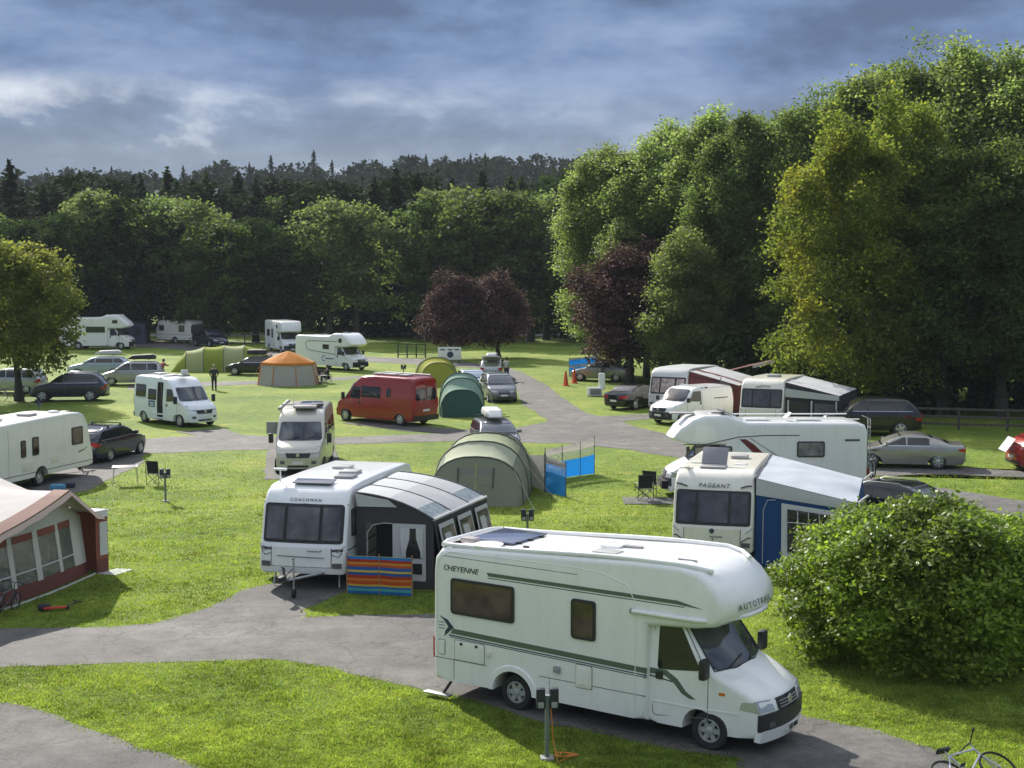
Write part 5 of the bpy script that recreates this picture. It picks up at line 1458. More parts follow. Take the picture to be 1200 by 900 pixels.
def ex_left(t, f, xf, xr, w, H):
    for x0, x1, z0, z1 in ((.6, 1.1, .80, 1.12), (-1.2, -.5, .70, 1.1)): side('locker_door', rect(x0, z0, x1, z1, .03, 2), -1, w, .008, cream_gel, t, f, bev=.004)
    side('door_seam', [(-1.98, .5), (-1.97, .5), (-1.97, 2.35), (-1.98, 2.35)], -1, w, .003, seam_m, t, f)
    side('swirl', rpoly([(xf - 1.15, 1.05), (xf - .7, 1.12), (xf - .35, 1.22), (xf - .75, 1.06), (xf - 1.1, 1.0)], .02, 2), -1, w, .004, trim_g, t, f)
    bm = bmesh.new(); lathe_bm(bm, [(.08, H), (.24, H + .04), (.18, H + .10), (.02, H + .12)], 18, 'Z', (1.9, -.4, 0)); finish(bm, 'satellite_dome', white_clean, t)
    roof_vent(t, (.6, -.1, H), (.5, .6), .12, grey_pl); roof_vent(t, (-1.4, .1, H), (.7, .7), .09)
    rbox('roof_vent', (2.5, -.5, H - .0), (.3, .3, .06), grey_pl, t, .02)
caravan('touring_caravan', 'pale cream caravan side-on behind the dark estate car, cut by the left edge', -19.15, 54.5, 73, cream_pale, L=6.8, H=2.62, gm=glass_b, fx=3.55, wins=[(-1, 2.0, 2.75, 1.35, 2.05), (-1, -.55, -.15, 1.25, 1.95), (-1, -1.25, -.95, 1.25, 1.9)], extras=ex_left, stripe=False)
gp = G(213, 402)
caravan('touring_caravan', 'small far caravan with rounded end, parked under the woods', gp.x, gp.y, -28, cream_pale, L=5.4, H=2.55, wins=[(-1, -2.2, -1.5, 1.4, 2.0), (-1, .6, 1.4, 1.3, 2.0)], gm=grey_g)
caravan('touring_caravan', 'caravan with pale curtains and red-trimmed awning behind the white panel van', 10.2, 83.4, -118, mat('grey_white_gelcoat', (.50, .51, .50), .4), L=6.0, H=2.6, gm=mat('curtained_window', (.34, .27, .24), .15, var=.5, vscale=5), hitch=False)
caravan('touring_caravan', 'cream caravan with dark front windows and grey awning under the trees', 14.0, 75.6, -114, cream_gel, L=6.0, H=2.6, gm=mat('purple_window', (.055, .05, .06), .08, var=.4), hitch=False, extras=lambda t, f, xf, xr, w, H: (tubes('swoosh', [[f(xf - .37, -.35, 2.22), f(xf - .37, 0, 2.30), f(xf - .37, .4, 2.28)]], .02, dgrey_pl, t, 5), roof_vent(t, (.5, .1, H), (.7, .6), .14, grey_pl)))

# ------------------------------------------------------------------ other motorhomes
def ex_mh4(t, f, fc, xf, xr, w, H, xb):
    s = 1
    ln = [f(xf - .45, s * (w + .002), 2.0)] + [f(X, s * (w + .004), z) for X, z in ((xf - 1.3, 2.0), (xf - 1.9, 2.12), (xf - 2.6, 2.28), (xf - 3.6, 2.34), (xf - 4.8, 2.34))]
    tubes('bow_line', [ln], .018, dgrey_pl, t, 5)
    side('stripe', [(-.9, 1.35), (-.55, 1.35), (.35, 2.2), (.1, 2.2), (-.2, 2.0)], s, w, .004, mat('maroon_stripe', (.13, .015, .02), .4), t, f)
    side('stripe_line', [(-1.3, 1.45), (-1.22, 1.45), (.0, 2.25), (-.06, 2.25)], s, w, .004, grey_pl, t, f)
    z = H - .21
    for X, Y, a, b, h_ in ((-.4, .3, .9, .5, .08), (-2.3, .2, .9, .6, .06), (1.0, 0, .5, .5, .08), (2.3, 0, .9, .5, .05)): roof_vent(t, (X, Y, z if X < .9 else H), (a, b), h_, white_clean if X < 0 else grey_pl)
    roof_panel(t, (.75, .5, z + .12), (.8, .7), mat('vent_smoke', (.22, .22, .23), .3), .1, -.35, 'open_rooflight')
    rbox('satellite_dish', (-1.55, .3, z + .18), (.30, .46, .05), white_clean, t, .02, ry=.7)
    for sy in (-1, 1): tubes('roof_rail', [[(xr + .3, sy * .95, z + .10), (.4, sy * .95, z + .10), (.7, sy * .95, H + .05)]], .02, white_clean, t, 6)
    tubes('ladder', [[(xr - .12, .55, .9), (xr - .12, .55, 2.9), (xr + .1, .55, 3.0)], [(xr - .12, .9, .9), (xr - .12, .9, 2.9), (xr + .1, .9, 3.0)]] + [[(xr - .12, .55, 1.1 + .3 * k), (xr - .12, .9, 1.1 + .3 * k)] for k in range(6)], .018, steel, t, 5)
    side('lettering_panel', rect(xr + .3, 2.12, xr + .85, 2.2, .01, 1), s, w, .004, dgrey_pl, t, f)
coachbuilt('motorhome', 'long white overcab motorhome side-on, with bicycles on its tail', 8.55, 52.2, 180.5, white_clean, L=7.3, H=3.02, style='hump', cab='old', wins=[(1, -2.75, -1.75, 1.55, 2.12), (1, .6, 2.0, 1.5, 1.95)], extras=ex_mh4, overw=glass_l, cabdoor=True)
def ex_mh14(t, f, fc, xf, xr, w, H, xb):
    s = -1
    tubes('stripe_outline', [[f(X, s * (w + .003), z) for X, z in ((xb + .3, 2.42), (-2.4, 2.42), (-2.75, 2.25), (-2.6, 1.75), (-2.2, 1.6), (xb + .1, 1.35))]], .028, trim_g, t, 5)
    blue = mat('logo_blue', (.03, .12, .30), .5)
    bm = bmesh.new(); a = [(-.5 + .22 * math.cos(q * .5), s * (w + .01), .98 + .22 * math.sin(q * .5)) for q in range(1, 12)]; tube_bm(bm, a, .03, 5); finish(bm, 'logo_ring', blue, t)
    side('logo_bar', rect(-.3, .92, .75, 1.02, .02, 1), s, w, .004, blue, t, f)
    roof_vent(t, (1.2, 0, H + .02), (.5, .5), .08, dgrey_pl); roof_vent(t, (-1.5, 0, H - .23), (.5, .5), .08)
coachbuilt('motorhome', 'white overcab motorhome with green outline stripe, facing right on the far road', -14.4, 117.2, -40, white_clean, L=7.1, H=3.08, style='hump', cab='new', wins=[(-1, -.6, .15, 1.75, 2.15), (-1, 1.35, 1.8, 2.35, 2.7)], extras=ex_mh14, scale=.97)
gp = G(338, 412)
coachbuilt('motorhome', 'white box-nosed motorhome partly hidden behind the striped one', -22.6, 141.5, -66, white_clean, L=6.6, H=3.1, style='box', cab='new', wins=[(-1, -2.6, -1.6, 1.5, 2.2), (-1, -.8, -.3, 1.4, 2.3), (-1, 1.0, 1.4, 2.4, 2.8)])
coachbuilt('motorhome', 'white overcab motorhome half hidden by the golden green tree', -42.0, 146.0, -4, white_gel, L=6.8, H=3.2, style='hump', cab='new', wins=[(-1, -1.2, .6, 1.6, 2.15), (-1, 1.3, 1.9, 2.45, 2.75)], scale=1.1)
# ------------------------------------------------------------------ vans
def ex_vw(t, f, xf, xr, w, H):
    side('sticker', rect(-1.15, .92, -.55, 1.25, .02, 1), -1, w, .022, mat('sticker_blue', (.03, .10, .20), .4), t, f)
    for k in range(2): side('sticker_line', rect(-1.0, .98 + .12 * k, -.62, 1.04 + .12 * k, .0), -1, w, .026, white_clean, t, f)
    for X, Y, a, b, h_ in ((-1.6, .1, .6, .6, .08), (-.6, .2, 1.0, .7, .04), (.7, 0, .5, .5, .10)): roof_vent(t, (X, Y, H), (a, b), h_, dgrey_pl if h_ < .05 else grey_pl)
    rbox('satellite_panel', (.62, .1, H + .22), (.08, .42, .26), white_clean, t, .02)
    side('rail_cover', [(-2.4, 1.36), (-1.35, 1.36), (-1.35, 1.39), (-2.4, 1.39)], -1, w, .015, grey_pl, t, f)
van('campervan', 'white campervan with its sliding door open, behind the dark estate car', -18.05, 76.3, -44, mat('bluish_white_paint', (.74, .78, .80), .25, coat=.6), L=5.4, wb=3.45, H=2.58, wins=[(-1, -2.45, -1.45, 1.42, 2.08), (-1, -1.22, -.42, 1.30, 1.88)], door=(-1, -.34, .22), bumper=None, skirt=True, extras=ex_vw, scale=1.0)
def ex_v352(t, f, xf, xr, w, H):
    tubes('awning_case', [[(xr + .4, -w + .06, H - .02), (xf - 2.2, -w + .06, H - .04)]], .075, grey_pl, t, 8)
    roof_panel(t, (-.9, .2, H + .03), (1.3, .9), mat('solar_cells', (.10, .12, .19), .12, spec=.8), .05)
    roof_vent(t, (.6, .1, H), (.9, .95), .10, mat('vent_clear', (.40, .36, .36), .3)); roof_vent(t, (.2, .55, H), (.3, .5), .14, dgrey_pl)
    tubes('aerial_mast', [[(.95, -.35, H), (.95, -.35, H + .42)]], .02, white_clean, t, 6)
    tubes('roof_bar', [[(.3, -w + .1, H + .10), (.3, w - .2, H + .10)]], .025, grey_pl, t, 6)
    bm = bmesh.new(); boxm(bm, (xf - 1.9, -w - .2, 1.75), (.06, .5, .5)); finish(bm, 'windscreen_blind', grey_pl, t)
van('campervan', 'cream-silver campervan facing straight out, above the air-awning caravan', -8.76, 59.82, -87.5, mat('champagne_paint', (.52, .50, .43), .3, metal=.25, coat=.6), L=5.99, H=2.55, wins=[(1, -2.4, -1.4, 1.4, 2.0), (1, -1.1, .1, 1.35, 1.95)], extras=ex_v352)
def ex_red(t, f, xf, xr, w, H):
    for X, Y, a, b in ((-1.7, .1, .6, .6), (.2, .1, .6, .6), (-.7, .1, .9, .6)): roof_vent(t, (X, Y, H), (a, b), .08, grey_pl)
    tubes('awning_case', [[(xr + .5, -w + .08, H), (xf - 2.2, -w + .08, H)]], .07, grey_pl, t, 8)
    sv = mat('silver_screen_cover', (.55, .57, .6), .35, metal=.5)
    fpan('screen_cover', rpoly([(-w - .02, -.05), (w + .02, -.05), (w - .06, 1.05), (-w + .06, 1.05)], .1, 3), (xf - .74, 1.30), (xf - 1.54, 2.12), .05, sv, t, f, sink=0)
    rbox('rear_lamp_bar', (xr, 0, 2.3), (.05, .4, .05), lamp_r, t, .01)
redm = paint('red_paint', (.27, .007, .009), .25, dirt=.0)
van('campervan', 'dark red high-roof campervan with silver windscreen cover', -6.94, 77.0, 142, redm, L=5.99, H=2.6, wins=[(1, -.65, .78, 1.40, 2.0), (1, -1.38, -1.08, 1.5, 1.95), (-1, -1, .4, 1.4, 2)], bumper=None, skirt=True, extras=ex_red)
van('panel_van', 'small white panel van with black bumper, facing left beside two caravans', 9.68, 77.18, -140, white_clean, L=5.0, wb=3.1, H=1.97, Wd=1.95, small=True, bumper=plastic, rear_window=True, extras=lambda t, f, xf, xr, w, H: side('side_rail', [(-2.0, 1.28), (-.9, 1.28), (-.9, 1.33), (-2.0, 1.33)], 1, w, .01, plastic, t, f))
# ------------------------------------------------------------------ cars
navy = paint('navy_paint', (.012, .018, .038), .2, dirt=.04)
black = paint('black_paint', (.008, .008, .010), .18, dirt=.0)
silver = paint('silver_paint', (.42, .43, .43), .3, metal=.55, dirt=.06)
greyp = paint('grey_paint', (.13, .14, .155), .28, metal=.4, dirt=.05)
champ = paint('champagne_grey_paint', (.30, .30, .26), .28, metal=.5, dirt=.05)
lblue = paint('light_blue_paint', (.34, .42, .50), .3, metal=.3, dirt=.05)
boxg = mat('grey_box_shell', (.46, .46, .46), .35)
boxw = mat('pale_box_shell', (.62, .62, .60), .3)
boxk = mat('black_box_shell', (.015, .015, .017), .4)
car('estate_car', 'dark blue estate car with roof bars in front of the cream caravan', 'car', -17.9, 62.6, 77, 'estate', navy, rails=alloy, bars=True)
car('suv', 'dark blue large estate car side-on under the golden green tree', 'car', -28.0, 89.5, 187, 'suv', navy, rails=alloy)
car('people_carrier', 'silver people carrier with a black roof box', 'car', -27.2, 101.6, 190, 'mpv', silver, box=boxk)
gp = G(110, 441)
car('estate_car', 'silver-blue car with a grey roof box, behind the dark blue one', 'car', gp.x, gp.y + 1, 186, 'estate', lblue, box=boxg)
gp = G(163, 400)
car('suv', 'black off-roader facing out beside the far caravan', 'car', gp.x, gp.y, -84, 'suv', black, scale=1.05)
gp = G(247, 406)
car('suv', 'navy off-roader hitched in front of the far caravan', 'car', gp.x, gp.y, -50, 'suv', navy, scale=1.05)
gp = G(298, 439)
car('estate_car', 'black car loaded with roof luggage beside the orange tent', 'car', gp.x, gp.y, 178, 'estate', black, bars=True, rails=None)
car('saloon_car', 'grey-green saloon with door and boot lid open under the purple tree', 'car', 6.53, 105.3, 166, 'sedan', champ, boot_open=True, door_open=True)
car('saloon_car', 'black saloon seen from behind, beside the caravan with pale curtains', 'car', 7.55, 85.0, 48, 'sedan', black, plate=plate_w)
car('coupe', 'silver four-door coupe parked side-on by the rail fence', 'car', 16.55, 59.82, 170, 'coupe', mat('warm_silver_paint', (.36, .355, .32), .25, metal=.6, coat=.6), wheels=7)
car('suv', 'large black pickup-like car in deep shade under the trees', 'car', 17.8, 71.2, 175, 'suv', black, scale=1.08)
car('hatchback', 'black car whose bonnet shows behind the blue awning', 'car', 12.75, 45.4, -40, 'hatch', black, rails=steel)
gp = G(1178, 552)
car('hatchback', 'red car cut by the right edge with a white towel on it', 'car', gp.x + 2.35, gp.y + .6, 5, 'hatch', paint('bright_red_paint', (.30, .014, .012), .25, dirt=.02), plate=plate_w)
car('people_carrier', 'dark grey people carrier facing out on the curving lane', 'car', -.9, 89.8, -79, 'mpv', greyp, scale=1.0)
gp = G(577, 445)
car('estate_car', 'pale car with its tailgate up and a roof box, behind the dark people carrier', 'car', gp.x, gp.y + 2, 88, 'estate', silver, box=boxw, boot_open=True)
gp = G(552, 462)
car('hatchback', 'light blue car half hidden behind the green tent', 'car', gp.x, gp.y + 2, -80, 'hatch', lblue)
car('estate_car', 'grey car with a pale roof box behind the sage tunnel tent', 'car', -.75, 64.0, -80, 'estate', greyp, box=boxw)
gp = G(8, 462)
car('people_carrier', 'pale silver car in the shade of the golden green tree', 'car', gp.x, gp.y + 1, 175, 'mpv', silver)
# ------------------------------------------------------------------ cloth, tents and awnings
def cloth(name, col, trans=.3, rough=.8, stripes=None):
    m = bpy.data.materials.new(name)
    m.use_nodes = True
    t = m.node_tree
    t.nodes.clear()
    c = None
    if stripes:      # printed stripes along object Z
        tcn = N(t, 'ShaderNodeTexCoord')
        sp3 = N(t, 'ShaderNodeSeparateXYZ')
        t.links.new(tcn.outputs['Object'], sp3.inputs[0])
        fr = mth(t, 'FRACT', mth(t, 'DIVIDE', sp3.outputs[2], stripes[0]))
        c = ramp(t, stripes[1], fr, 'CONSTANT').outputs[0]
    d = N(t, 'ShaderNodeBsdfPrincipled', Roughness=rough)
    d.inputs['Base Color'].default_value = (*col, 1)
    d.inputs['Specular IOR Level'].default_value = .25
    tr = N(t, 'ShaderNodeBsdfTranslucent')
    tr.inputs[0].default_value = (*col, 1)
    if c is not None:
        t.links.new(c, d.inputs['Base Color']); t.links.new(c, tr.inputs[0])
    mx = N(t, 'ShaderNodeMixShader'); mx.inputs[0].default_value = trans
    tc2 = N(t, 'ShaderNodeTexCoord')
    nz = N(t, 'ShaderNodeTexNoise', Scale=2.2, Detail=5.0)
    t.links.new(tc2.outputs['Object'], nz.inputs['Vector'])
    bp = N(t, 'ShaderNodeBump', Strength=.35, Distance=.06)
    t.links.new(nz.outputs[0], bp.inputs['Height']); t.links.new(bp.outputs[0], d.inputs['Normal'])
    t.links.new(d.outputs[0], mx.inputs[1]); t.links.new(tr.outputs[0], mx.inputs[2])
    o = N(t, 'ShaderNodeOutputMaterial'); t.links.new(mx.outputs[0], o.inputs[0])
    return m
def clearfilm(name, col=(.30, .32, .33), a=.55):
    m = bpy.data.materials.new(name); m.use_nodes = True
    t = m.node_tree; b = t.nodes['Principled BSDF']
    b.inputs['Base Color'].default_value = (*col, 1); b.inputs['Roughness'].default_value = .12
    b.inputs['Alpha'].default_value = a
    nz = N(t, 'ShaderNodeTexNoise', Scale=3.0, Detail=4.0, Distortion=1.0)
    tc2 = N(t, 'ShaderNodeTexCoord'); t.links.new(tc2.outputs['Object'], nz.inputs['Vector'])
    bp = N(t, 'ShaderNodeBump', Strength=.7, Distance=.08)
    t.links.new(nz.outputs[0], bp.inputs['Height']); t.links.new(bp.outputs[0], b.inputs['Normal'])
    return m
film = clearfilm('clear_film', (.12, .13, .13), .62)
film_l = clearfilm('pale_clear_film', (.50, .52, .52), .30)
film_d = clearfilm('dark_film', (.025, .028, .03), .85)
c_char = cloth('charcoal_cloth', (.055, .055, .058), .08)
c_lgrey = cloth('light_grey_cloth', (.58, .59, .60), .25)
c_white = cloth('white_cloth', (.70, .71, .72), .25)
c_blue = cloth('blue_cloth', (.02, .075, .22), .15)
c_maroon = cloth('maroon_cloth', (.14, .05, .045), .1)
c_brick = cloth('brick_cloth', (.24, .085, .06), .15)
c_cream = cloth('cream_cloth', (.62, .62, .58), .3)
rope_m = mat('guy_rope', (.5, .5, .45), .8)
pole_m = mat('tent_pole', (.10, .10, .10), .4, metal=.4)

# air awning on the white caravan (built in that caravan's frame, its own thing)
aw = thing('air_awning', 'charcoal and pale grey air awning fixed to the white caravan', 'awning', (-4.67, 39.79, 0), -102.4)
YI = 1.15
xs = [2.62, 1.65, .65, -.35, -1.3]
def awp(x, u):    # roof: u=0 on the caravan, 1 at the eaves
    yo = 3.28 + (.46 * (2.62 - x) / 3.9)
    return Vector((x, YI + (yo - YI) * u, 2.50 - .14 * u - .50 * u ** 2.3))
xs = [2.62, 1.30, -.02, -1.3]
c_roof = cloth('awning_roof_cloth', (.66, .67, .68), .35)
c_roof2 = cloth('awning_roof_cloth_grey', (.55, .56, .58), .35)
film_b = clearfilm('bluish_roof_window', (.24, .29, .31), .85)
for i in range(3):
    for j, (u0, u1) in enumerate(((0, .42), (.42, .78), (.78, .96), (.96, 1.0))):
        g = [[awp(xs[i] + (xs[i + 1] - xs[i]) * a / 6, u0 + (u1 - u0) * b / 5) + Vector((0, 0, .02 * math.sin(math.pi * a / 6) + .006 * noise.noise(Vector((a, b, i + j * 3)))))
              for b in range(6)] for a in range(7)]
        sheet('roof_panel', g, c_roof if j == 0 else (c_roof2 if j != 2 or i == 1 else film_b), aw, .010)
for x in xs:
    tubes('roof_beam', [[awp(x, u) + Vector((0, 0, .012)) for u in np.linspace(0, 1, 9)]], .011 if x not in (xs[0], xs[-1]) else .02, dgrey_pl, aw, 6)
tubes('eaves_beam', [[awp(x, 1) for x in np.linspace(2.62, -1.3, 5)]], .04, c_lgrey, aw, 6)
quad('valance', awp(2.64, 0) + Vector((0, .0, -.02)), awp(2.64, .42) + Vector((0, 0, -.03)), awp(2.64, .42) + Vector((0, .25, -.22)), awp(2.64, 0) + Vector((0, 0.05, -.36)), c_lgrey, aw, 6, 3)
# front end wall with doorway
XE = 2.60
def wall_top(y):
    u = (y - YI) / (3.28 - YI)
    return 2.50 - .14 * u - .50 * max(0, u) ** 2.3
def wallpiece(nm, y0, y1, z0, z1, m, dx=0.0, parent=aw, n=6, th=.012):
    g = []
    for i in range(n + 1):
        y = y0 + (y1 - y0) * i / n
        zt = wall_top(y) - .02 if z1 is None else z1
        g.append([Vector((XE + dx, y, z0 + (zt - z0) * k / 4)) for k in range(5)])
    return sheet(nm, g, m, parent, th)
wallpiece('end_wall_head', 1.16, 3.27, 1.72, None, c_char)
wallpiece('end_wall_strip', 1.16, 1.42, 0, 1.72, c_char)
wallpiece('doorway_shade_sheet', 1.42, 2.15, .02, 1.72, c_char, dx=-.9)  # charcoal sheet set back in the opening stands for the shaded interior
wallpiece('end_wall_panel', 2.15, 3.05, 0, 1.72, c_lgrey, dx=0)
wallpiece('end_wall_strip', 3.05, 3.27, 0, 1.75, c_char)
wallpiece('window', 2.42, 2.95, .82, 1.60, film_d, dx=.02)
wallpiece('window', 2.35, 2.95, .40, .68, film_d, dx=.02)
for (ya, yb, yc) in ((2.36, 2.62, 2.44), (2.80, 2.98, 2.94)):
    sheet('curtain', [[Vector((XE + .04 + .02 * math.sin(i * 1.7), ya + (yb - ya) * i / 6 if k > 1 else yc + (yb - ya) * .45 * (i / 6 - .3), [.84, 1.0, 1.35, 1.62][k])) for k in range(4)] for i in range(7)], c_white, aw, .008)
wallpiece('mud_skirt', 2.15, 3.27, 0, .22, c_char, dx=.02)
tubes('door_zip', [[(XE + .02, 1.46, .1), (XE + .02, 1.46, 1.45), (XE + .02, 1.62, 1.66), (XE + .02, 1.9, 1.72), (XE + .02, 2.15, 1.72)]], .012, c_lgrey, aw, 5)
# outer wall, sloping out to the ground
for i in range(3):
    a, b = xs[i], xs[i + 1]
    ta, tb = awp(a, 1), awp(b, 1)
    ba, bb = Vector((a + .05, ta.y + .35, 0)), Vector((b, tb.y + .35, 0))
    quad('outer_wall', ta, tb, bb, ba, c_char, aw, 5, 5, sag=-.12)
    def Q(u, v): return ta.lerp(tb, u).lerp(ba.lerp(bb, u), v) + Vector((0, .16 * math.sin(math.pi * v) * math.sin(math.pi * u) + .03, 0))
    quad('window_surround', Q(.12, .08), Q(.88, .08), Q(.88, .62), Q(.12, .62), c_lgrey, aw, 3, 3, sag=-.02)
    quad('window', Q(.2, .14), Q(.8, .14), Q(.8, .56), Q(.2, .56), film_d, aw, 3, 3, off=.0, sag=-.08)
bt = [awp(-1.3, u) for u in np.linspace(0, 1, 7)]
sheet('back_wall', [[p, Vector((p.x - .1, p.y, 0))] for p in bt], c_char, aw, .01)

# striped windbreak
sw_cols = [(0.0, (.02, .16, .45)), (.10, (.10, .42, .40)), (.17, (.02, .15, .50)), (.22, (.65, .45, .05)), (.27, (.55, .09, .02)), (.36, (.60, .22, .04)), (.42, (.42, .05, .015)), (.50, (.03, .10, .32)), (.57, (.62, .50, .08)), (.62, (.03, .12, .38)), (.70, (.50, .10, .03)), (.76, (.62, .28, .04)), (.81, (.42, .05, .02)), (.88, (.03, .20, .50)), (.95, (.55, .60, .20))]
c_str = cloth('striped_cloth', (.3, .2, .2), .25, stripes=(1.05, sw_cols))
def windbreak(name, label, pts, hs, m, group=None, rows=None, base=.03):
    o0 = Vector((pts[0][0], pts[0][1], 0))
    t = thing(name, label, 'windbreak', o0)
    P_ = [Vector((p[0], p[1], 0)) - o0 for p in pts]
    for i in range(len(P_) - 1):
        a, b = P_[i], P_[i + 1]
        segs = rows or [(0, 1, m)]
        for (z0, z1, mm) in segs:
            quad('cloth_panel', a + Vector((0, 0, base + hs[i] * z1)), b + Vector((0, 0, base + hs[i + 1] * z1)), b + Vector((0, 0, base + hs[i + 1] * z0)), a + Vector((0, 0, base + hs[i] * z0)), mm, t, 8, 4, sag=.06, thick=.006, wr=.05, seed=i)
    for p, h_ in zip(P_, hs):
        tubes('pole', [[p + Vector((0, 0, -.05)), p + Vector((0, 0, h_ + .10))]], .018, mat('wood_pole', (.25, .16, .09), .7) if m is c_str else pole_m, t, 6)
    return t
windbreak('windbreak', 'multicoloured striped windbreak beside the door of the air awning', [(-4.25, 36.1), (-3.40, 35.95), (-2.55, 35.75)], [.98, .98, .98], c_str)
c_wb = cloth('bright_blue_cloth', (.08, .44, .78), .6)
c_wg = cloth('pale_grey_cloth', (.60, .58, .56), .6)
windbreak('windbreak', 'blue and clear windbreak standing on the grass beyond the tunnel tent', [(1.30, 55.3), (2.0, 56.2), (2.75, 56.9), (3.35, 57.4)], [1.25, 1.25, 1.3, 1.45], c_wb, rows=[(0, .54, c_wb), (.54, .80, film_l), (.80, 1, c_wg)])
windbreak('windbreak', 'short slanting blue windbreak wing nearest the viewer, right of the tunnel tent', [(1.25, 52.7), (1.97, 51.5)], [1.35, 1.25], c_wb, rows=[(0, .58, c_wb), (.58, .82, film_l), (.82, 1, c_wg)])
windbreak('windbreak', 'plain pale grey windbreak panel touching the tunnel tent', [(.45, 55.2), (1.22, 52.9)], [1.05, 1.35], c_wg)
gp, gq = G(667, 441), G(697, 437)
windbreak('windbreak', 'bright blue windbreak with white print by the grey-green saloon', [(gp.x, gp.y), (gp.x + .9, gp.y + 2), (gq.x + .5, gq.y + 1)], [1.35, 1.3, 1.3], c_wb, rows=[(0, .45, c_wb), (.45, .6, c_white), (.6, .9, c_wb), (.9, 1, c_white)])

# blue awning on the cream caravan
aw = thing('porch_awning', 'blue awning with pale roof fixed to the cream caravan behind the bush', 'awning', (6.42, 42.37, 0), -105.7)
def bq(nm, pts, m, nu=6, nv=6, sag=.0, wr=.03, th=.012, seed=3): return quad(nm, *pts, m, aw, nu, nv, sag, th, 0, wr, seed)
T1, T2, T3, T4 = (2.55, 1.16, 2.50), (-1.85, 1.16, 2.60), (-1.45, 3.95, 2.02), (2.95, 3.95, 1.98)
bq('roof_sheet', (T1, T2, T3, T4), cloth('blue_grey_roof', (.50, .54, .59), .2), 12, 10, sag=.10, wr=.10)
tubes('roof_edge_beading', [[T1, T2]], .035, dgrey_pl, aw, 6)
bq('valance', ((2.56, 1.18, 2.48), (2.96, 3.96, 1.96), (2.98, 3.96, 1.76), (2.60, 1.18, 2.02)), c_lgrey, 8, 3)
bq('front_end_wall', ((2.56, 1.18, 2.05), (2.96, 3.96, 1.78), (3.0, 4.1, 0), (2.6, 1.16, 0)), c_blue, 8, 8, sag=-.05)
def bw(u, v, o=.05): 
    a = Vector((2.56, 1.18, 2.05)).lerp(Vector((2.96, 3.96, 1.78)), u); b = Vector((2.6, 1.16, 0)).lerp(Vector((3.0, 4.1, 0)), u)
    return a.lerp(b, v) + Vector((o, -.01, 0))
bq('window_surround', (bw(.26, .07), bw(.80, .07), bw(.80, .85), bw(.26, .85)), c_white, 3, 3, wr=0, sag=-.06)
bq('window', (bw(.32, .14, .08), bw(.74, .14, .08), bw(.74, .76, .08), bw(.32, .76, .08)), film_d, 3, 3, wr=0, sag=-.06)
for k in range(3): tubes('window_bar', [[bw(.32 + .105 * (k + 1), .14, .16), bw(.32 + .105 * (k + 1), .76, .16)]], .012, c_white, aw, 5)
tubes('window_bar', [[bw(.32, .32, .15), bw(.53, .30, .17), bw(.74, .32, .15)]], .012, c_white, aw, 5)
bq('outer_wall', ((2.96, 3.96, 1.95), (-1.45, 3.96, 2.0), (-1.45, 4.1, 0), (3.0, 4.1, 0)), c_blue, 8, 6)
bq('back_wall', ((-1.85, 1.16, 2.55), (-1.45, 3.95, 2.0), (-1.45, 4.1, 0), (-1.85, 1.16, 0)), c_blue, 4, 4)
tubes('door_zip', [[bw(.08, .95, .03), bw(.08, .2, .03), bw(.12, .06, .03), bw(.2, .04, .03)]], .012, c_lgrey, aw, 5)
for yy in ((1.6), (3.9)):
    tubes('guy_peg', [[(-1.4 if yy > 2 else 3.0, 4.0, 2.0), (-1.2 if yy > 2 else 3.3, 4.25, 2.25)]], .03, c_white, aw, 5)

# awnings of the two caravans under the trees
def small_awning(label, x, y, h, cols, out=2.8, x0=-2.2, x1=2.4, ht=2.5, lo=1.9, win=True):
    global aw
    aw = thing('porch_awning', label, 'awning', (x, y, 0), h)
    bq('roof_sheet', ((x1, 1.14, ht), (x0, 1.14, ht), (x0, 1.14 + out, lo), (x1 + .1, 1.14 + out, lo)), cols[0], 8, 8, sag=.06, wr=.06)
    bq('roof_stripe', ((x1 - .9, 1.14, ht + .03), (x1 - 1.4, 1.14, ht + .03), (x1 - 1.4, 1.14 + out, lo + .02), (x1 - .9, 1.14 + out, lo + .02)), cols[1], 3, 8, sag=.06, wr=.02)
    bq('end_wall', ((x1, 1.16, ht), (x1 + .1, 1.14 + out, lo), (x1 + .12, 1.3 + out, 0), (x1, 1.16, 0)), cols[2], 5, 5)
    bq('outer_wall', ((x1 + .1, 1.14 + out, lo), (x0, 1.14 + out, lo), (x0, 1.3 + out, 0), (x1 + .12, 1.3 + out, 0)), cols[2], 5, 5)
    bq('valance', ((x1 + .14, 1.16, ht - .3), (x1 + .24, 1.14 + out, lo - .02), (x1 + .24, 1.14 + out, lo - .25), (x1 + .14, 1.16, lo - .15)), cols[1], 8, 2)
    if win:
        bq('window', ((x1 + .16, 1.4, lo - .35), (x1 + .2, 2.4, lo - .4), (x1 + .22, 2.4, .75), (x1 + .18, 1.4, .75)), film_d, 2, 2, wr=0)
        bq('window', ((x1 + .2, 2.7, lo - .42), (x1 + .24, 3.7, lo - .45), (x1 + .26, 3.75, .75), (x1 + .22, 2.7, .75)), film, 2, 2, wr=0)
        for yy in (1.35, 2.55, 3.8): tubes('wall_trim', [[(x1 + .2, yy, lo - .3), (x1 + .26, yy, .1)]], .05, c_white, aw, 4)
small_awning('grey and dark red awning on the caravan with pale curtains', 10.2, 83.4, -118, (c_lgrey, c_maroon, c_maroon), out=3.0, ht=2.5, lo=1.8, win=False)
small_awning('pale grey awning with white framed windows under drooping branches', 14.0, 75.6, -114, (c_lgrey, c_lgrey, c_char))
gp = G(860, 470)
aw = thing('porch_canopy', 'dark red and cream canopy sticking up between the two tree-shaded caravans', 'awning', (12.7, 84.5, 0), -10)
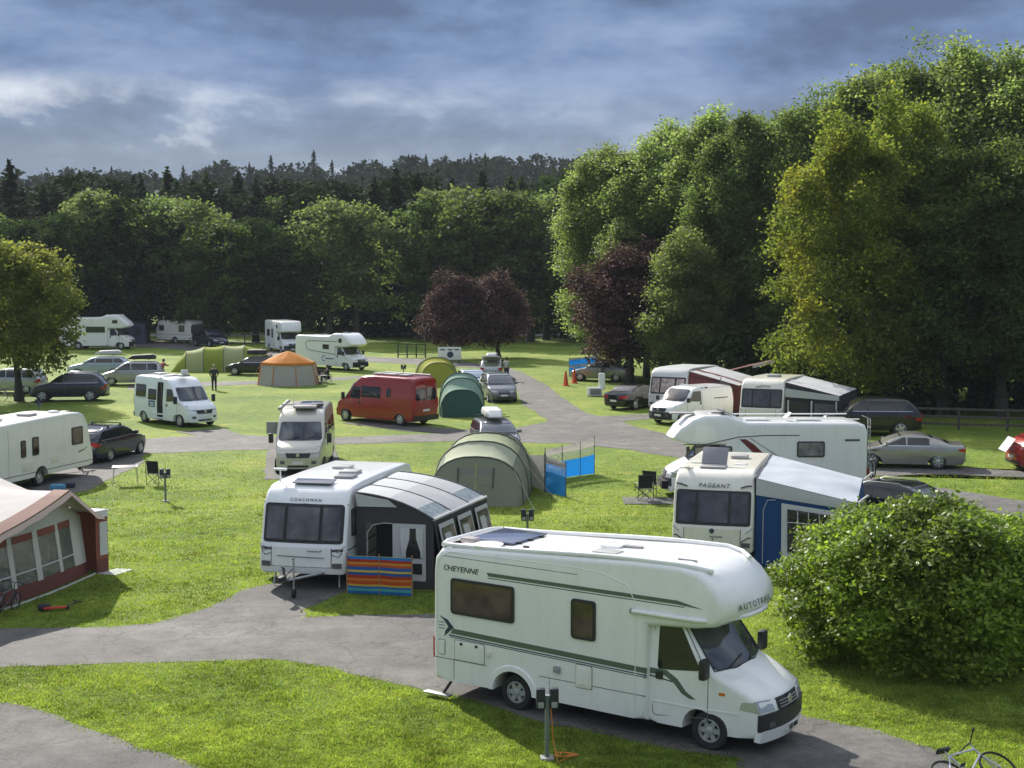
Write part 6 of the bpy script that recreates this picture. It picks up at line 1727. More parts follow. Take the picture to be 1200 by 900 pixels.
bq('roof_sheet', ((0, 0, 2.2), (2.8, 0, 2.9), (2.8, 2.5, 2.8), (0, 2.5, 2.1)), c_maroon, 6, 5, wr=.08)
bq('edge_band', ((1.6, -.02, 2.6), (2.9, -.02, 2.95), (2.9, -.02, 2.75), (1.6, -.02, 2.42)), c_cream, 4, 2)
for px_, py_ in ((0, 0), (2.8, 0), (2.8, 2.5), (0, 2.5)): tubes('pole', [[(px_, py_, 0), (px_, py_, 2.8 if px_ else 2.15)]], .02, pole_m, aw, 5)
gp = G(141, 404)
aw = thing('porch_awning', 'dark slate-blue awning standing between the far motorhome and black off-roader', 'awning', (gp.x, gp.y + 3, 0), 8)
c_slate = cloth('slate_cloth', (.06, .075, .11), .1)
bq('front_wall', ((-2.0, -1.4, 2.7), (2.0, -1.4, 2.2), (2.1, -1.5, 0), (-2.0, -1.5, 0)), c_slate)
bq('roof_sheet', ((-2.0, -1.4, 2.7), (-2.0, 1.4, 2.9), (2.0, 1.4, 2.4), (2.0, -1.4, 2.2)), c_slate)
bq('side_wall', ((2.0, -1.4, 2.2), (2.0, 1.4, 2.4), (2.1, 1.5, 0), (2.1, -1.5, 0)), c_slate)
bq('doorway', ((-.5, -1.50, 1.9), (.3, -1.50, 1.9), (.3, -1.56, .05), (-.5, -1.56, .05)), c_char, wr=0)
bq('window', ((.9, -1.50, 1.8), (1.6, -1.50, 1.75), (1.6, -1.54, 1.0), (.9, -1.54, 1.0)), film_d, wr=0)

# maroon and cream awning on the left edge: gable wall faces right
A0 = Vector((-13.08, 34.2, 0)); B0 = Vector((-11.95, 38.6, 0))
ax = (B0 - A0).normalized(); bn = Vector((ax.y, -ax.x, 0))      # along the wall, outwards
aw = thing('frame_awning', 'large maroon and cream awning with clear windows at the left edge', 'awning', (A0.x, A0.y, 0), 0)
LW = (B0 - A0).length
def wp(s, z, out=0.0):     # s metres along the wall
    k = .32 * (1 - z / 2.4)
    bow = .12 * math.sin(math.pi * min(1, max(0, s / LW)))
    return ax * s + bn * (out + k + bow) + Vector((0, 0, z))
EL, ER, PK, SP = 1.82, 1.62, 2.48, 3.15
def top(s):
    s = min(max(s, 0), LW)
    return EL + (PK - EL) * (s / SP) ** 1.2 if s < SP else ER + (PK - ER) * ((LW - s) / (LW - SP)) ** 1.1
def wallq(nm, s0, s1, z0, z1, m, out=0.0, n=6):
    g = []
    for i in range(n + 1):
        s = s0 + (s1 - s0) * i / n
        zt = top(s) if z1 is None else z1
        g.append([wp(s, z0 + (zt - z0) * k / 5, out) for k in range(6)])
    return sheet(nm, g, m, aw, .012)
wallq('front_wall_base', -.6, LW, 0, .36, c_maroon)
wallq('front_wall_head', -.6, SP, 1.62, None, c_cream, n=10)
wallq('front_wall_head', SP, LW, 1.50, None, c_cream, n=8)
wx = [(.15, 1.0), (1.18, 2.05), (2.28, 3.12), (3.28, 3.90)]
prev = -.6
for a, b in wx:
    wallq('front_wall_post', prev, a, .34, 1.64, c_cream)
    wallq('clear_window', a, b, .36, 1.46, film, -.02)
    wallq('window_blind', a, b, 1.44, 1.62, c_brick, .01)
    wallq('window_seam', a, b, .66, .70, c_lgrey, .015)
    prev = b
wallq('front_wall_post', prev, LW, .34, 1.58, c_cream)
wallq('mud_skirt', -.6, LW + .3, .0, .05, c_lgrey, .22)
# roof back to the caravan beyond the frame
rg = []
for i in range(13):
    s = -.7 + (LW + 1.15) * i / 12
    ss = min(max(s, 0.01), LW - .01)
    e = wp(s, 0, .25); e = Vector((e.x, e.y, top(ss) + .07 + (.0 if 0 <= s <= LW else -.12)))
    r_ = wp(s, 0, -3.6); r_ = Vector((r_.x, r_.y, 2.72))
    rg.append([e.lerp(r_, k / 8) - Vector((0, 0, .10 * math.sin(math.pi * k / 8))) for k in range(9)])
sheet('roof_sheet', rg, cloth('faded_cream_roof', (.54, .51, .49), .2), aw, .015)
vg = [[row[0] + bn * .03 + Vector((0, 0, .03)), row[0].lerp(row[1], .9) + Vector((0, 0, .035))] for row in rg]
sheet('roof_border', vg, cloth('brown_border_cloth', (.19, .10, .08), .1), aw, .02)
vg = [[row[0] + bn * .06, row[0] + bn * .10 - Vector((0, 0, .12 + .03 * (i % 2)))] for i, row in enumerate(rg)]
sheet('scalloped_valance', vg, mat('pale_pink_braid', (.52, .40, .35), .9), aw, .012)
# annex at the far corner
an0 = wp(LW, 0) ; d1 = (ax * .92 + bn * .22).normalized()
def aq(nm, u0, u1, z0, z1, m, o=0): 
    p = lambda u, z: Vector((an0.x, an0.y, 0)) + d1 * u * .45 + bn * (.25 + o) + Vector((0, 0, z))
    return quad(nm, p(u0, z1), p(u1, z1), p(u1, z0), p(u0, z0), m, aw, 3, 3, thick=.012)
aq('annex_wall', 0, 1, .36, 1.60, c_brick); aq('annex_base', 0, 1, 0, .38, c_maroon, .01); aq('annex_window', .28, .92, .5, 1.42, c_lgrey, .02); aq('annex_head', 0, 1, 1.55, 1.75, c_white, .015)
p = Vector((an0.x, an0.y, 1.74))
quad('annex_roof', p + bn * .3, p + d1 * .48 + bn * .3, p + d1 * .48 - bn * 1.4, p - bn * 1.4, c_white, aw, 3, 3)
quad('annex_side', p + d1 * .45 + bn * .25, p + d1 * .45 - bn * 1.4, p + d1 * .47 - bn * 1.4 - Vector((0, 0, 1.74)), p + d1 * .47 + bn * .25 - Vector((0, 0, 1.74)), c_brick, aw, 3, 3)
quad('ground_sheet', p * 1 + bn * .25 - Vector((0, 0, 1.72)), p + d1 * .8 + bn * .25 - Vector((0, 0, 1.72)), p + d1 * .8 + bn * .75 - Vector((0, 0, 1.72)), p + bn * .85 - Vector((0, 0, 1.72)), c_lgrey, aw, 4, 4, wr=.05)
# dark inside of the awning is closed at the back
quad('back_wall', wp(-.7, 2.5, -3.6), wp(LW + .4, 2.5, -3.6), wp(LW + .4, 0, -3.9), wp(-.7, 0, -3.9), c_cream, aw, 3, 3)
quad('far_side_wall', wp(LW + .05, 1.6, -.1), wp(LW + .05, 2.6, -3.6), wp(LW + .05, 0, -3.9), wp(LW + .05, 0, -.3), c_cream, aw, 3, 3)

# ------------------------------------------------------------------ tents
def tunnel_tent(label, x, y, h, hoops, mats, sleeve, front, back, door_m, dsleeve=None, win=True, name='tunnel_tent', zipm=None):
    t = thing(name, label, 'tent', (x, y), h)
    n = 16
    def sec(w, hh, k):
        a = math.pi * k / n
        c = math.cos(a)
        return Vector((0, w * math.copysign(abs(c) ** .80, c), hh * math.sin(a) ** .72))
    for i in range(len(hoops) - 1):
        (x0, w0, h0), (x1, w1, h1) = hoops[i], hoops[i + 1]
        g = []
        for q in range(7):
            u = q / 6; s = 1 - .045 * math.sin(math.pi * u)
            g.append([Vector((x0 + (x1 - x0) * u, 0, 0)) + sec((w0 + (w1 - w0) * u) * (1 - .3 * (1 - s)), (h0 + (h1 - h0) * u) * s, k) for k in range(n + 1)])
        sheet('fly_panel', g, mats[i % len(mats)], t, .01)
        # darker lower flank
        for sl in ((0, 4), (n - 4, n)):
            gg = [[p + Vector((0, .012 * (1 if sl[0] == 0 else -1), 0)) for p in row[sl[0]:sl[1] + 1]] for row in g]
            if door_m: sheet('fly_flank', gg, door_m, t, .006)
    for (x0, w0, h0) in hoops:
        tubes('pole_sleeve', [[Vector((x0, 0, 0)) + sec(w0 + .01, h0 + .015, k) for k in range(n + 1)]], .03, sleeve, t, 6)
    for e, ext, m in ((0, front[0], front[1]), (-1, back[0], back[1])):
        x0, w0, h0 = hoops[e]
        g = [[Vector((x0, 0, 0)) + sec(w0, h0, k), Vector((x0 + ext * .55, 0, 0)) + Vector((0, sec(w0, h0, k).y * .96, sec(w0, h0, k).z * .55)), Vector((x0 + ext, sec(w0, h0, k).y * .93, 0.0))] for k in range(n + 1)]
        sheet('end_panel', g, m, t, .01)
        if e == 0 and win:
            def fp(yy, z):
                return Vector((x0 + ext * (1 - z / h0) ** 1.05 + (.05 if ext > 0 else -.05), yy, z))
            q = [[fp(-.55 * w0 + w0 * .9 * i / 4, h0 * (.40 + .35 * k / 3)) for k in range(4)] for i in range(5)]
            q = [[fp(-.36 * w0 + w0 * .72 * i / 4, h0 * (.42 + .34 * k / 3)) for k in range(4)] for i in range(5)]
            sheet('window', q, mat('mesh_window', (.16, .17, .15), .8), t, .006)
            for yy in (-.38 * w0, .38 * w0): tubes('window_edge', [[fp(yy, h0 * .38), fp(yy, h0 * .78)]], .035, sleeve, t, 5)
            if zipm: tubes('zip', [[fp(0.0, h0 * z / 8) for z in range(1, 8)]], .012, zipm, t, 5)
    for gl in [[(hoops[0][0], s * hoops[0][1] * .8, hoops[0][2] * .75), (hoops[0][0] + front[0] + .5 * (1 if front[0] > 0 else -1), s * (hoops[0][1] + .5), 0)] for s in (-1, 1)] + [[(q[0], s * q[1] * .8, q[2] * .75), (q[0], s * (q[1] + 1.0), 0)] for q in hoops[1:] for s in (-1, 1)]:
        tubes('guy_line', [gl], .008, rope_m, t, 4)
    return t
c_sage = cloth('sage_cloth', (.36, .40, .25), .3)
c_sage2 = cloth('pale_sage_cloth', (.47, .50, .36), .3)
c_olive = cloth('olive_grey_cloth', (.21, .23, .175), .15)  # the tent's shaded end, its shade put into a darker cloth colour
slv = mat('dark_sleeve', (.06, .065, .055), .7)
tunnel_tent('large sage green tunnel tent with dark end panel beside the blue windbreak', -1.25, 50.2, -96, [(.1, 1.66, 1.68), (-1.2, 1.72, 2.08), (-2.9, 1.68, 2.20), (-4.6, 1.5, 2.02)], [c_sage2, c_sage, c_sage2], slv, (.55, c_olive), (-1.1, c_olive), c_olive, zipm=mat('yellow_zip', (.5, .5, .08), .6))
c_lime = cloth('lime_cloth', (.42, .48, .08), .45)
c_lime2 = cloth('pale_lime_cloth', (.52, .56, .28), .4)
tunnel_tent('long lime green tunnel tent with four hoops on the far lawn', -24.0, 115.5, -172, [(2.4, 1.2, 1.6), (1.0, 1.55, 1.95), (-.6, 1.6, 2.05), (-2.2, 1.55, 2.05), (-3.6, 1.3, 1.75)], [c_lime2, c_lime, c_lime2, c_lime], slv, (1.2, c_lime), (-1.3, c_lime), None, win=False)
c_grn = cloth('bottle_green_cloth', (.035, .10, .075), .2)
c_mint = cloth('mint_cloth', (.28, .42, .33), .35)
tt = tunnel_tent('dark green tent with mint roof right behind the red campervan', -2.85, 80.3, -88, [(.5, 1.20, 1.50), (-.5, 1.28, 2.10), (-1.4, 1.3, 2.32), (-2.8, 1.2, 1.95)], [c_mint, c_mint, c_mint], c_grn, (.6, c_grn), (-.9, c_grn), None, win=False)
tubes('door_tie', [[(.55, .05, 1.2), (.92, -.15, .1)]], .025, mat('tan_strap', (.45, .30, .2), .8), tt, 5)
c_ylw = cloth('yellow_green_cloth', (.42, .44, .06), .4)
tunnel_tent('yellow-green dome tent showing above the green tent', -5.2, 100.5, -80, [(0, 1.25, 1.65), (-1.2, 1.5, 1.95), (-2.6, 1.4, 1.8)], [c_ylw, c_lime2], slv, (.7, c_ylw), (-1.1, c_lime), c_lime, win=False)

# orange-roofed bell-shaped tent
def orange_tent():
    g0 = G(333, 453)
    t = thing('family_tent', 'orange-roofed tent with grey walls left of the red campervan', 'tent', (g0.x, g0.y + 2.0))
    n = 8
    c_or = cloth('orange_cloth', (.72, .30, .06), .4); c_gr = cloth('grey_wall_cloth', (.55, .53, .51), .35)
    ring = lambda r, z, k: Vector((r * math.cos(2 * math.pi * (k + .5) / n), r * .92 * math.sin(2 * math.pi * (k + .5) / n), z))
    for k in range(n):
        quad('wall_panel', ring(1.95, 1.62, k), ring(1.95, 1.62, k + 1), ring(2.25, 0, k + 1), ring(2.25, 0, k), c_or if k in (3,) else c_gr, t, 4, 4, wr=.03)
        quad('roof_panel', ring(.06, 2.40, k), ring(.06, 2.40, k + 1), ring(1.98, 1.60, k + 1), ring(1.98, 1.60, k), c_or if k % 4 != 3 else cloth('pale_orange_cloth', (.62, .42, .20), .4), t, 4, 4, sag=.08)
        tubes('seam_band', [[ring(1.97, 1.62, k), ring(2.27, 0, k)]], .035, c_or, t, 5)
        quad('valance', ring(1.99, 1.63, k), ring(1.99, 1.63, k + 1), ring(2.03, 1.45, k + 1), ring(2.03, 1.45, k), c_or, t, 3, 1)
        e = ring(2.9, 0, k); tubes('guy_line', [[ring(1.97, 1.6, k), e]], .008, rope_m, t, 4)
orange_tent()

# ------------------------------------------------------------------ small things
def hookup(label, x, y, h=1.15, rz=0, lamp=True):
    t = thing('power_post', label, 'power post', (x, y), rz, 'electric hook-up posts')
    rbox('post', (0, 0, (h - .1) / 2 - .03), (.07, .07, h), mat('green_post', (.13, .16, .14), .5), t, .008)
    for s in (-1, 1):
        b = rbox('socket_box', (s * .115, -.03, h - .12), (.15, .12, .34), mat('black_socket', (.012, .018, .028), .4), t, .01)
        rbox('socket_cover', (s * .115, -.10, h - .22), (.10, .03, .10), grey_pl, b, .01)
    rbox('bracket', (0, 0, h - .10), (.12, .05, .05), steel, t, .005)
    rbox('base', (0, 0, .02), (.22, .22, .06), mat('concrete', (.30, .29, .27), .9, var=.2), t, .01)
    return t
hookup('power post with two black socket boxes in front of the big motorhome', .60, 23.75, 1.2, 4)
hookup('power post on the lawn right of the folding chair', -12.44, 50.57, 1.15, 10)
hookup('power post in front of the dark blue estate under the golden tree', -26.4, 79.0, 1.0, 10)
hookup('power post behind the roof of the red campervan', *(lambda q: (q.x, q.y))(G(473, 449)), 1.3, 0)
hookup('power post whose top shows behind the big motorhome roof', .46, 42.0, 1.15, 0)
bm = bmesh.new()
pp = [(.66, 23.68, .92), (.69, 23.70, .6), (.70, 23.75, .35), (.78, 23.5, .03)]
for k in range(26):
    a = k * .8
    pp.append((.86 + .16 * math.cos(a) + k * .006, 23.85 + .10 * math.sin(a), .03 + .012 * (k % 4)))
tube_bm(bm, pp, .009, 5)
props(finish(bm, 'mains_cable', mat('orange_cable', (.62, .20, .03), .5)), 'orange mains cable coiled on the grass under the near power post', 'cable')

# table and folding chair
def camp_chair(label, x, y, rz, m, group=None):
    t = thing('camping_chair', label, 'folding chair', (x, y), rz, group)
    quad('backrest', (-.27, .24, .95), (.27, .24, .95), (.25, .16, .46), (-.25, .16, .46), m, t, 4, 4, sag=.04)
    quad('seat', (-.26, .20, .45), (.26, .20, .45), (.26, -.24, .48), (-.26, -.24, .48), m, t, 4, 4, sag=-.04)
    for fr in ([(-.28, .26, .97), (-.28, .20, .02)], [(.28, .26, .97), (.28, .20, .02)]): tubes('back_post', [fr], .013, pole_m, t, 5)
    for lg in ([(-.27, -.24, .02), (.27, -.24, .46)], [(.27, -.24, .02), (-.27, -.24, .46)], [(-.27, .22, .02), (.27, .20, .46)], [(.27, .22, .02), (-.27, .20, .46)]): tubes('leg', [lg], .012, pole_m, t, 5)
    for s in (-1, 1):
        tubes('armrest', [[(s * .28, .22, .64), (s * .29, -.25, .62)], [(s * .28, -.25, .62), (s * .28, -.25, .3)]], .014, pole_m, t, 5)
    return t
c_blk = mat('black_canvas', (.015, .015, .016), .85)
camp_chair('black folding chair next to the small metal table', -13.8, 54.6, 160, c_blk)
tb = thing('camping_table', 'small folding metal table beside the black chair', 'folding table', (-15.0, 54.7), 12)
rbox('table_top', (0, 0, .70), (.95, .62, .025), steel, tb, .008)
rbox('table_inset', (0, 0, .716), (.80, .48, .008), dgrey_pl, tb, .002)
for sx in (-1, 1):
    for sy in (-1, 1): tubes('leg', [[(sx * .42, sy * .26, .69), (sx * .46, sy * .28, 0)]], .011, steel, tb, 5)
camp_chair('black folding chair standing on a mat by the nose of the overcab motorhome', 4.78, 50.9, 190, c_blk, 'chairs by the overcab motorhome')
camp_chair('second black folding chair, right behind the first on the mat', 5.15, 51.9, 150, c_blk, 'chairs by the overcab motorhome')
props(rbox('mat', (5.3, 50.7, .02), (2.6, 1.5, .02), mat('grey_mat', (.10, .10, .095), .95, var=.3), None, .005), 'dark groundmat in front of the overcab motorhome', 'mat')

# traffic cones, sign board, step blocks
for px, py, lab in ((663, 452, 'orange traffic cone, left one of two by the lane edge'), (673, 449, 'orange traffic cone, right one of two by the lane edge')):
    q = G(px, py)
    t = thing('traffic_cone', lab, 'cone', (q.x, q.y), 0, 'traffic cones')
    bm = bmesh.new(); lathe_bm(bm, [(.20, .03), (.19, .05), (.05, 1.05), (.03, 1.06)], 14, 'Z'); finish(bm, 'cone_body', mat('cone_orange', (.62, .07, .02), .5), t)
    rbox('cone_base', (0, 0, .02), (.5, .5, .04), mat('cone_orange', (.62, .07, .02), .5), t, .005)
q = G(527, 427)
t = thing('sign_board', 'white sign board with a dark round crest below the purple trees', 'sign', (q.x, q.y), 0)
rbox('board', (0, 0, .95), (2.0, .06, 1.1), white_clean, t, .01)
for s in (-1, 1): rbox('post', (s * .85, .08, .6), (.08, .08, 1.3), dgrey_pl, t, .005)
bm = bmesh.new(); lathe_bm(bm, [(.28, -.045), (.28, -.035), (.01, -.034)], 18, 'Y', (.05, 0, .85)); finish(bm, 'crest', trim_b, t)
rbox('printed_line', (-.62, -.035, 1.28), (.42, .01, .12), dgrey_pl, t, 0)
rbox('printed_line', (.05, -.035, 1.28), (.42, .01, .12), dgrey_pl, t, 0)
rbox('printed_line', (.62, -.035, 1.28), (.42, .01, .12), dgrey_pl, t, 0)
t = thing('washing_unit', 'low white box with an upright white panel beside the black saloon', 'box', (5.55, 92.6), 0)
rbox('box', (-.15, 0, .30), (1.0, .5, .55), white_clean, t, .03)
rbox('panel', (.32, .1, .95), (.42, .3, 1.1), white_clean, t, .05)
rbox('box_face', (-.1, -.26, .3), (.7, .02, .38), mat('grey_face', (.2, .2, .22), .5), t, .01)

# rail fence on the right
def fence(label, pts, rails, H=1.15, gap=2.4, m=None, rh=.12, name='rail_fence'):
    a, b = Vector(pts[0]), Vector(pts[1])
    L = (b - a).length; d = (b - a) / L
    ang = math.degrees(math.atan2(d.y, d.x))
    t = thing(name, label, 'fence', a, ang)
    n = int(L / gap)
    for i in range(n + 1):
        rbox('post', (i * gap, .07, H / 2), (.12, .10, H), m, t, .01)
    for k in range(rails):
        for i in range(n):
            rbox('rail', (i * gap + gap / 2, 0, .30 + (H - .38) * k / max(1, rails - 1) + random.uniform(-.015, .015)), (gap - .01, .035, rh), m, t, .004)
wood = mat('weathered_wood', (.075, .065, .055), .85, var=.35, vscale=6)
fence('weathered three-rail timber fence behind the silver coupe', [(18.5, 74.5, 0), (33, 70.5, 0)], 3, m=wood)
fence('low timber fence in front of the trunks behind the navy off-roader', [(-31, 152, 0), (-22, 152, 0)], 2, m=wood, H=1.3)
fence('rustic timber fence left of the white sign board', [(-10.6, 132, 0), (-8.0, 132, 0)], 2, m=wood, H=1.3, gap=.85, rh=.08)

# ------------------------------------------------------------------ bicycles
def bicycle(label, x, y, rz, fcol, r=.31, tilt=0.0, z=0.0, group=None, lay=False, scale=1.0):
    t = thing('bicycle', label, 'bicycle', (x, y, z), rz, group)
    t.rotation_euler = (tilt, 0, R(rz))
    t.scale = (scale,) * 3
    fm = mat('bike_' + fcol[0], fcol[1], .3, coat=.5)
    for nm, X in (('wheel', -.50), ('wheel', .52)):
        bm = bmesh.new()
        n = 28
        tube_bm(bm, [(X + r * math.cos(2 * math.pi * i / n), 0, r + r * math.sin(2 * math.pi * i / n)) for i in range(n + 1)], .022, 6)
        wo_ = finish(bm, nm, rubber, t)
        tubes('spoke', [[(X, (-.02 if k % 2 else .02), r), (X + (r - .02) * math.cos(k * .5236), 0, r + (r - .02) * math.sin(k * .5236))] for k in range(12)], .004, steel, wo_, 3)
        tubes('hub', [[(X, -.05, r), (X, .05, r)]], .025, steel, wo_, 8)
    bb, st_, hd, hd2 = (-.10, 0, r - .02), (-.22, 0, r + .38), (.34, 0, r + .42), (.37, 0, r + .30)
    tubes('frame', [[bb, st_], [st_, hd], [bb, hd2], [hd, hd2], [bb, (-.50, .04, r)], [bb, (-.50, -.04, r)], [st_, (-.50, .04, r)], [st_, (-.50, -.04, r)]], .018, fm, t, 6)
    tubes('fork', [[hd2, (.50, .05, r)], [hd2, (.50, -.05, r)], [hd, (.33, 0, r + .50)]], .014, fm, t, 6)
    hb = tubes('handlebar', [[(.33, 0, r + .50), (.36, 0, r + .56)], [(.36, 0, r + .56), (.34, -.18, r + .60), (.28, -.31, r + .58)], [(.36, 0, r + .56), (.34, .18, r + .60), (.28, .31, r + .58)]], .012, plastic, t, 6)
    for s in (-1, 1): tubes('grip', [[(.31, s * .24, r + .59), (.27, s * .34, r + .58)]], .02, plastic, hb, 6)
    rbox('saddle', (-.26, 0, r + .50), (.25, .12, .05), plastic, t, .02)
    tubes('seat_post', [[st_, (-.25, 0, r + .48)]], .014, steel, t, 6)
    tubes('crank', [[bb, (-.02, .07, r - .14)], [bb, (-.18, -.07, r + .10)]], .010, steel, t, 5)
    for q in ((.0, .11, r - .14), (-.20, -.11, r + .10)): rbox('pedal', q, (.09, .08, .02), plastic, t, .005)
    return t
bicycle('silver bicycle lying half in view at the bottom right corner', 7.55, 22.1, 25, ('silver', (.45, .46, .5)), tilt=R(-58), z=.12)
bicycle("child's bicycle leaning at the maroon awning's left end", -12.3, 33.95, 80, ('dark', (.05, .05, .06)), r=.24, tilt=R(8), scale=.9)
t = thing('scooter', 'red and black child scooter lying on the grass by the maroon awning', 'scooter', (-11.2, 34.3), 20)
rbox('deck', (0, 0, .08), (.55, .13, .04), mat('scooter_red', (.50, .04, .02), .4), t, .015)
tubes('steering_tube', [[(.26, 0, .09), (.55, .3, .12)]], .02, plastic, t, 6)
tubes('handlebar', [[(.45, .45, .12), (.65, .15, .14)]], .016, plastic, t, 6)
for X in (-.28, .28):
    bm = bmesh.new(); lathe_bm(bm, [(.02, -.02), (.055, -.02), (.055, .02), (.02, .02)], 12, 'Y', (X, 0, .056)); finish(bm, 'wheel', rubber, t)
rbox('toy_box', (-.25, .15, .09), (.3, .2, .14), plastic, t, .03)
for k, (yy, lab) in enumerate(((-.55, 'bicycle hung on the tail rack of the long overcab motorhome, nearer one'), (.25, 'bicycle hung on the tail rack of the long overcab motorhome, farther one'))):
    b = bicycle(lab, 13.08 + .16 * k, 52.0 + yy * .3, 88, ('grey', (.3, .3, .32)), z=.75, group='bicycles on the tail rack')
gp = G(232, 406)
b = bicycle('dark bicycle on the nearside of the far caravan drawbar', gp.x, gp.y, -20, ('dark', (.05, .05, .06)), r=.35, scale=1.35, group='bicycles by the far caravan')
b = bicycle('dark bicycle leaning behind the other by the far caravan', gp.x + .3, gp.y + .5, -24, ('dark', (.05, .05, .06)), r=.35, scale=1.35, group='bicycles by the far caravan')
t = props(rbox('bicycle_cover', (gp.x - .1, gp.y + .3, 1.75), (1.3, .7, .95), c_blk, None, .2), 'black cover draped high over the bicycles by the far caravan', 'cover')
gp = G(20, 468)
bicycle('bicycle leaning on the trunk of the golden green tree', gp.x, gp.y - 1.2, 15, ('pale', (.5, .5, .5)), r=.34, tilt=R(-8), group=None)

# low mat, bag and crate by the left caravan
t = props(rbox('storage_bag', (-17.15, 53.2, .12), (.55, .35, .22), mat('bag_blue', (.08, .25, .40), .7), None, .06), 'small blue bag beneath the side of the pale cream caravan', 'bag')
t = props(rbox('storage_bag', (-16.95, 53.85, .10), (.5, .3, .2), mat('bag_dark', (.03, .035, .06), .8), None, .06), 'dark bag next to the wheel of the pale cream caravan', 'bag')

# ------------------------------------------------------------------ people
def skinmesh(name, verts, edges, radii, m, parent, sub=1, root=0):
    me = bpy.data.meshes.new(name)
    me.from_pydata(verts, edges, [])
    o = mesh_obj(name, me, parent)
    md = o.modifiers.new('skin', 'SKIN')
    sv = me.skin_vertices[0].data
    for i, r_ in enumerate(radii):
        sv[i].radius = (r_, r_) if not isinstance(r_, tuple) else r_
        sv[i].use_root = (i == root)
    md.use_smooth_shade = True
    s = o.modifiers.new('sub', 'SUBSURF'); s.levels = sub; s.render_levels = sub
    me.materials.append(m)
    return o
def person(label, x, y, rz, top, legs, hair, pose='stand', scale=1.0):
    t = thing('person', label, 'person', (x, y), rz, None, scale)
    lean = {'stand': 0.0, 'bend': .42, 'reach': .12, 'sit': .05}[pose]
    hz_ = .93 if pose != 'sit' else .48
    hip = Vector((0, 0, hz_))
    def up(d, yy=0, f=0): return hip + Vector((math.sin(lean) * d + f, yy, math.cos(lean) * d))
    V = [tuple(hip), tuple(up(.25)), tuple(up(.46)), tuple(up(.57)), tuple(up(.68, 0, .02)), tuple(up(.80, 0, .01))]
    E_ = [(0, 1), (1, 2), (2, 3), (3, 4), (4, 5)]
    Rr = [(.13, .16), (.12, .14), (.12, .17), .055, (.085, .075), (.06, .055)]
    L, A = [], []
    for s in (-1, 1):
        b = len(V)
        if pose == 'sit':
            kn, ft = Vector((.44, s * .12, .50)), Vector((.46, s * .12, .06))
        else:
            kn, ft = Vector((.03 + (.05 if s > 0 else -.02), s * .11, .50)), Vector((-.02 + (.10 if s > 0 else -.06), s * .12, .07))
        V += [(0, s * .09, hz_ - .04), tuple(kn), tuple(ft), (ft.x + .15, ft.y, .04)]
        E_ += [(0, b), (b, b + 1), (b + 1, b + 2), (b + 2, b + 3)]
        Rr += [.095, .06, .042, .04]
        L.append((kn, ft))
        b = len(V)
        sh = up(.48, s * .19)
        if pose in ('bend', 'reach'): el, ha = sh + Vector((.20, s * .04, -.16)), sh + Vector((.44, -s * .03, -.14))
        elif pose == 'sit': el, ha = sh + Vector((.10, s * .05, -.26)), sh + Vector((.32, -s * .02, -.24))
        else: el, ha = sh + Vector((-.03, s * .10, -.27)), sh + Vector((.12, s * .02, -.40))
        V += [tuple(sh), tuple(el), tuple(ha), tuple(ha + (ha - el).normalized() * .09)]
        E_ += [(2, b), (b, b + 1), (b + 1, b + 2), (b + 2, b + 3)]
        Rr += [.058, .042, .030, .028]
        A.append((sh, el, ha))
    bd = skinmesh('body', V, E_, Rr, skin, t, 2)
    # jacket and trousers follow the body
    jv = [tuple(up(-.02)), tuple(up(.25)), tuple(up(.45)), tuple(up(.535))]; je = [(0, 1), (1, 2), (2, 3)]; jr = [(.155, .19), (.145, .165), (.14, .195), (.08, .09)]
    for sh, el, ha in A:
        b = len(jv); jv += [tuple(sh), tuple(el), tuple(el.lerp(ha, .92))]; je += [(2, b), (b, b + 1), (b + 1, b + 2)]; jr += [.075, .058, .045]
    skinmesh('jacket', jv, je, jr, top, t, 2)
    tv = [tuple(hip)]; te = []; trr = [(.15, .175)]
    for s, (kn, ft) in zip((-1, 1), L):
        b = len(tv); tv += [(0, s * .095, hz_ - .05), tuple(kn), tuple(kn.lerp(ft, .93))]; te += [(0, b), (b, b + 1), (b + 1, b + 2)]; trr += [.11, .075, .06]
    skinmesh('trousers', tv, te, trr, legs, t, 2)
    sv_, se_, sr_ = [], [], []
    for s, (kn, ft) in zip((-1, 1), L):
        rbox('shoe', (ft.x + .06, ft.y, .05), (.27, .10, .10), rubber, t, .03)
        # five fingers on each hand
    for s, (sh, el, ha) in zip((-1, 1), A):
        d = (ha - el).normalized()
        sd_ = Vector((0, 1, 0)).cross(d).normalized()
        tubes('fingers', [[ha + d * .10 + sd_ * (.024 - .016 * q), ha + d * (.15 - .006 * abs(q - 1)) + sd_ * (.024 - .016 * q) + Vector((0, -s * .015, 0))] for q in range(4)] + [[ha + d * .05 + sd_ * .02, ha + d * .10 + sd_ * .055]], .009, skin, t, 5)
    hd = up(.72, 0, .0)
    bm = bmesh.new(); bmesh.ops.create_uvsphere(bm, u_segments=14, v_segments=10, radius=.112)
    for v in bm.verts:
        v.co = Vector((v.co.x * 1.02 - .02, v.co.y * .88, v.co.z * 1.12 + .035))
        if v.co.x > .055 and v.co.z < .06: v.co.x = .055
    for v in bm.verts: v.co += hd
    finish(bm, 'hair', hair, t)
    fx = hd + Vector((.098, 0, -.0))
    rbox('nose', fx + Vector((.008, 0, -.015)), (.03, .022, .04), skin, bd, .008)
    for s in (-1, 1): rbox('eye', fx + Vector((-.012, s * .035, .015)), (.014, .022, .012), ink, bd, .004)
    rbox('mouth', fx + Vector((-.006, 0, -.055)), (.012, .045, .010), lamp_r, bd, .003)
    return t
dk = mat('dark_jacket', (.022, .024, .028), .8); jn = mat('dark_trousers', (.02, .022, .032), .85)
gh = mat('grey_hair', (.32, .29, .26), .8); bh = mat('brown_hair', (.06, .035, .02), .7)
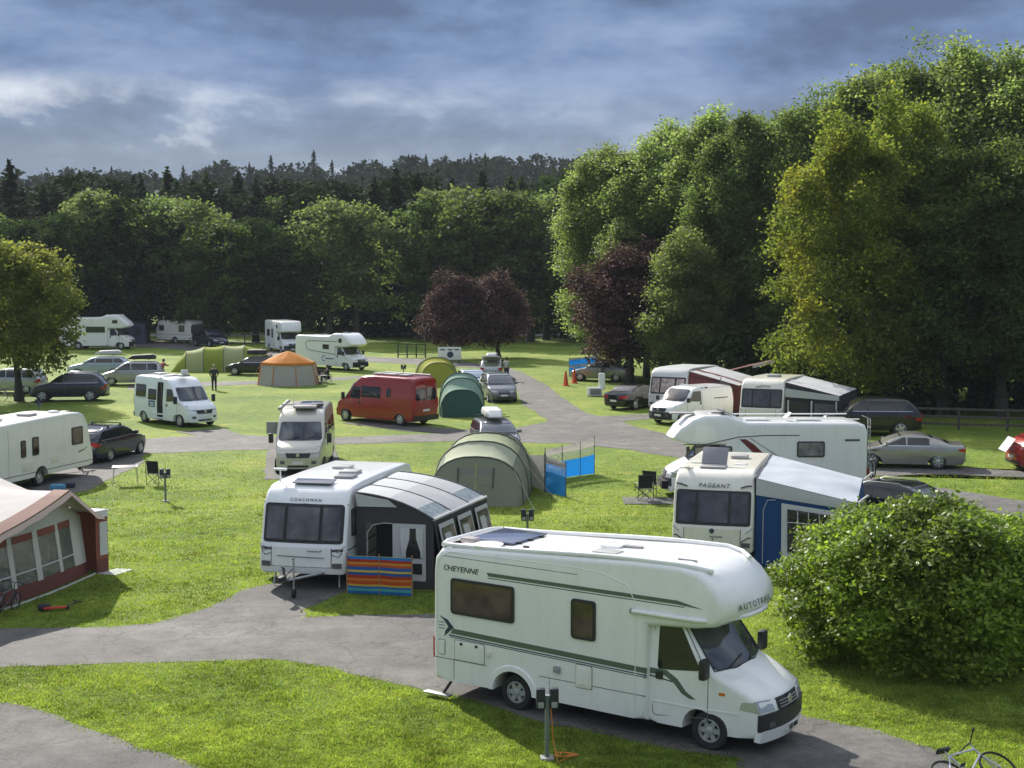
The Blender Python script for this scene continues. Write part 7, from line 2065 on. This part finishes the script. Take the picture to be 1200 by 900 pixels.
person('person in dark jacket and trousers walking on the lawn behind the open campervan', -20.34, 96.8, 95, dk, jn, gh)
person('person in a reddish top bending by the end of the lime tent', -25.6, 103.5, 60, mat('rose_top', (.30, .10, .09), .8), jn, bh, 'bend')
q = G(589, 446); person('person in a pale jacket at the raised tailgate', q.x + .3, q.y - .4, 95, mat('pale_jacket', (.42, .42, .40), .8), jn, bh, 'reach')
q = G(718, 446); person('person in a dark top leaning into the open door of the grey-green saloon', q.x, q.y - .8, 120, dk, jn, bh, 'bend')
q = G(741, 447); person('person in a pale top stooping behind the open boot', q.x, q.y, 170, mat('pale_top', (.45, .44, .45), .8), jn, gh, 'bend')
q = G(384, 449); person('person in dark clothes sitting beside the orange tent', q.x, q.y, 200, dk, jn, bh, 'sit')
camp_chair('dark folding chair under the person by the orange tent', q.x, q.y + .1, 110, c_blk)
q = G(367, 448); camp_chair('blue-black folding chair against the right wall of the orange tent', q.x + .5, q.y + .4, 170, mat('navy_canvas', (.02, .03, .06), .85))
q = G(377, 450)
tb = thing('camping_table', 'low pale camping table beside the person by the orange tent', 'folding table', (q.x, q.y), 5)
rbox('table_top', (0, 0, .62), (.8, .5, .03), grey_pl, tb, .01)
for sx in (-1, 1):
    for sy in (-1, 1): tubes('leg', [[(sx * .35, sy * .2, .61), (sx * .38, sy * .22, 0)]], .012, steel, tb, 5)
# towel on the red car, items on the loaded car
gp = G(1178, 552)
quad_o = quad('towel', (gp.x + .42, gp.y + .05, 1.32), (gp.x + .42, gp.y + .95, 1.34), (gp.x + .02, gp.y + .95, .80), (gp.x + .02, gp.y + .05, .78), c_white, None, 5, 5, thick=.01, wr=.05)
props(quad_o, 'white patterned towel hanging on the tail of the red car', 'towel')
gp = G(298, 439)
props(rbox('luggage', (gp.x + .25, gp.y, 1.78), (1.5, .9, .38), mat('dark_luggage', (.02, .022, .026), .7, var=.5), None, .12), 'dark luggage strapped on the roof of the black car by the orange tent', 'luggage')
print('objects', len(bpy.data.objects))
# ------------------------------------------------------------------ thin summer air between the viewer and the hill
bm = bmesh.new()
boxm(bm, (0, 440, 22), (1700, 1000, 48))
hz_o = finish(bm, 'haze', (lambda m: m)(bpy.data.materials.new('haze_air')), smooth=False)
hm = hz_o.data.materials[0]
hm.use_nodes = True
ht = hm.node_tree
ht.nodes.clear()
pv = N(ht, 'ShaderNodeVolumePrincipled', Density=HAZE)
pv.inputs['Color'].default_value = (.80, .88, 1.0, 1)
oo = N(ht, 'ShaderNodeOutputMaterial')
ht.links.new(pv.outputs[0], oo.inputs['Volume'])
props(hz_o, 'thin bluish air that softens the far woods', kind='stuff')
